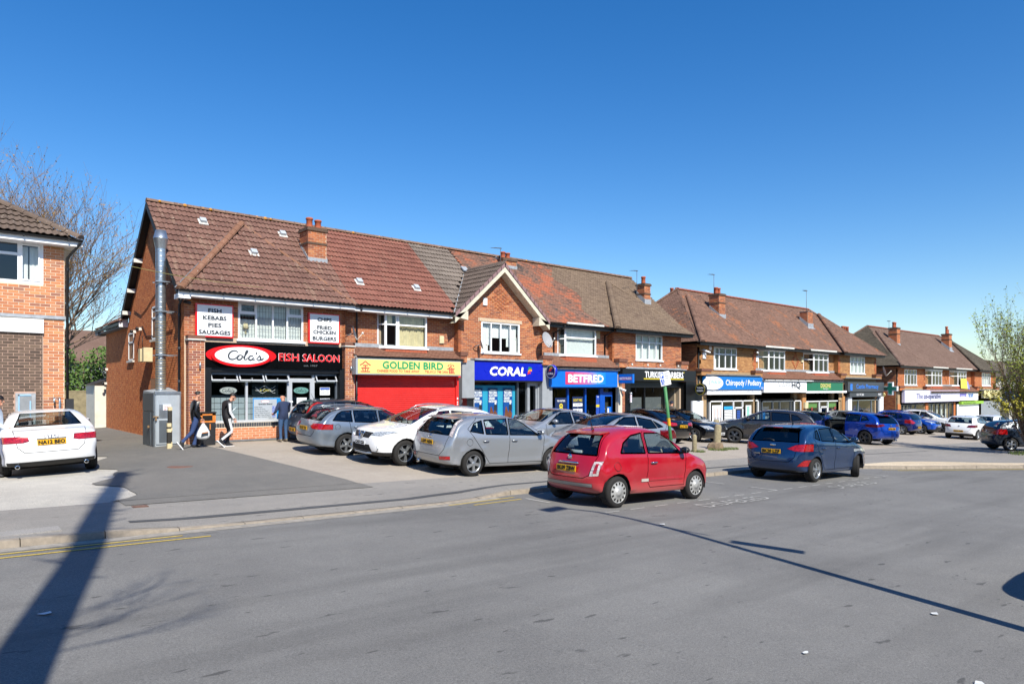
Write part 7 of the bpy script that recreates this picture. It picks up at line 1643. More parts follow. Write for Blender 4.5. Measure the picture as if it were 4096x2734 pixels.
    for x, ys in ((xs[0], (.36, -.36)), (xs[1], (.36, -.36))):
        for y in ys:
            X = L / 2 - x; b.obox((X + .02, y, .78), (.07, 0, .0), (0, .24, 0), (-.10, 0, .28), 0); b.obox((X - .11, y, 1.14), (.045, 0, 0), (0, .12, 0), (-.02, 0, .09), 0); b.obox((X + .28, y, .52), (.26, 0, 0), (0, .25, 0), (0, 0, .08), 0)
    b.build('seat', sm, root)
    b = MB(); xd = sp['ws_s'] + .38; X = L / 2 - xd; zd = zb0 - .12; b.prism([(X + .45, -c.hw + .16, zd + .04), (X + .45, c.hw - .16, zd + .04), (X - .02, c.hw - .17, zd + .03), (X - .02, -c.hw + .17, zd + .03)], (0, 0, -.32)); b.box(X - .3, X, -.36 - .02 - .3, -.36 + .3, zd - .3, zd - .06) if False else None
    V = []; yw = -.36
    for k in range(17):
        a = 2 * pi * k / 16; V.append((X - .22 + .06 * sin(a), yw + .18 * cos(a), zd + .02 + .17 * sin(a)))
    b.tube(V, .016, 6); b.build('dashboard', sp.get('dashm', M_dash), root)
    # grille bars, badges, plates, wiper, exhaust
    def plate_at(txt, X, z, fwd, m, tilt=0.0, y=0.0):
        b = MB(); nx = 1 if fwd else -1; b.box(min(X, X + .012 * nx), max(X, X + .012 * nx), y - .26, y + .26, z - .056, z + .056); U = Vector((0, nx, 0)); put_text(b, txt, (X + .012 * nx, y, z - .038), U, UZ, .076, w=.47, m=1, bold=.006, lift=.003); b.build('number_plate', [m, M_pk], root)
    if plate: z = sp.get('pz', .82); plate_at(plate, c.bx(z) - .010 - sp.get('pout', 0.012), z, False, M_py)
    if front_plate: z = sp.get('fpz', .45); plate_at(front_plate, c.rx(z) + .004, z, True, M_pw)
    if sp.get('wiper'):
        z, yy = sp['wiper']; X = c.bx(z) - .015; b = MB(); b.tube([(X, 0, z), (X + .05, yy * .4, z + .045), (X + .035, yy, z + .03)], [.022, .014, .008], 6); b.build('wiper', M_trim, root)
    for ex in sp.get('exhaust', ()):
        b = MB(); X = c.bx(.30) + .02; b.lathe([(.030, 0), (.045, 0), (.045, .12), (.03, .12), (.028, .02)], (X - .03, ex, .27), axis='x', n=14); b.build('exhaust', M_chrome, root)
    for (kind, fwd, y, z, s_) in sp.get('badges', ()):
        b = MB(); X = (c.rx(z) if fwd else c.bx(z)); nx = 1 if fwd else -1; X += nx * .006
        if kind == 'rings':
            for q in range(4):
                cy = y + (q - 1.5) * s_ * .8; b.tube([(X, cy + s_ * .5 * cos(2 * pi * k / 14), z + s_ * .5 * sin(2 * pi * k / 14)) for k in range(15)], .006, 5)
        elif kind == 'disc': b.lathe([(s_ * .55, 0), (s_ * .5, nx * .008), (0, nx * .01)], (X, y, z), axis='x', n=16)
        elif kind == 'oval':
            o = len(b.v); b.lathe([(s_ * .5, 0), (s_ * .42, nx * .008), (0, nx * .01)], (X, 0, 0), axis='x', n=16); b.v = [(p[0], y + p[1] * 1.25, z + p[2] * .6) for p in b.v]
        elif kind == 'lion': b.poly([(X, y + s_ * a * -nx, z + s_ * d) for a, d in ((-.3, -.5), (0, -.1), (-.1, .3), (.1, .55), (.35, .3), (.15, .05), (.35, -.4), (.1, -.2))][::-nx or 1])
        elif kind == 'bar': b.box(X - .006, X + .006, y - s_, y + s_, z - .014, z + .014)
        elif kind == 'vee':
            for q in (1, -1): b.tube([(X, y + q * s_, z + s_ * .6), (X + .015 * nx, y + q * s_ * .35, z - s_ * .5), (X + .02 * nx, y, z - s_ * .55)], .014, 6)
        b.build('badge', M_chrome, root)
    for fn in sp.get('extra', ()): fn(c, root, paint)
    bm.free(); return root
def grille(poly_y, z0, z1, n=6, m=None):
    def f(c, root, paint):
        b = MB(); 
        for k in range(n): z = z0 + (z1 - z0) * (k + .5) / n; X = c.rx(z) + .004; w = poly_y; b.box(X - .03, X, -w, w, z - .006, z + .006)
        b.build('grille', m or M_trim, root)
    return f
def roof_rails(s0, s1, m):
    def f(c, root, paint):
        b = MB()
        for sd in (1, -1):
            P = [(p[0], p[1]) for p in c.ring if s0 - .1 < p[0] < s1 + .1 and p[1] > c.H * .8]; P.sort()
            pts = [(c.L / 2 - x, sd * (c.Wd(x, z - .06) - .07), z - .02 + (.035 if 0 < i < len(P) - 1 else -.02)) for i, (x, z) in enumerate(P[::3])]
            b.tube(pts, .016, 6)
        b.build('roof_rail', m, root)
    return f
def antenna(s, h, lean, y=0.0):
    def f(c, root, paint):
        z = max(p[1] for p in c.ring if abs(p[0] - s) < .1) - .005; b = MB(); X = c.L / 2 - s; b.tube([(X, y, z), (X - lean, y, z + h)], [.01, .004], 5); b.lathe([(.035, 0), (.02, .025), (0, .03)], (X, y, z), n=10); b.build('aerial', M_trim, root)
    return f
def fuel_cap(s, z, r, side=-1):
    def f(c, root, paint):
        y = c.Wd(s, z) * side; b = MB(); X = c.L / 2 - s
        P = [(X + r * cos(2 * pi * k / 20), c.Wd(s - r * cos(2 * pi * k / 20), z + r * sin(2 * pi * k / 20)) * side + .003 * side, z + r * sin(2 * pi * k / 20)) for k in range(21)]; b.tube(P, .004, 4); b.build('fuel_flap', M_trim, root)
    return f
def spoiler(s, z, w, d, m=None):
    def f(c, root, paint):
        X = c.L / 2 - s; b = MB(); b.prism([(X + .12, -w, z), (X + .12, w, z), (X - d, w * .96, z - .035), (X - d, -w * .96, z - .035)], (0, 0, .022)); b.box(X - d - .004, X - d, -.13, .13, z - .035, z - .015, 1); b.build('spoiler', [m or paint, M_tail], root)
    return f
PL = [(0, .86), (.06, .94), (.15, .985), (.3, 1.0), (.7, 1.0), (.86, .975), (.95, .93), (1, .87)]
def spec(**k):
    d = dict(plan=PL, belt=(.95, 1.02), tum=.36, flare=.016, r=.315, ra=.375, lights=[], doors=[], swin=[], ws_s=1.0); d.update(k); return d
HATCH = spec(L=4.34, W=1.84, H=1.50, wb=2.64, fo=.88,
    sil=[(.14, .20, .2), (.02, .34, .36), (.0, .50, .40), (.05, .66, .32), (.22, .80, .18), (.65, .92, .11), (1.05, 1.0, .09), (1.55, 1.24, .10), (2.10, 1.46, .14), (2.65, 1.515, .14), (3.35, 1.48, .14), (3.86, 1.38, .15), (4.08, 1.12, .16), (4.20, .97, .2), (4.31, .74, .28), (4.34, .5, .32), (4.27, .30, .2), (4.05, .22, .05), (2.2, .18, .04), (.5, .18, .05)],
    swin=[[(1.40, .985), (2.38, 1.005), (2.34, 1.40), (2.02, 1.375)], [(2.45, 1.007), (3.16, 1.03), (3.14, 1.37), (2.42, 1.40)], [(3.23, 1.04), (3.62, 1.10), (3.46, 1.29), (3.22, 1.355)]],
    doors=[[(1.28, .30), (2.42, .30), (2.40, 1.43), (2.0, 1.42), (1.20, .98)], [(2.42, .30), (3.04, .30), (3.34, .70), (3.70, 1.15), (3.35, 1.42), (2.40, 1.43)]],
    ws=(1.02, 1.43, .70, .56), rw=(1.0, 1.36, .66, .54), bon=(.72, .99, .60, .70), tg=[(-.52, .50), (.52, .50), (.66, .66), (.70, 1.0), (.56, 1.42), (-.56, 1.42), (-.70, 1.0), (-.66, .66)],
    lights=[('headlight', [(.40, .64), (.86, .70), (.90, .80), (.62, .84)], 'f', M_head)], panels=[('grille', [(-.45, .30), (.45, .30), (.52, .52), (-.52, .52)], 'f', M_trim)], wiper=(1.02, -.38), pz=.80)
import copy as _cp
def var(base, **k): d = dict(base); d.update(k); return d
FOCUS = var(HATCH, lights=HATCH['lights'] + [('tail_light', [(.70, .98), (.80, .96), (.66, 1.36), (.57, 1.38)], 'r', M_clear), ('reflector', [(.52, .40), (.80, .42), (.80, .50), (.52, .48)], 'r', M_tail)], rlx=.75, wheel=('sp', 5, .040, 0), badges=[('oval', False, 0, .92, .13)], extra=[fuel_cap(3.66, .84, .085), spoiler(3.80, 1.40, .56, .16)], flare=.026, hm=M_alloy, panels=HATCH['panels'] + [('bumper_strip', [(-.85, .245), (.85, .245), (.85, .30), (-.85, .30)], 'r', M_trim)], seats=(2.25, 3.1), exhaust=(.45,))
FIESTA = var(HATCH, L=4.04, W=1.74, H=1.48, wb=2.49, fo=.80, r=.31, ra=.365, sil=[(.14, .20, .2), (.02, .34, .34), (.0, .50, .38), (.05, .66, .30), (.22, .80, .18), (.6, .93, .11), (.95, 1.0, .09), (1.4, 1.22, .10), (1.95, 1.44, .14), (2.45, 1.495, .14), (3.1, 1.46, .14), (3.6, 1.38, .15), (3.80, 1.14, .15), (3.90, .98, .2), (4.0, .78, .28), (4.04, .52, .32), (3.97, .30, .2), (3.78, .22, .05), (2.2, .18, .04), (.5, .18, .05)],
    swin=[[(1.28, .99), (2.20, 1.02), (2.18, 1.39), (1.86, 1.355)], [(2.27, 1.022), (2.98, 1.06), (2.9, 1.36), (2.25, 1.39)], [(3.04, 1.07), (3.28, 1.13), (3.12, 1.30), (3.0, 1.335)]], doors=[[(1.18, .30), (2.24, .30), (2.22, 1.42), (1.85, 1.40), (1.10, .98)], [(2.24, .30), (2.80, .30), (3.08, .68), (3.36, 1.14), (3.05, 1.40), (2.22, 1.42)]], ws=(1.02, 1.41, .68, .54), rw=(1.03, 1.36, .64, .54), bon=(.72, .98, .58, .68), belt=(.96, 1.06),
    lights=[HATCH['lights'][0], ('tail_light', [(.40, .855), (.62, .80), (.93, .80), (.95, .96), (.80, .985), (.60, .955)], 'r', M_tail), ('reflector', [(.66, .42), (.84, .42), (.86, .58), (.80, .58)], 'r', M_tail)], rlx=.62, wheel=('sp', 5, .020, .16), badges=[('oval', False, 0, .94, .13), ('bar', False, .40, .70, .09)], rwx=3.4, wiper=(1.04, .34), pz=.78, privacy=(1, 2), steer=.42, extra=[antenna(2.9, .22, .16), spoiler(3.52, 1.415, .54, .16)], seats=(2.1, 2.85), mir=(1.3, 1.03), panels=[HATCH['panels'][0], ('bumper_trim', [(-.72, .20), (.72, .20), (.60, .31), (-.60, .31)], 'r', M_trim)], tg=[(-.46, .52), (.46, .52), (.60, .64), (.66, 1.02), (.55, 1.42), (-.55, 1.42), (-.66, 1.02), (-.60, .64)])
CORSA = var(FIESTA, steer=0, privacy=(), rglass=M_glassd, lights=[HATCH['lights'][0], ('tail_light', [(.44, .82), (.72, .74), (.90, .78), (.92, .98), (.78, 1.02)], 'r', M_tail)], badges=[('disc', False, 0, .90, .1)], wheel=('sp', 5, .03, .12), pz=.52, extra=[])
IBIZA = var(FIESTA, steer=0, lights=[HATCH['lights'][0], ('tail_light', [(.42, .76), (.80, .76), (.93, .82), (.90, .94), (.50, .90)], 'r', M_dktail)], badges=[('disc', False, 0, .82, .09)], pz=.52, wheel=('sp', 5, .03, .12), extra=[antenna(2.9, .2, .1)], privacy=(), rglass=M_glassd, panels=[HATCH['panels'][0], ('bumper_trim', [(-.8, .20), (.8, .20), (.74, .38), (-.74, .38)], 'r', M_trim)])
CIVIC = var(HATCH, L=4.25, W=1.77, H=1.46, wb=2.63, fo=.85, sil=[(.12, .20, .2), (.02, .36, .36), (.0, .54, .38), (.06, .70, .28), (.30, .84, .16), (.8, .98, .11), (1.2, 1.12, .09), (1.7, 1.34, .12), (2.15, 1.46, .14), (2.7, 1.47, .14), (3.3, 1.38, .14), (3.75, 1.21, .14), (3.98, 1.12, .16), (4.16, 1.0, .22), (4.23, .78, .28), (4.25, .5, .32), (4.18, .30, .2), (4.0, .22, .05), (2.2, .18, .04), (.5, .18, .05)],
    swin=[[(1.32, 1.0), (2.42, 1.03), (2.38, 1.38), (2.0, 1.37), (1.75, 1.27)], [(2.50, 1.032), (3.22, 1.06), (3.05, 1.30), (2.47, 1.38)], [(3.27, 1.07), (3.5, 1.10), (3.32, 1.19), (3.12, 1.275)]], ws=(1.08, 1.42, .70, .56), rw=(1.10, 1.34, .62, .50), rwx=3.2, tg=None, lights=[('headlight', [(.36, .66), (.86, .70), (.90, .86), (.60, .82)], 'f', M_head), ('tail_light', [(.50, .90), (.85, .84), (.88, 1.0), (.55, 1.03)], 'r', M_amber)], wiper=None, wheel=('sp', 5, .03, .12), extra=[fuel_cap(3.75, 1.0, .075, 1), spoiler(3.72, 1.23, .54, .2)], mir=(1.52, 1.06), hm=M_chrome)
GTC = var(CIVIC, lights=[CIVIC['lights'][0], ('tail_light', [(.44, .86), (.88, .72), (.92, .98), (.60, 1.04)], 'r', M_dktail)], rlx=.9, extra=[], privacy=(0, 1, 2))
CITY = spec(L=3.55, W=1.64, H=1.49, wb=2.30, fo=.66, r=.292, ra=.345, belt=(.93, .98), tum=.30, flare=.03, plan=[(0, .80), (.08, .92), (.2, .985), (.35, 1.0), (.7, 1.0), (.86, .96), (.95, .90), (1, .82)],
    sil=[(.12, .20, .2), (.02, .34, .36), (.0, .50, .40), (.04, .68, .34), (.20, .84, .24), (.55, .94, .15), (.86, 1.0, .11), (1.25, 1.24, .12), (1.65, 1.45, .18), (2.15, 1.50, .20), (2.65, 1.46, .20), (3.08, 1.34, .20), (3.28, 1.08, .20), (3.40, .92, .24), (3.50, .72, .34), (3.55, .48, .38), (3.48, .30, .25), (3.28, .22, .05), (1.8, .19, .04), (.5, .19, .05)],
    swin=[[(1.12, .96), (2.12, .985), (2.10, 1.36), (1.66, 1.355), (1.40, 1.23)], [(2.20, .985), (2.86, 1.0), (2.74, 1.18), (2.5, 1.32), (2.19, 1.365)]], doors=[[(1.06, .33), (2.06, .33), (2.16, .50), (2.15, 1.39), (1.62, 1.38), (.98, .96)]], ws=(.99, 1.40, .62, .50), rw=(.96, 1.31, .60, .46), rwx=2.8, bon=(.72, .97, .52, .64), ws_s=.82,
    lights=[('headlight', [(.42, .62), (.70, .62), (.72, .84), (.44, .84)], 'f', M_head), ('brake_light', [(.605, .63), (.67, .635), (.695, .82), (.64, .815)], 'r', M_tail), ('tail_light', [(.55, .585), (.70, .60), (.74, .86), (.60, .85)], 'r', M_clear)], rlx=.6, tg=[(-.42, .54), (.42, .54), (.54, .60), (.63, .96), (.50, 1.36), (-.50, 1.36), (-.63, .96), (-.54, .60)], tgx=.85, panels=[('bumper_strip', [(-.60, .385), (.60, .385), (.60, .445), (-.60, .445)], 'r', mat('matt_silver_strip', '9b9791', .45, .5))], wheel=('cover', 12), rimm=M_cover, wiper=(1.0, .30), pz=.70, badges=[('disc', False, 0, .905, .10)], hz=.80, hm=M_chrome, mm=M_trim, mir=(1.16, .98), seatm=M_seat, dashm=M_seatc, seats=(1.95, 2.62), seal=.03)
def city_extra(c, root, paint):
    b = MB(); X = c.bx(.80) - .012; b.tube([(X + .008, -.27, .80), (X - .012, -.24, .805), (X - .012, .24, .805), (X + .008, .27, .80)], [.012, .022, .022, .012], 8); b.build('chrome_handle_bar', M_chrome, root)
    b = MB()
    for sd in (1, -1):
        x0, x1 = 1.08, 2.1; V = []
        for k in range(9):
            x = x0 + (x1 - x0) * k / 8
            for z, o in ((.445, .003), (.452, .014), (.490, .014), (.497, .003)): V.append((c.L / 2 - x, (c.Wd(x, z) + o) * sd, z))
        b.add(V, [(4 * k + q, 4 * k + q + 1, 4 * k + q + 5, 4 * k + q + 4) for k in range(8) for q in range(3)])
    b.build('side_strip', paint, root)
    b = MB()
    for sd in (1, -1):
        x = 2.2; y = c.Wd(x, .47) * sd; X = c.L / 2 - x; b.box(X - .11, X + .09, min(y, y + .012 * sd), max(y, y + .012 * sd), .445, .50)
    b.build('badge', mat('pale_side_badge', 'a9a39b', .5), root)
    b = MB(); tw = None; z = 1.335; X = c.bx(1.05) ; b.box(c.bx(.985) + .02, c.bx(.985) + .03, -.22, .07, .985, 1.035); b.build('window_sticker', mat('pale_green_sticker', 'b9ccc4', .5), root)
    b = MB(); nrow = 8
    for k in range(nrow): x = 1.9 + .06 * k; zt = max(p[1] for p in c.ring if abs(p[0] - x) < .1); b.box(c.L / 2 - x - .022, c.L / 2 - x + .022, -.42, -.12 if k % 2 else -.05, zt - .012, zt - .004 + .002)
    b.build('roof_lettering', M_wht, root)
CITY['extra'] = [city_extra, antenna(2.85, .38, .14, .0), fuel_cap(2.98, .76, .08), spoiler(3.0, 1.365, .48, .12)]
SALOON = spec(tum=.55, L=4.70, W=1.83, H=1.43, wb=2.81, fo=.88, r=.325, ra=.38, belt=(.92, .99),
    sil=[(.14, .20, .2), (.02, .34, .36), (.0, .52, .40), (.06, .68, .30), (.28, .80, .17), (.75, .91, .11), (1.25, .97, .09), (1.80, 1.22, .10), (2.25, 1.39, .14), (2.8, 1.43, .15), (3.3, 1.39, .15), (3.75, 1.24, .14), (4.1, 1.065, .13), (4.45, 1.01, .13), (4.62, .96, .2), (4.68, .74, .30), (4.70, .5, .34), (4.62, .30, .22), (4.42, .22, .05), (2.2, .18, .04), (.5, .18, .05)],
    swin=[[(1.62, .955), (2.58, .985), (2.56, 1.34), (2.25, 1.335), (1.98, 1.22)], [(2.66, .985), (3.42, 1.01), (3.36, 1.20), (3.10, 1.31), (2.64, 1.345)], [(3.48, 1.015), (3.74, 1.035), (3.60, 1.12), (3.44, 1.18)]], doors=[[(1.48, .30), (2.62, .30), (2.60, 1.37), (2.25, 1.365), (1.42, .95)], [(2.62, .30), (3.24, .30), (3.56, .70), (3.8, 1.06), (3.15, 1.35), (2.60, 1.37)]], ws=(.99, 1.37, .71, .56), rw=(1.085, 1.35, .62, .47), rwx=3.3, ws_s=1.22, bon=(.70, .96, .60, .72), tg=[(-.48, .56), (.48, .56), (.60, .68), (.66, 1.02), (-.66, 1.02), (-.60, .68)], tgname='boot_lid', tgx=.6,
    lights=[('headlight', [(.42, .60), (.86, .64), (.90, .76), (.60, .76)], 'f', M_head), ('tail_light', [(.40, .80), (.50, .775), (.90, .775), (.92, .905), (.42, .905)], 'r', M_tail)], rlx=.45, panels=[('grille', [(-.34, .26), (.34, .26), (.42, .74), (-.42, .74)], 'f', M_trim), ('rear_diffuser', [(-.76, .20), (.76, .20), (.80, .36), (-.80, .36)], 'r', M_trim)], wheel=('sp', 5, .035, .1), pz=.765, badges=[('rings', False, 0, .885, .075), ('bar', False, 0, .835, .27)], exhaust=(.62, -.62), seats=(2.5, 3.3), mir=(1.62, .98))
BMW = var(SALOON, L=4.45, lights=[SALOON['lights'][0], ('tail_light', [(.38, .80), (.86, .76), (.92, .84), (.88, .94), (.40, .90)], 'r', M_tail), ('reflector', [(.5, .42), (.78, .42), (.78, .46), (.5, .46)], 'r', M_tail)], badges=[('disc', False, 0, .93, .085)], panels=[SALOON['panels'][0]], exhaust=(.5,), privacy=(1, 2), rglass=M_priv, sil=[(x * 4.45 / 4.70, z, d) for x, z, d in SALOON['sil']], swin=[[(x * 4.45 / 4.7, z) for x, z in p] for p in SALOON['swin']], doors=[[(x * 4.45 / 4.7, z) for x, z in p] for p in SALOON['doors']], wb=2.70, fo=.82, rwx=3.1)
FASTB = var(BMW, badges=[('rings', True, 0, .70, .065)], panels=[('grille', [(-.36, .30), (.36, .30), (.44, .76), (-.44, .76)], 'f', M_trim), ('air_intake', [(.50, .30), (.80, .32), (.82, .44), (.52, .46)], 'f', M_trim)], extra=[grille(.36, .32, .72, 7, M_chrome)], fpz=.42, exhaust=())
ESTATE = var(SALOON, sil=[(.14, .20, .2), (.02, .34, .36), (.0, .52, .40), (.06, .68, .30), (.28, .80, .17), (.75, .91, .11), (1.25, .97, .09), (1.80, 1.22, .10), (2.25, 1.39, .14), (2.8, 1.435, .15), (3.6, 1.42, .15), (4.1, 1.34, .15), (4.38, 1.12, .15), (4.52, 1.0, .18), (4.66, .82, .28), (4.70, .52, .34), (4.62, .30, .22), (4.42, .22, .05), (2.2, .18, .04), (.5, .18, .05)],
    swin=SALOON['swin'][:1] + [[(2.66, .985), (3.44, 1.005), (3.42, 1.335), (2.64, 1.345)], [(3.52, 1.01), (4.14, 1.04), (3.95, 1.24), (3.8, 1.31), (3.50, 1.335)]], doors=[SALOON['doors'][0], [(2.62, .30), (3.24, .30), (3.56, .70), (3.62, 1.0), (3.45, 1.36), (2.60, 1.37)]], rw=(1.03, 1.35, .68, .54), rwx=3.95, tg=[(-.50, .56), (.50, .56), (.62, .68), (.68, 1.02), (.56, 1.38), (-.56, 1.38), (-.68, 1.02), (-.62, .68)], tgname='tailgate', tgx=.85, panels=[SALOON['panels'][0], ('bumper_trim', [(-.70, .20), (.70, .20), (.62, .33), (-.62, .33)], 'r', M_dsteel)], lights=[SALOON['lights'][0], ('tail_light', [(.38, .84), (.52, .78), (.90, .78), (.93, .92), (.80, .94), (.44, .93)], 'r', M_tail)], rlx=.55, wiper=(1.06, -.36), pz=.78, badges=[('rings', False, 0, .94, .07)], exhaust=(), extra=[roof_rails(2.2, 4.1, M_alloy), fuel_cap(4.0, .86, .08)], wheel=('sp', 5, .034, 0))
MPV = var(HATCH, L=4.47, W=1.80, H=1.64, wb=2.73, fo=.9, belt=(1.0, 1.06), sil=[(.14, .20, .2), (.02, .36, .36), (.0, .54, .40), (.05, .72, .30), (.25, .90, .18), (.7, 1.06, .11), (1.1, 1.2, .10), (1.6, 1.46, .12), (2.1, 1.60, .15), (2.7, 1.655, .15), (3.5, 1.62, .15), (4.02, 1.52, .16), (4.22, 1.22, .16), (4.32, 1.04, .2), (4.43, .78, .28), (4.47, .52, .32), (4.40, .30, .2), (4.2, .22, .05), (2.2, .18, .04), (.5, .18, .05)],
    swin=[[(1.35, 1.06), (2.38, 1.08), (2.34, 1.53), (1.95, 1.49)], [(2.45, 1.08), (3.2, 1.10), (3.18, 1.52), (2.42, 1.53)], [(3.28, 1.11), (3.75, 1.16), (3.62, 1.42), (3.26, 1.50)]], doors=[[(1.28, .30), (2.42, .30), (2.40, 1.56), (1.95, 1.53), (1.22, 1.05)], [(2.42, .30), (3.04, .30), (3.34, .70), (3.8, 1.2), (3.5, 1.53), (2.40, 1.56)]], ws=(1.16, 1.56, .68, .56), rw=(1.10, 1.50, .58, .50), rwx=3.8, lights=[HATCH['lights'][0], ('tail_light', [(.64, 1.0), (.76, 1.0), (.66, 1.50), (.56, 1.52)], 'r', M_tail)], rlx=.8, badges=[('vee', False, 0, .98, .05), ('bar', False, .42, .98, .07)], pz=.50, wiper=(1.12, .38), tg=[(-.52, .60), (.52, .60), (.62, .72), (.63, 1.06), (.54, 1.54), (-.54, 1.54), (-.63, 1.06), (-.62, .72)], extra=[antenna(3.7, .22, .14)], mir=(1.45, 1.10))
SUV = var(HATCH, L=4.38, W=1.83, H=1.60, wb=2.65, fo=.88, r=.345, ra=.405, belt=(1.03, 1.12), trim=.37, sil=[(.14, .24, .2), (.02, .40, .36), (.0, .60, .40), (.05, .80, .30), (.22, .95, .18), (.65, 1.04, .11), (1.08, 1.10, .09), (1.55, 1.34, .10), (2.05, 1.54, .14), (2.6, 1.605, .14), (3.4, 1.57, .14), (3.92, 1.47, .15), (4.12, 1.22, .16), (4.24, 1.06, .2), (4.34, .82, .28), (4.38, .58, .32), (4.30, .36, .2), (4.08, .26, .05), (2.2, .22, .04), (.5, .22, .05)],
    swin=[[(1.42, 1.07), (2.38, 1.10), (2.35, 1.48), (2.02, 1.455)], [(2.45, 1.102), (3.2, 1.13), (3.16, 1.45), (2.43, 1.48)], [(3.27, 1.14), (3.68, 1.22), (3.48, 1.38), (3.25, 1.43)]], doors=[[(1.28, .34), (2.42, .34), (2.40, 1.51), (2.0, 1.50), (1.20, 1.06)], [(2.42, .34), (3.04, .34), (3.36, .78), (3.74, 1.26), (3.35, 1.50), (2.40, 1.51)]], ws=(1.11, 1.51, .72, .57), rw=(1.10, 1.44, .66, .54), bon=(.84, 1.09, .62, .72), tg=[(-.52, .60), (.52, .60), (.66, .76), (.70, 1.08), (.56, 1.50), (-.56, 1.50), (-.70, 1.08), (-.66, .76)], lights=[('headlight', [(.44, .79), (.80, .80), (.90, .90), (.86, .93), (.50, .87)], 'f', M_head), ('tail_light', [(.46, .92), (.90, .88), (.93, 1.02), (.50, 1.04)], 'r', M_tail)], panels=[('grille', [(-.38, .72), (.38, .72), (.46, .86), (-.46, .86)], 'f', M_trim), ('air_intake', [(-.52, .38), (.52, .38), (.44, .54), (-.44, .54)], 'f', M_arch)], hz=.93, mir=(1.45, 1.12), pz=.84, wiper=None, flare=.022)
def suv_front(c, root, paint):
    b = MB(); z = .78; X = c.rx(z) + .012
    for q in (1, -1): b.tube([(X - .02, q * .16, .88), (X + .012, q * .09, .74), (X + .018, 0, .72)], .018, 6)
    b.lathe([(.07, 0), (.06, .012), (.045, .012), (.04, 0)], (X + .01, 0, .81), axis='x', n=16); b.build('badge', M_chrome, root)
    b = MB(); X = c.rx(.34); b.tube([(X - .12, -.55, .34), (X + .01, -.3, .31), (X + .01, .3, .31), (X - .12, .55, .34)], .03, 6)
    for q in (1, -1): b.lathe([(.08, 0), (.08, .02), (.06, .02), (.055, 0)], (c.rx(.46) - .11, q * .68, .46), axis='x', n=14)
    b.build('chrome_trim', M_steel, root)
QASH = var(SUV, extra=[suv_front, roof_rails(2.0, 3.6, M_alloy)], wheel=('sp', 5, .020, .15), mm=M_blk, fpz=.58, privacy=(1, 2))
P3008 = var(SUV, L=4.45, H=1.62, privacy=(1, 2), rimm=M_alloyd, wheel=('sp', 5, .028, .13), lights=[SUV['lights'][0], ('tail_light', [(.44, .98), (.92, .96), (.92, 1.08), (.48, 1.09)], 'r', M_tail)], sil=[(x * 4.45 / 4.38, z * 1.01, d) for x, z, d in SUV['sil']], extra=[spoiler(3.85, 1.50, .54, .2, M_trim)], rwx=3.7)
KUGA = var(SUV, privacy=(1, 2), rimm=M_alloyd, wheel=('sp', 5, .036, 0), trim=.30, badges=[('oval', False, 0, 1.0, .12)], extra=[spoiler(3.85, 1.50, .54, .18)], exhaust=(.55, -.55), lights=[SUV['lights'][0], ('tail_light', [(.40, .98), (.90, .88), (.93, 1.0), (.50, 1.06)], 'r', M_dktail)])
MOKKA = var(SUV, L=4.2, wb=2.55, fo=.84, sil=[(x * 4.2 / 4.38, z * .97, d) for x, z, d in SUV['sil']], swin=[[(x * 4.2 / 4.38, z * .97) for x, z in p] for p in SUV['swin']], doors=[[(x * 4.2 / 4.38, z * .97) for x, z in p] for p in SUV['doors']], ws=(1.08, 1.46, .72, .57), rw=(1.07, 1.39, .66, .54), belt=(1.0, 1.09), privacy=(1, 2), extra=[roof_rails(2.0, 3.4, M_trim)], fpz=.58, badges=[('disc', True, 0, .86, .1)], rwx=3.2)
WSUV = var(SUV, privacy=(1, 2), rimm=M_alloyd, wheel=('sp', 5, .02, .14), extra=[roof_rails(2.0, 3.6, M_alloy)], mir=(1.45, 1.13))
P_white = mat_paint('white_paint', 'e3e5e6', 0, .25, dirt=.03); P_silver = mat_paint('silver_paint', '9ea3a8', .55, .34, dirt=.16); P_sblue = mat_paint('blue_grey_silver_paint', '7f8b98', .55, .32, dirt=.10); P_red = mat_paint('cherry_red_paint', 'a30f22', .0, .25, dirt=.16)
P_navy = mat_paint('deep_blue_paint', '12355e', .45, .24, dirt=.04); P_dgrey = mat_paint('dark_grey_paint', '3a3f47', .5, .3, dirt=.08); P_black = mat_paint('blue_black_paint', '0a0c12', .2, .18, dirt=.02); P_char = mat_paint('charcoal_paint', '2d2c2e', .35, .25, dirt=.05); P_blue = mat_paint('vivid_blue_paint', '0a3fa6', .4, .22, dirt=.03); P_dblue = mat_paint('dark_royal_blue_paint', '0c2166', .35, .22, dirt=.03); P_mblue = mat_paint('mid_blue_paint', '124db4', .35, .25, dirt=.03); P_dark = mat_paint('dark_slate_paint', '1f2b3a', .35, .25, dirt=.05)
def place(root, x, y, ang, zf=zg, wb=2.6, tr=1.5):
    """sets the car down on the sloping ground; ang = heading in the ground plane (radians from +x)"""
    f = Vector((cos(ang), sin(ang), 0)); l = Vector((-sin(ang), cos(ang), 0)); hz = lambda a, b_: zf(x + f.x * a + l.x * b_, y + f.y * a + l.y * b_)
    h = wb / 2; t = tr / 2; zf_, zr_, zl_, zR = hz(h, 0), hz(-h, 0), hz(0, t), hz(0, -t); X = Vector((f.x * wb, f.y * wb, zf_ - zr_)).normalized(); Y = Vector((l.x * tr, l.y * tr, zl_ - zR)).normalized(); Z = X.cross(Y).normalized(); Y = Z.cross(X)
    root.matrix_world = Matrix.Translation((x, y, (zf_ + zr_ + zl_ + zR) / 4)) @ Matrix((X, Y, Z)).transposed().to_4x4()
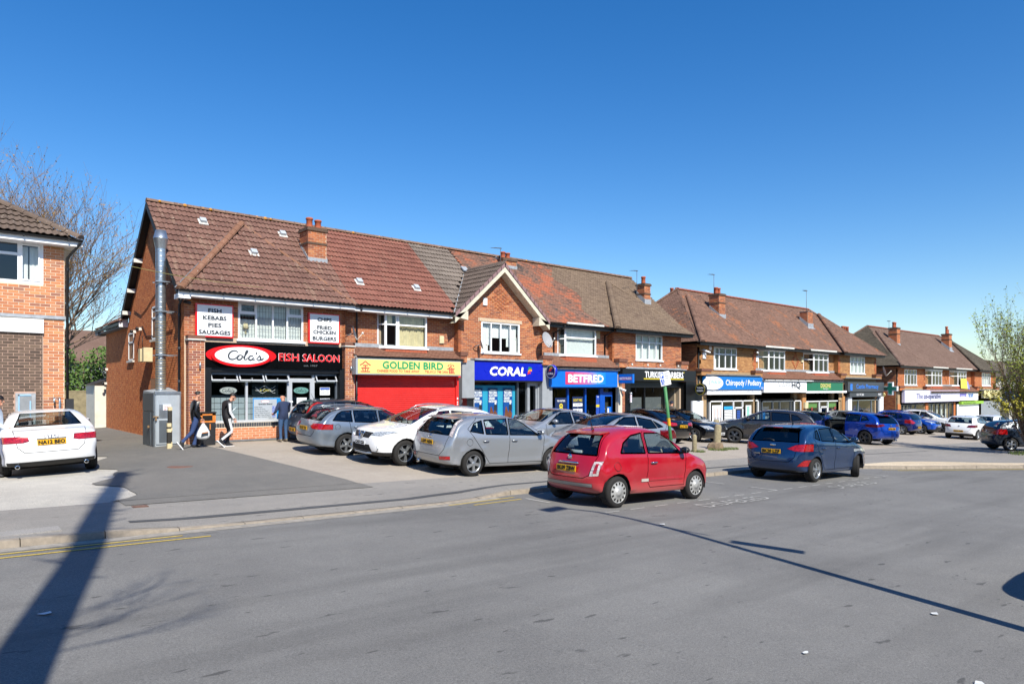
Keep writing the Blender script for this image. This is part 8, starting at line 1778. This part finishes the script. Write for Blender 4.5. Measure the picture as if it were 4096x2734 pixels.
# ================================================================== PARKED CARS
GRP = 'cars parked in front of the shops'
def park(sp, label, paint, x, y, deg, plate=None, front=None, cat='car', name='parked_car', zf=zg, sc=1.0):
    r = make_car(sp, name, label, paint, plate, cat, front); place(r, x, y, radians(deg), zf, sp['wb'], sp['W'] * .82); r.matrix_world = r.matrix_world @ Matrix.Scale(sc, 4); r['group'] = GRP; return r
park(SALOON, 'white saloon car with red tail lights seen from behind, leftmost car', P_white, 2.08, 19.95, 88, 'NA12 BEO')
park(ESTATE, 'blue grey silver estate car with roof rails in front of the fish shop', P_sblue, 10.0, 18.28, 0, 'KR10 YLP', sc=.93)
park(MPV, 'dark grey people carrier with tall upright red tail lights beside the shop wall', P_dgrey, 10.5, 20.75, 0, 'SG9 DJC', sc=.87)
park(QASH, 'white crossover with chrome badge grille facing left', P_white, 10.45, 15.95, 180, None, 'CA53 KSA', sc=.955)
park(FOCUS, 'silver five door hatchback seen from its rear right corner', P_silver, 11.1, 13.87, 0, 'LS09 NSN', sc=.97)
park(CITY, 'small red three door city car in the disabled bay', P_red, 10.85, 9.13, -2, 'BK09 ZBW', zf=zr)
park(FIESTA, 'dark blue hatchback with turned front wheels in the second bay', P_navy, 18.7, 9.28, 0, 'BK20 LZF', zf=zr)
park(CIVIC, 'silver sloping hatchback in front of the navy and blue betting shops', P_silver, 15.5, 16.5, 180)
park(GTC, 'pale silver hatchback with dark windows and purple tail light behind the red car', P_silver, 16.2, 14.35, 172)
park(BMW, 'blue black saloon seen from behind outside the black barbers', P_black, 24.0, 19.5, 90, 'LL12 VSU')
park(FASTB, 'black car with chrome ringed grille facing out beside the blue black saloon', P_black, 26.9, 19.55, -90, None, 'LD10 XKA')
park(P3008, 'charcoal crossover with dark alloy wheels in front of the white clinic', P_char, 29.15, 16.45, 119, 'BX19 KVO')
kg = park(KUGA, 'vivid blue sport utility car with its front door open', P_blue, 36.5, 15.76, 76.7, 'BP24 CND')
park(FIESTA, 'black hatchback mostly hidden behind the charcoal crossover', P_black, 37.2, 19.2, 95)
park(CORSA, 'silver small car nose just showing between the two blue cars', P_silver, 45.3, 19.3, -90, None, 'AK61 UHJ')
park(CORSA, 'dark royal blue hatchback seen from behind outside the pharmacy', P_dblue, 49.9, 19.2, 88, 'BV67 YHG')
park(MOKKA, 'mid blue crossover facing out beside the dark royal blue hatchback', P_mblue, 52.9, 19.1, -90, None, 'BK23 SXB')
park(WSUV, 'white sport utility car facing out in front of the lilac funeral sign', P_white, 57.6, 19.4, -90)
park(IBIZA, 'white hatchback seen from behind on the far forecourt', P_white, 50.55, 14.55, 0, 'KW74 OUB')
park(CORSA, 'white car partly hidden behind the white hatchback and the shrub', P_white, 60.0, 15.6, -10)
park(CORSA, 'dark slate hatchback in the shade at the right edge', P_dark, 40.2, 9.0, -50)
r = park(CORSA, 'silver hatchback parked on the near side of the road', P_silver, 10.05, .22, 0, zf=zr)
# the open front door of the vivid blue car: swing the door part about its front edge
for o in list(kg.children):
    if o.name.startswith('door'):
        xs = [v.co.x for v in o.data.vertices]; ys = [v.co.y for v in o.data.vertices]
        if sum(ys) > 0 and sum(xs) / len(xs) > .0:
            hx = max(xs); hy = max(ys) - .03; o.matrix_local = Matrix.Translation((hx, hy, 0)) @ Matrix.Rotation(radians(-58), 4, 'Z') @ Matrix.Translation((-hx, -hy, 0))
            wins = [w for w in kg.children if w.name.startswith('side_window') and sum(v.co.y for v in w.data.vertices) > 0]; wins.sort(key=lambda w: -sum(v.co.x for v in w.data.vertices) / len(w.data.vertices)); wins[0].parent = o
# ================================================================== PEOPLE
M_skin = mat('skin', 'c08a70', .55, var=.08, scale=20); M_hair = mat('black_hair', '17120f', .6, var=.2, scale=40)
def person(label, J, H, cols, loc, deg, hair='short', extra=None, build=1.0):
    """one skinned body: J gives joint positions in metres for a figure facing +x, left = +y"""
    t = thing('person', label, 'person', loc); t.rotation_euler = (0, 0, radians(deg)); ORG[t.name] = (0, 0, 0)
    names = list(J); V = [Vector(J[n]) * (H / 1.76) for n in names]; ix = {n: i for i, n in enumerate(names)}
    bones = [('pelvis', 'belly', 'top'), ('belly', 'chest', 'top'), ('chest', 'neck', 'top'), ('neck', 'jaw', 'skin'), ('jaw', 'head', 'skin'), ('head', 'crown', 'skin')]
    for sd in 'lr': bones += [('chest', 'sh' + sd, 'top'), ('sh' + sd, 'el' + sd, 'top'), ('el' + sd, 'wr' + sd, 'top'), ('wr' + sd, 'pa' + sd, 'skin'), ('pa' + sd, 'kn' + sd + 'u', 'skin'), ('pelvis', 'hi' + sd, 'legs'), ('hi' + sd, 'ke' + sd, 'legs'), ('ke' + sd, 'an' + sd, 'legs'), ('an' + sd, 'to' + sd, 'shoe'), ('an' + sd, 'he' + sd, 'shoe')]
    bones = [b_ for b_ in bones if b_[0] in ix and b_[1] in ix]
    R = {'pelvis': (.155, .13), 'belly': (.155, .13), 'chest': (.165, .125), 'neck': (.062, .06), 'jaw': (.07, .062), 'head': (.092, .078), 'crown': (.07, .062), 'sh': (.075, .075), 'el': (.052, .052), 'wr': (.038, .036), 'pa': (.043, .024), 'hi': (.105, .105), 'ke': (.068, .068), 'an': (.046, .046), 'to': (.045, .03), 'he': (.042, .035)}
    me = bpy.data.meshes.new('body'); me.from_pydata(V, [(ix[a], ix[c]) for a, c, _ in bones], []); o = bpy.data.objects.new('body', me); COL.objects.link(o)
    md = o.modifiers.new('s', 'SKIN'); md.use_smooth_shade = True
    for n, i in ix.items():
        k = n if n in R else n[:2]; r = R.get(k, (.03, .02)); f = build if k in ('pelvis', 'belly', 'chest', 'hi', 'sh') else 1.0
        me.skin_vertices[0].data[i].radius = (r[0] * f * H / 1.76, r[1] * f * H / 1.76); me.skin_vertices[0].data[i].use_root = (n == 'pelvis')
    o.modifiers.new('u', 'SUBSURF').levels = 2
    dg = bpy.context.evaluated_depsgraph_get(); dg.update(); m2 = bpy.data.meshes.new_from_object(o.evaluated_get(dg)); bpy.data.objects.remove(o)
    b = MB(); b.v = [tuple(v.co) for v in m2.vertices]; order = ['skin', 'top', 'legs', 'shoe']
    seg = [(V[ix[a]], V[ix[c]], k) for a, c, k in bones]
    hemz = cols.get('hem', .86) * H / 1.76
    for p in m2.polygons:
        c = p.center; best = None
        for a, e, k in seg:
            d = e - a; q = clamp((c - a).dot(d) / d.length_squared); w = (c - (a + d * q)).length
            if best is None or w < best[0]: best = (w, k)
        k = best[1]
        if k in ('top', 'legs') and abs(c.y) < .24 * H and not ((c - V[ix['wrl']]).length < .2 or (c - V[ix['wrr']]).length < .2): k = 'top' if c.z > hemz else 'legs'
        b.f.append(list(p.vertices)); b.mi.append(order.index(k)); b.sm.append(True)
    # fingers: four of unequal length and a thumb, curled, rooted in each palm
    for sd in 'lr':
        w, p = V[ix['wr' + sd]], V[ix['pa' + sd]]; d = (p - w).normalized(); s_ = Vector((1, 0, 0)) - d * d.x
        s_ = s_.normalized(); n_ = d.cross(s_) * (1 if sd == 'r' else -1)
        for k, L in enumerate((.070, .080, .075, .058)):
            o_ = p + s_ * (.030 - .020 * k) + d * .012; b.tube([o_, o_ + d * L * .45 + n_ * .006, o_ + d * L * .8 + n_ * .024, o_ + d * L * .92 + n_ * .042], [.0095, .009, .008, .006], 6, 0)
        o_ = p + s_ * .03 - d * .03; b.tube([o_, o_ + s_ * .022 + d * .025 + n_ * .01, o_ + s_ * .026 + d * .055 + n_ * .02], [.011, .010, .007], 6, 0)
    # nose, ears, brow, mouth on the head
    hd, jw = V[ix['head']], V[ix['jaw']]; up = (hd - jw).normalized(); fw = Vector(J.get('face', (1, 0, 0))).normalized(); fw = (fw - up * fw.dot(up)).normalized(); sdv = up.cross(fw)
    cH = (hd + jw) / 2 + up * .01; b.tube([cH + fw * .075 + up * .035, cH + fw * .105 - up * .004, cH + fw * .085 - up * .012], [.008, .016, .010], 6, 0)
    b.tube([cH - up * .055 + fw * .05, cH - up * .07 + fw * .078], [.035, .024], 8, 0)
    for q in (1, -1): b.ball(cH + sdv * (.078 * q) - fw * .012 + up * .0, .02, .012, .032, 0, 8, 6); b.ball(cH + sdv * (.03 * q) + fw * .081 + up * .03, .012, .012, .008, 4, 8, 5)
    b.tube([cH + fw * .083 - up * .035 + sdv * .022, cH + fw * .090 - up * .036, cH + fw * .083 - up * .035 - sdv * .022], .005, 5, 4)
    b.build('body', [M_skin, cols['top'], cols['legs'], cols['shoe'], mat('eye_dark', '2a1f1b', .5)], t)
    if hair != 'bald':
        h = MB(); n = 16; V2 = []; K = 7; c0 = cH + up * .055 - fw * .008
        for i in range(K + 1):
            a = (pi * (.50 if hair != 'long' else .8)) * i / K
            for j in range(n):
                g = 2 * pi * j / n; drop_ = 1.0 if cos(g) < .35 else .62; aa = a * drop_
                V2.append(c0 + fw * (.102 * sin(aa) * cos(g)) + sdv * (.086 * sin(aa) * sin(g)) + up * (.094 * cos(aa) - .004))
        h.add(V2, [(i * n + j, (i + 1) * n + j, (i + 1) * n + (j + 1) % n, i * n + (j + 1) % n) for i in range(K) for j in range(n)], 0, True); h.build('hair', cols.get('hair', M_hair), t)
    if extra: extra(t, V, ix, H / 1.76)
    return t
def pose(**k):
    d = dict(pelvis=(0, 0, .95), belly=(.0, 0, 1.10), chest=(.0, 0, 1.34), neck=(.02, 0, 1.50), jaw=(.045, 0, 1.585), head=(.05, 0, 1.67), crown=(.045, 0, 1.72), shl=(0, .19, 1.41), shr=(0, -.19, 1.41), ell=(-.03, .25, 1.13), elr=(-.03, -.25, 1.13), wrl=(.03, .26, .89), wrr=(.03, -.26, .89), pal=(.05, .26, .82), par=(.05, -.26, .82), hil=(0, .10, .91), hir=(0, -.10, .91), kel=(.03, .11, .50), ker=(.03, -.11, .50), anl=(0, .11, .09), anr=(0, -.11, .09), tol=(.19, .13, .035), tor=(.19, -.13, .035), hel=(-.06, .11, .04), her=(-.06, -.11, .04)); d.update(k); return d
M_leath = mat('black_leather', '131314', .3, var=.3, scale=14); M_jean = mat('blue_jeans', '2a3d66', .85, var=.25, scale=10); M_jean2 = mat('mid_blue_jeans', '355277', .85, var=.2, scale=10); M_trk = mat('black_tracksuit', '17171a', .7, var=.12); M_shoe = mat('black_white_trainer', '26272b', .6, var=.4, scale=25); M_navyj = mat('navy_jumper', '26324f', .9, var=.1, scale=20)
def soles(t, V, ix, s):
    b = MB()
    for sd in 'lr':
        a, c = V[ix['he' + sd]], V[ix['to' + sd]]; d = (c - a).normalized(); u = Vector((0, 1, 0)).cross(d); u = -u if u.z < 0 else u; m = (a + c) / 2 - u * .042
        b.obox(m, d * .145, Vector((0, .042, 0)), u * .011)
    b.build('shoe_sole', M_whs, t)
def bag(t, V, ix, s):
    soles(t, V, ix, s); p = V[ix['par']]; b = MB(); n = 16; c = p + Vector((.03, -.01, -.06)); rows = [(0, .02), (.06, .05), (.14, .10), (.25, .155), (.36, .175), (.43, .15), (.47, .08), (.48, .0)]; Vv = []
    for dz, r in rows:
        for k in range(n): a = 2 * pi * k / n; w = r * (1 + .10 * sin(3 * a + dz * 9)); Vv.append((c.x + w * 1.05 * cos(a) - .03 * dz, c.y + w * .7 * sin(a), c.z - dz))
    b.add(Vv, [(i * n + k, i * n + (k + 1) % n, (i + 1) * n + (k + 1) % n, (i + 1) * n + k) for i in range(len(rows) - 1) for k in range(n)], 0, True)
    o = b.build('carrier_bag', [mat('white_polythene', 'd8dadb', .35, var=.06)]); o.parent = t
    ob = bpy.data.objects['carrier_bag']; mw = Matrix.Translation(t.location) @ t.rotation_euler.to_matrix().to_4x4(); ob.parent = None; ob.matrix_world = mw; tag(ob, 'bulging white carrier bag held by the man in the leather jacket', 'carrier bag')
    b = MB(); ctr = Vector((c.x, c.y - .125, c.z - .33)); b.poly([ctr + Vector((x, .02 * abs(x) / .1 - .008, z)) for x, z in ((-.10, -.06), (.09, -.03), (.10, .05), (-.09, .03))]); b.poly([ctr + Vector((x, .02 * abs(x) / .1 - .010, z)) for x, z in ((-.08, .035), (.09, .055), (.09, .08), (-.07, .06))], 1); pt = b.build('bag_print', [M_ink, M_or]); pt.parent = ob
walk = dict(kel=(.16, .10, .52), anl=(.12, .10, .09), tol=(.30, .11, .035), hel=(.05, .10, .04), ker=(-.12, -.11, .52), anr=(-.43, -.11, .20), tor=(-.36, -.12, .05), her=(-.49, -.11, .19))
person('man in black leather jacket and blue jeans walking right with a bag', pose(**{**walk, 'kel': (.08, .10, .50), 'anl': (.0, .10, .09), 'tol': (.19, .11, .035), 'hel': (-.06, .10, .04), 'anr': (-.42, -.11, .22), 'her': (-.50, -.11, .20), 'tor': (-.39, -.12, .05), 'jaw': (.07, 0, 1.58), 'head': (.09, 0, 1.665), 'crown': (.095, 0, 1.715), 'elr': (-.06, -.24, 1.12), 'wrr': (.10, -.25, .93), 'par': (.13, -.25, .87)}), 1.60, dict(top=M_leath, legs=M_jean, shoe=M_shoe, hem=.86), (5.74, 20.8, zg(5.74, 20.8)), 2, extra=bag, build=1.06)
def stripes(t, V, ix, s):
    soles(t, V, ix, s); b = MB()
    for a, c, r0, r1, oy in (('shr', 'elr', .080, .062, -1), ('elr', 'wrr', .062, .05, -1), ('hir', 'ker', .118, .082, -1), ('ker', 'anr', .08, .058, -1)):
        A, C = V[ix[a]], V[ix[c]]; d = (C - A).normalized(); sd = d.cross(Vector((0, -1, 0))).normalized()
        for k in (-1, 0, 1):
            P = [A + Vector((0, oy * (r0 + .004), 0)) + sd * (k * .026), C + Vector((0, oy * (r1 + .004), 0)) + sd * (k * .022)]; w = .008
            b.add([P[0] + sd * w, P[0] - sd * w, P[1] - sd * w, P[1] + sd * w], [(0, 1, 2, 3)])
    b.build('side_stripes', M_whs, t)
person('man in black tracksuit with white side stripes walking right, head bowed', pose(**{**walk, 'kel': (.12, .10, .50), 'anl': (.05, .10, .09), 'tol': (.24, .11, .035), 'hel': (-.01, .10, .04), 'ker': (.10, -.11, .50), 'anr': (-.22, -.11, .24), 'tor': (-.13, -.12, .06), 'her': (-.28, -.11, .21), 'chest': (.03, 0, 1.33), 'neck': (.10, 0, 1.48), 'jaw': (.17, 0, 1.54), 'head': (.20, 0, 1.62), 'crown': (.20, 0, 1.67), 'elr': (.0, -.25, 1.13), 'wrr': (.12, -.26, .92), 'par': (.15, -.26, .86), 'face': (1, 0, -.35)}), 1.57, dict(top=M_trk, legs=M_trk, shoe=M_shoe, hem=.90), (6.55, 20.6, zg(6.55, 20.6)), 2, extra=stripes, build=1.1)
person('bald man in navy jumper and jeans facing the shop window', pose(elr=(.05, -.27, 1.13), wrr=(.26, -.20, 1.06), par=(.33, -.18, 1.05), ell=(.03, .30, 1.13), wrl=(.24, .24, 1.05), pal=(.31, .22, 1.04), jaw=(.06, .0, 1.585), head=(.07, 0, 1.67), crown=(.07, 0, 1.715)), 1.50, dict(top=M_navyj, legs=M_jean2, shoe=mat('tan_shoe', '7a7263', .7), hem=.84), (8.5, 21.25, zg(8.5, 21.2)), 100, hair='bald', build=1.14)
person('dark haired woman in pale blue top at the left edge behind the white car', pose(elr=(.1, -.25, 1.15), wrr=(.28, -.2, 1.05), par=(.34, -.18, 1.03), jaw=(.05, 0, 1.58), head=(.06, 0, 1.665)), 1.78, dict(top=mat('pale_blue_top', 'cfd9e2', .8), legs=M_jean, shoe=M_shoe, hem=.85, hair=mat('dark_hair', '140d0c', .5)), (1.05, 18.6, zg(1.05, 18.6)), -20, hair='long')
def cap(t, V, ix, s):
    b = MB(); h = V[ix['crown']]; b.lathe([(.10, -.05), (.098, 0), (.07, .04), (0, .055)], (h.x - .005, h.y, h.z - .01), n=16); b.prism([(h.x + .06, h.y - .07, h.z - .05), (h.x + .16, h.y - .05, h.z - .065), (h.x + .16, h.y + .05, h.z - .065), (h.x + .06, h.y + .07, h.z - .05)], (0, 0, .012)); b.build('cap', mat('navy_cap', '1a2238', .8), t)
person('man in navy cap and grey top standing outside the barbers', pose(jaw=(.05, 0, 1.58), head=(.07, 0, 1.665)), 1.74, dict(top=mat('grey_brown_top', '5a544d', .9), legs=M_jean, shoe=M_shoe), (28.6, 21.3, zg(28.6, 21.3)), 0, extra=cap)
# ================================================================== TREES AND SHRUBS
def grow(tw, lf, p, d, L, r, depth, spread, upb, leaf, nk=3, seg=3, rs=random):
    """recursive branch: tw collects wood, lf leaves"""
    P = [p]; q = Vector(p); dd = Vector(d)
    for i in range(seg):
        dd = (dd + Vector((rs.uniform(-1, 1), rs.uniform(-1, 1), rs.uniform(-1, 1))) * .13 + Vector((0, 0, upb))).normalized(); q = q + dd * (L / seg); P.append(q.copy())
    tw.tube(P, [r * (1 - .45 * i / seg) for i in range(seg + 1)], 5 if depth > 3 else 3, 0, cap=False, smooth=depth > 2)
    if depth == 0 or (leaf and depth <= 1):
        for _ in range(leaf):
            a = P[rs.randrange(1, len(P))] + Vector((rs.uniform(-1, 1), rs.uniform(-1, 1), rs.uniform(-1, 1))) * .05
            s_ = rs.uniform(.6, 1.3) * leafsize[0]; u = Vector((rs.uniform(-1, 1), rs.uniform(-1, 1), rs.uniform(-1, 1))).normalized(); v = u.orthogonal().normalized(); lf.add([a - u * s_, a + v * s_ * .5, a + u * s_, a - v * s_ * .5], [(0, 1, 2, 3)])
    if depth == 0: return
    for k in range(nk):
        i = rs.randrange(max(1, seg - 2), seg + 1) if k else seg; a = rs.uniform(0, 2 * pi); side = Vector((cos(a), sin(a), rs.uniform(-.2, .5)))
        grow(tw, lf, P[i], (dd + side * spread).normalized(), L * rs.uniform(.62, .86), r * .58, depth - 1, spread, upb, leaf, nk, seg, rs)
leafsize = [.03]
def bare_tree(label, x, y, z, H, stems, depth, seed, spread, upb, leaf, lm, name='bare_tree', cat='tree', fl=.34, r0=.16, nk=3, lean=(0, 0), trunk=.2, rf=.5):
    rs = random.Random(seed); t = thing(name, label, cat, (x, y, z)); tr, tw, lf = MB(), MB(), MB(); top = Vector((x + lean[0], y + lean[1], z + H * trunk)); tr.tube([(x, y, z - .2), (x + lean[0] * .4, y, z + H * trunk * .5), top], [r0 * 1.15, r0, r0 * .9], 9)
    for k in range(stems):
        a = 2 * pi * k / stems + rs.uniform(-.4, .4); e = rs.uniform(.25, .9) * spread * 1.5; d = Vector((cos(a) * e, sin(a) * e, 1)).normalized(); grow(tw, lf, top - Vector((0, 0, rs.uniform(0, .3) * H * trunk)), d, H * fl * rs.uniform(.8, 1.15), r0 * rf, depth, spread, upb, leaf, nk, 3, rs)
    tr.build('trunk', mat('grey_brown_bark', '6b5b4b', .95, var=.25, scale=8), t); tw.build('crown', mat('twig_bark', '7a6553', .95, var=.25, scale=5), t)
    if lf.v: lf.build('leaves', lm, t, kind='stuff')
    return t
M_bud = mat('brown_bud', '8f7340', .9, var=.35, scale=3); M_spring = mat('spring_leaf', '7d8a2c', .8, var=.35, scale=2.5); M_spring2 = mat('yellow_spring_leaf', '9c952f', .8, var=.3, scale=2.5)
leafsize[0] = .055; bare_tree('large bare budding tree behind the left building', 4.9, 44.0, -.1, 13.6, 28, 5, 11, .58, .05, 1, M_bud, fl=.25, r0=.26, nk=3, lean=(-.5, .3), trunk=.24, rf=.30)
leafsize[0] = .05; bare_tree('leafy spring shrub with many upright stems at the right edge', 36.9, 8.4, zg(36.9, 8.4), 7.0, 16, 4, 5, .40, .12, 4, M_spring, 'leafy_shrub', 'shrub', .30, .06, 3, (0, 0), .06)
bare_tree('lower yellow green shrub at the right edge in front of the dark car', 36.6, 8.0, zg(37, 8), 4.2, 13, 4, 8, .62, .05, 6, M_spring2, 'leafy_shrub', 'shrub', .30, .05, 3, (0, 0), .06)
M_holly = mat('dark_evergreen_leaf', '24371c', .6, var=.4, scale=4); M_lgreen = mat('light_evergreen_leaf', '4f6b2a', .7, var=.4, scale=4)
def bush(label, x, y, z, rx, ry, rz, n, m, seed, s0=.09):
    rs = random.Random(seed); t = thing('evergreen_bush', label, 'bush', (x, y, z)); b = MB(); cl = [(Vector((rs.uniform(-.75, .75) * rx, rs.uniform(-.75, .75) * ry, rs.uniform(-.75, .85) * rz)), rs.uniform(.25, .5)) for _ in range(26)]
    for _ in range(n):
        c, q = rs.choice(cl); d = Vector((rs.gauss(0, 1), rs.gauss(0, 1), rs.gauss(0, 1))).normalized() * q * rs.uniform(.6, 1.0) * min(rx, rz); p = Vector((x, y, z + rz)) + c + d; s_ = s0 * rs.uniform(.6, 1.3); u = Vector((rs.uniform(-1, 1), rs.uniform(-1, 1), rs.uniform(-1, 1))).normalized(); v = u.orthogonal().normalized(); b.add([p - u * s_, p + v * s_ * .6, p + u * s_, p - v * s_ * .6], [(0, 1, 2, 3)])
    b.build('foliage', m, t, kind='stuff'); b = MB()
    for k in range(4): b.tube([(x + .15 * k - .2, y, z - .3), (x + .3 * k - .5, y, z + rz), (x + .4 * k - .7, y, z + rz * 1.7)], [.06, .045, .02], 6)
    b.build('stem', MATS['grey_brown_bark'], t)
bush('dark evergreen bush behind the timber fence', 3.9, 43.0, .2, 2.6, 1.5, 2.2, 5200, M_holly, 1); bush('lighter green bush beside the rear of the brick terrace', 6.3, 42.0, .2, 1.7, 1.3, 1.9, 3000, M_lgreen, 2); bush('dark hedge bush at the far left of the side drive', 1.0, 45.0, .2, 2.0, 1.5, 1.8, 2500, M_holly, 3)
tufts('grass', [(37.0, 8.2, 1.8, .8)], 900, .14)
# ---- tall pollarded street tree and lamp column on the near side of the road (they throw the long shadows)
t = thing('street_tree', 'tall trimmed street tree on the near side of the road', 'tree', (-.80, .5, -.2)); b = MB(); P = [(-.80 + .02 * sin(k * .9), .5, -.3 + 16.7 * k / 16) for k in range(17)]; b.tube(P, [.24 - .004 * k for k in range(17)], 10); b.build('trunk', MATS['grey_brown_bark'], t); tw, lf = MB(), MB(); rs = random.Random(4)
for k in range(60):
    z = rs.uniform(7.5, 16.6); a = rs.uniform(0, 2 * pi); tw.tube([(-.8, .5, z), (-.8 + cos(a) * rs.uniform(.2, .55), .5 + sin(a) * .4, z + rs.uniform(.1, .5))], [.05, .015], 4)
for k in range(5): grow(tw, lf, Vector((-.8, .5, 5.2 + .25 * k)), Vector((.8, rs.uniform(-.3, .2), .35)).normalized(), .62, .014, 3, .5, .02, 0, 3, 3, rs)
tw.build('crown', MATS['twig_bark'], t)
t = thing('lamp_post', 'grey street lamp column on the near side of the road', 'lamp post', (7.15, .9, zr(7, 1))); z0 = zr(7, 1); b = MB(); b.tube([(7.15, .9, z0), (7.25, .9, z0 + 2), (7.42, .9, z0 + 5.5), (7.36, .9, z0 + 6.5), (7.2, .9, z0 + 7.3), (6.85, .9, z0 + 7.9)], [.085, .075, .055, .045, .04, .035], 10); b.build('column', M_dsteel, t); b = MB(); b.obox((6.62, .9, z0 + 7.93), (.28, 0, .04), (0, .12, 0), (0, 0, .06)); b.build('lantern', M_dsteel, t)
b = MB(); b.tube([(7.43, .9, z0 + 5.5), (7.6, .9, z0 + 4.9)], .02, 6); b.obox((7.78, .9, z0 + 3.95), (.2, 0, -.48), (0, .02, 0), (.09, 0, .04)); b.build('banner_arm', M_dsteel, t)
# scraps of litter on the road
M_lit = mat('litter_white', 'c9cbc9', .7, var=.1)
for k, (u, v, s_) in enumerate(((5.6, 1.55, .05), (5.1, 1.5, .05), (4.4, 1.35, .04), (7.2, 2.35, .04), (8.9, 6.8, .05), (.75, 7.1, .06), (5.2, 2.6, .03))):
    b = MB(); z = zr(u, v) + .012; n = 7; b.poly([(u + s_ * cos(2 * pi * i / n) * random.uniform(.6, 1.3), v + s_ * .7 * sin(2 * pi * i / n) * random.uniform(.6, 1.3), z + random.uniform(0, .006)) for i in range(n)]); o = tag(b.build('litter', M_lit), 'flattened scrap of pale litter lying on the road', 'litter', 'scraps of litter on the road')
# sky is the world; nothing else emits
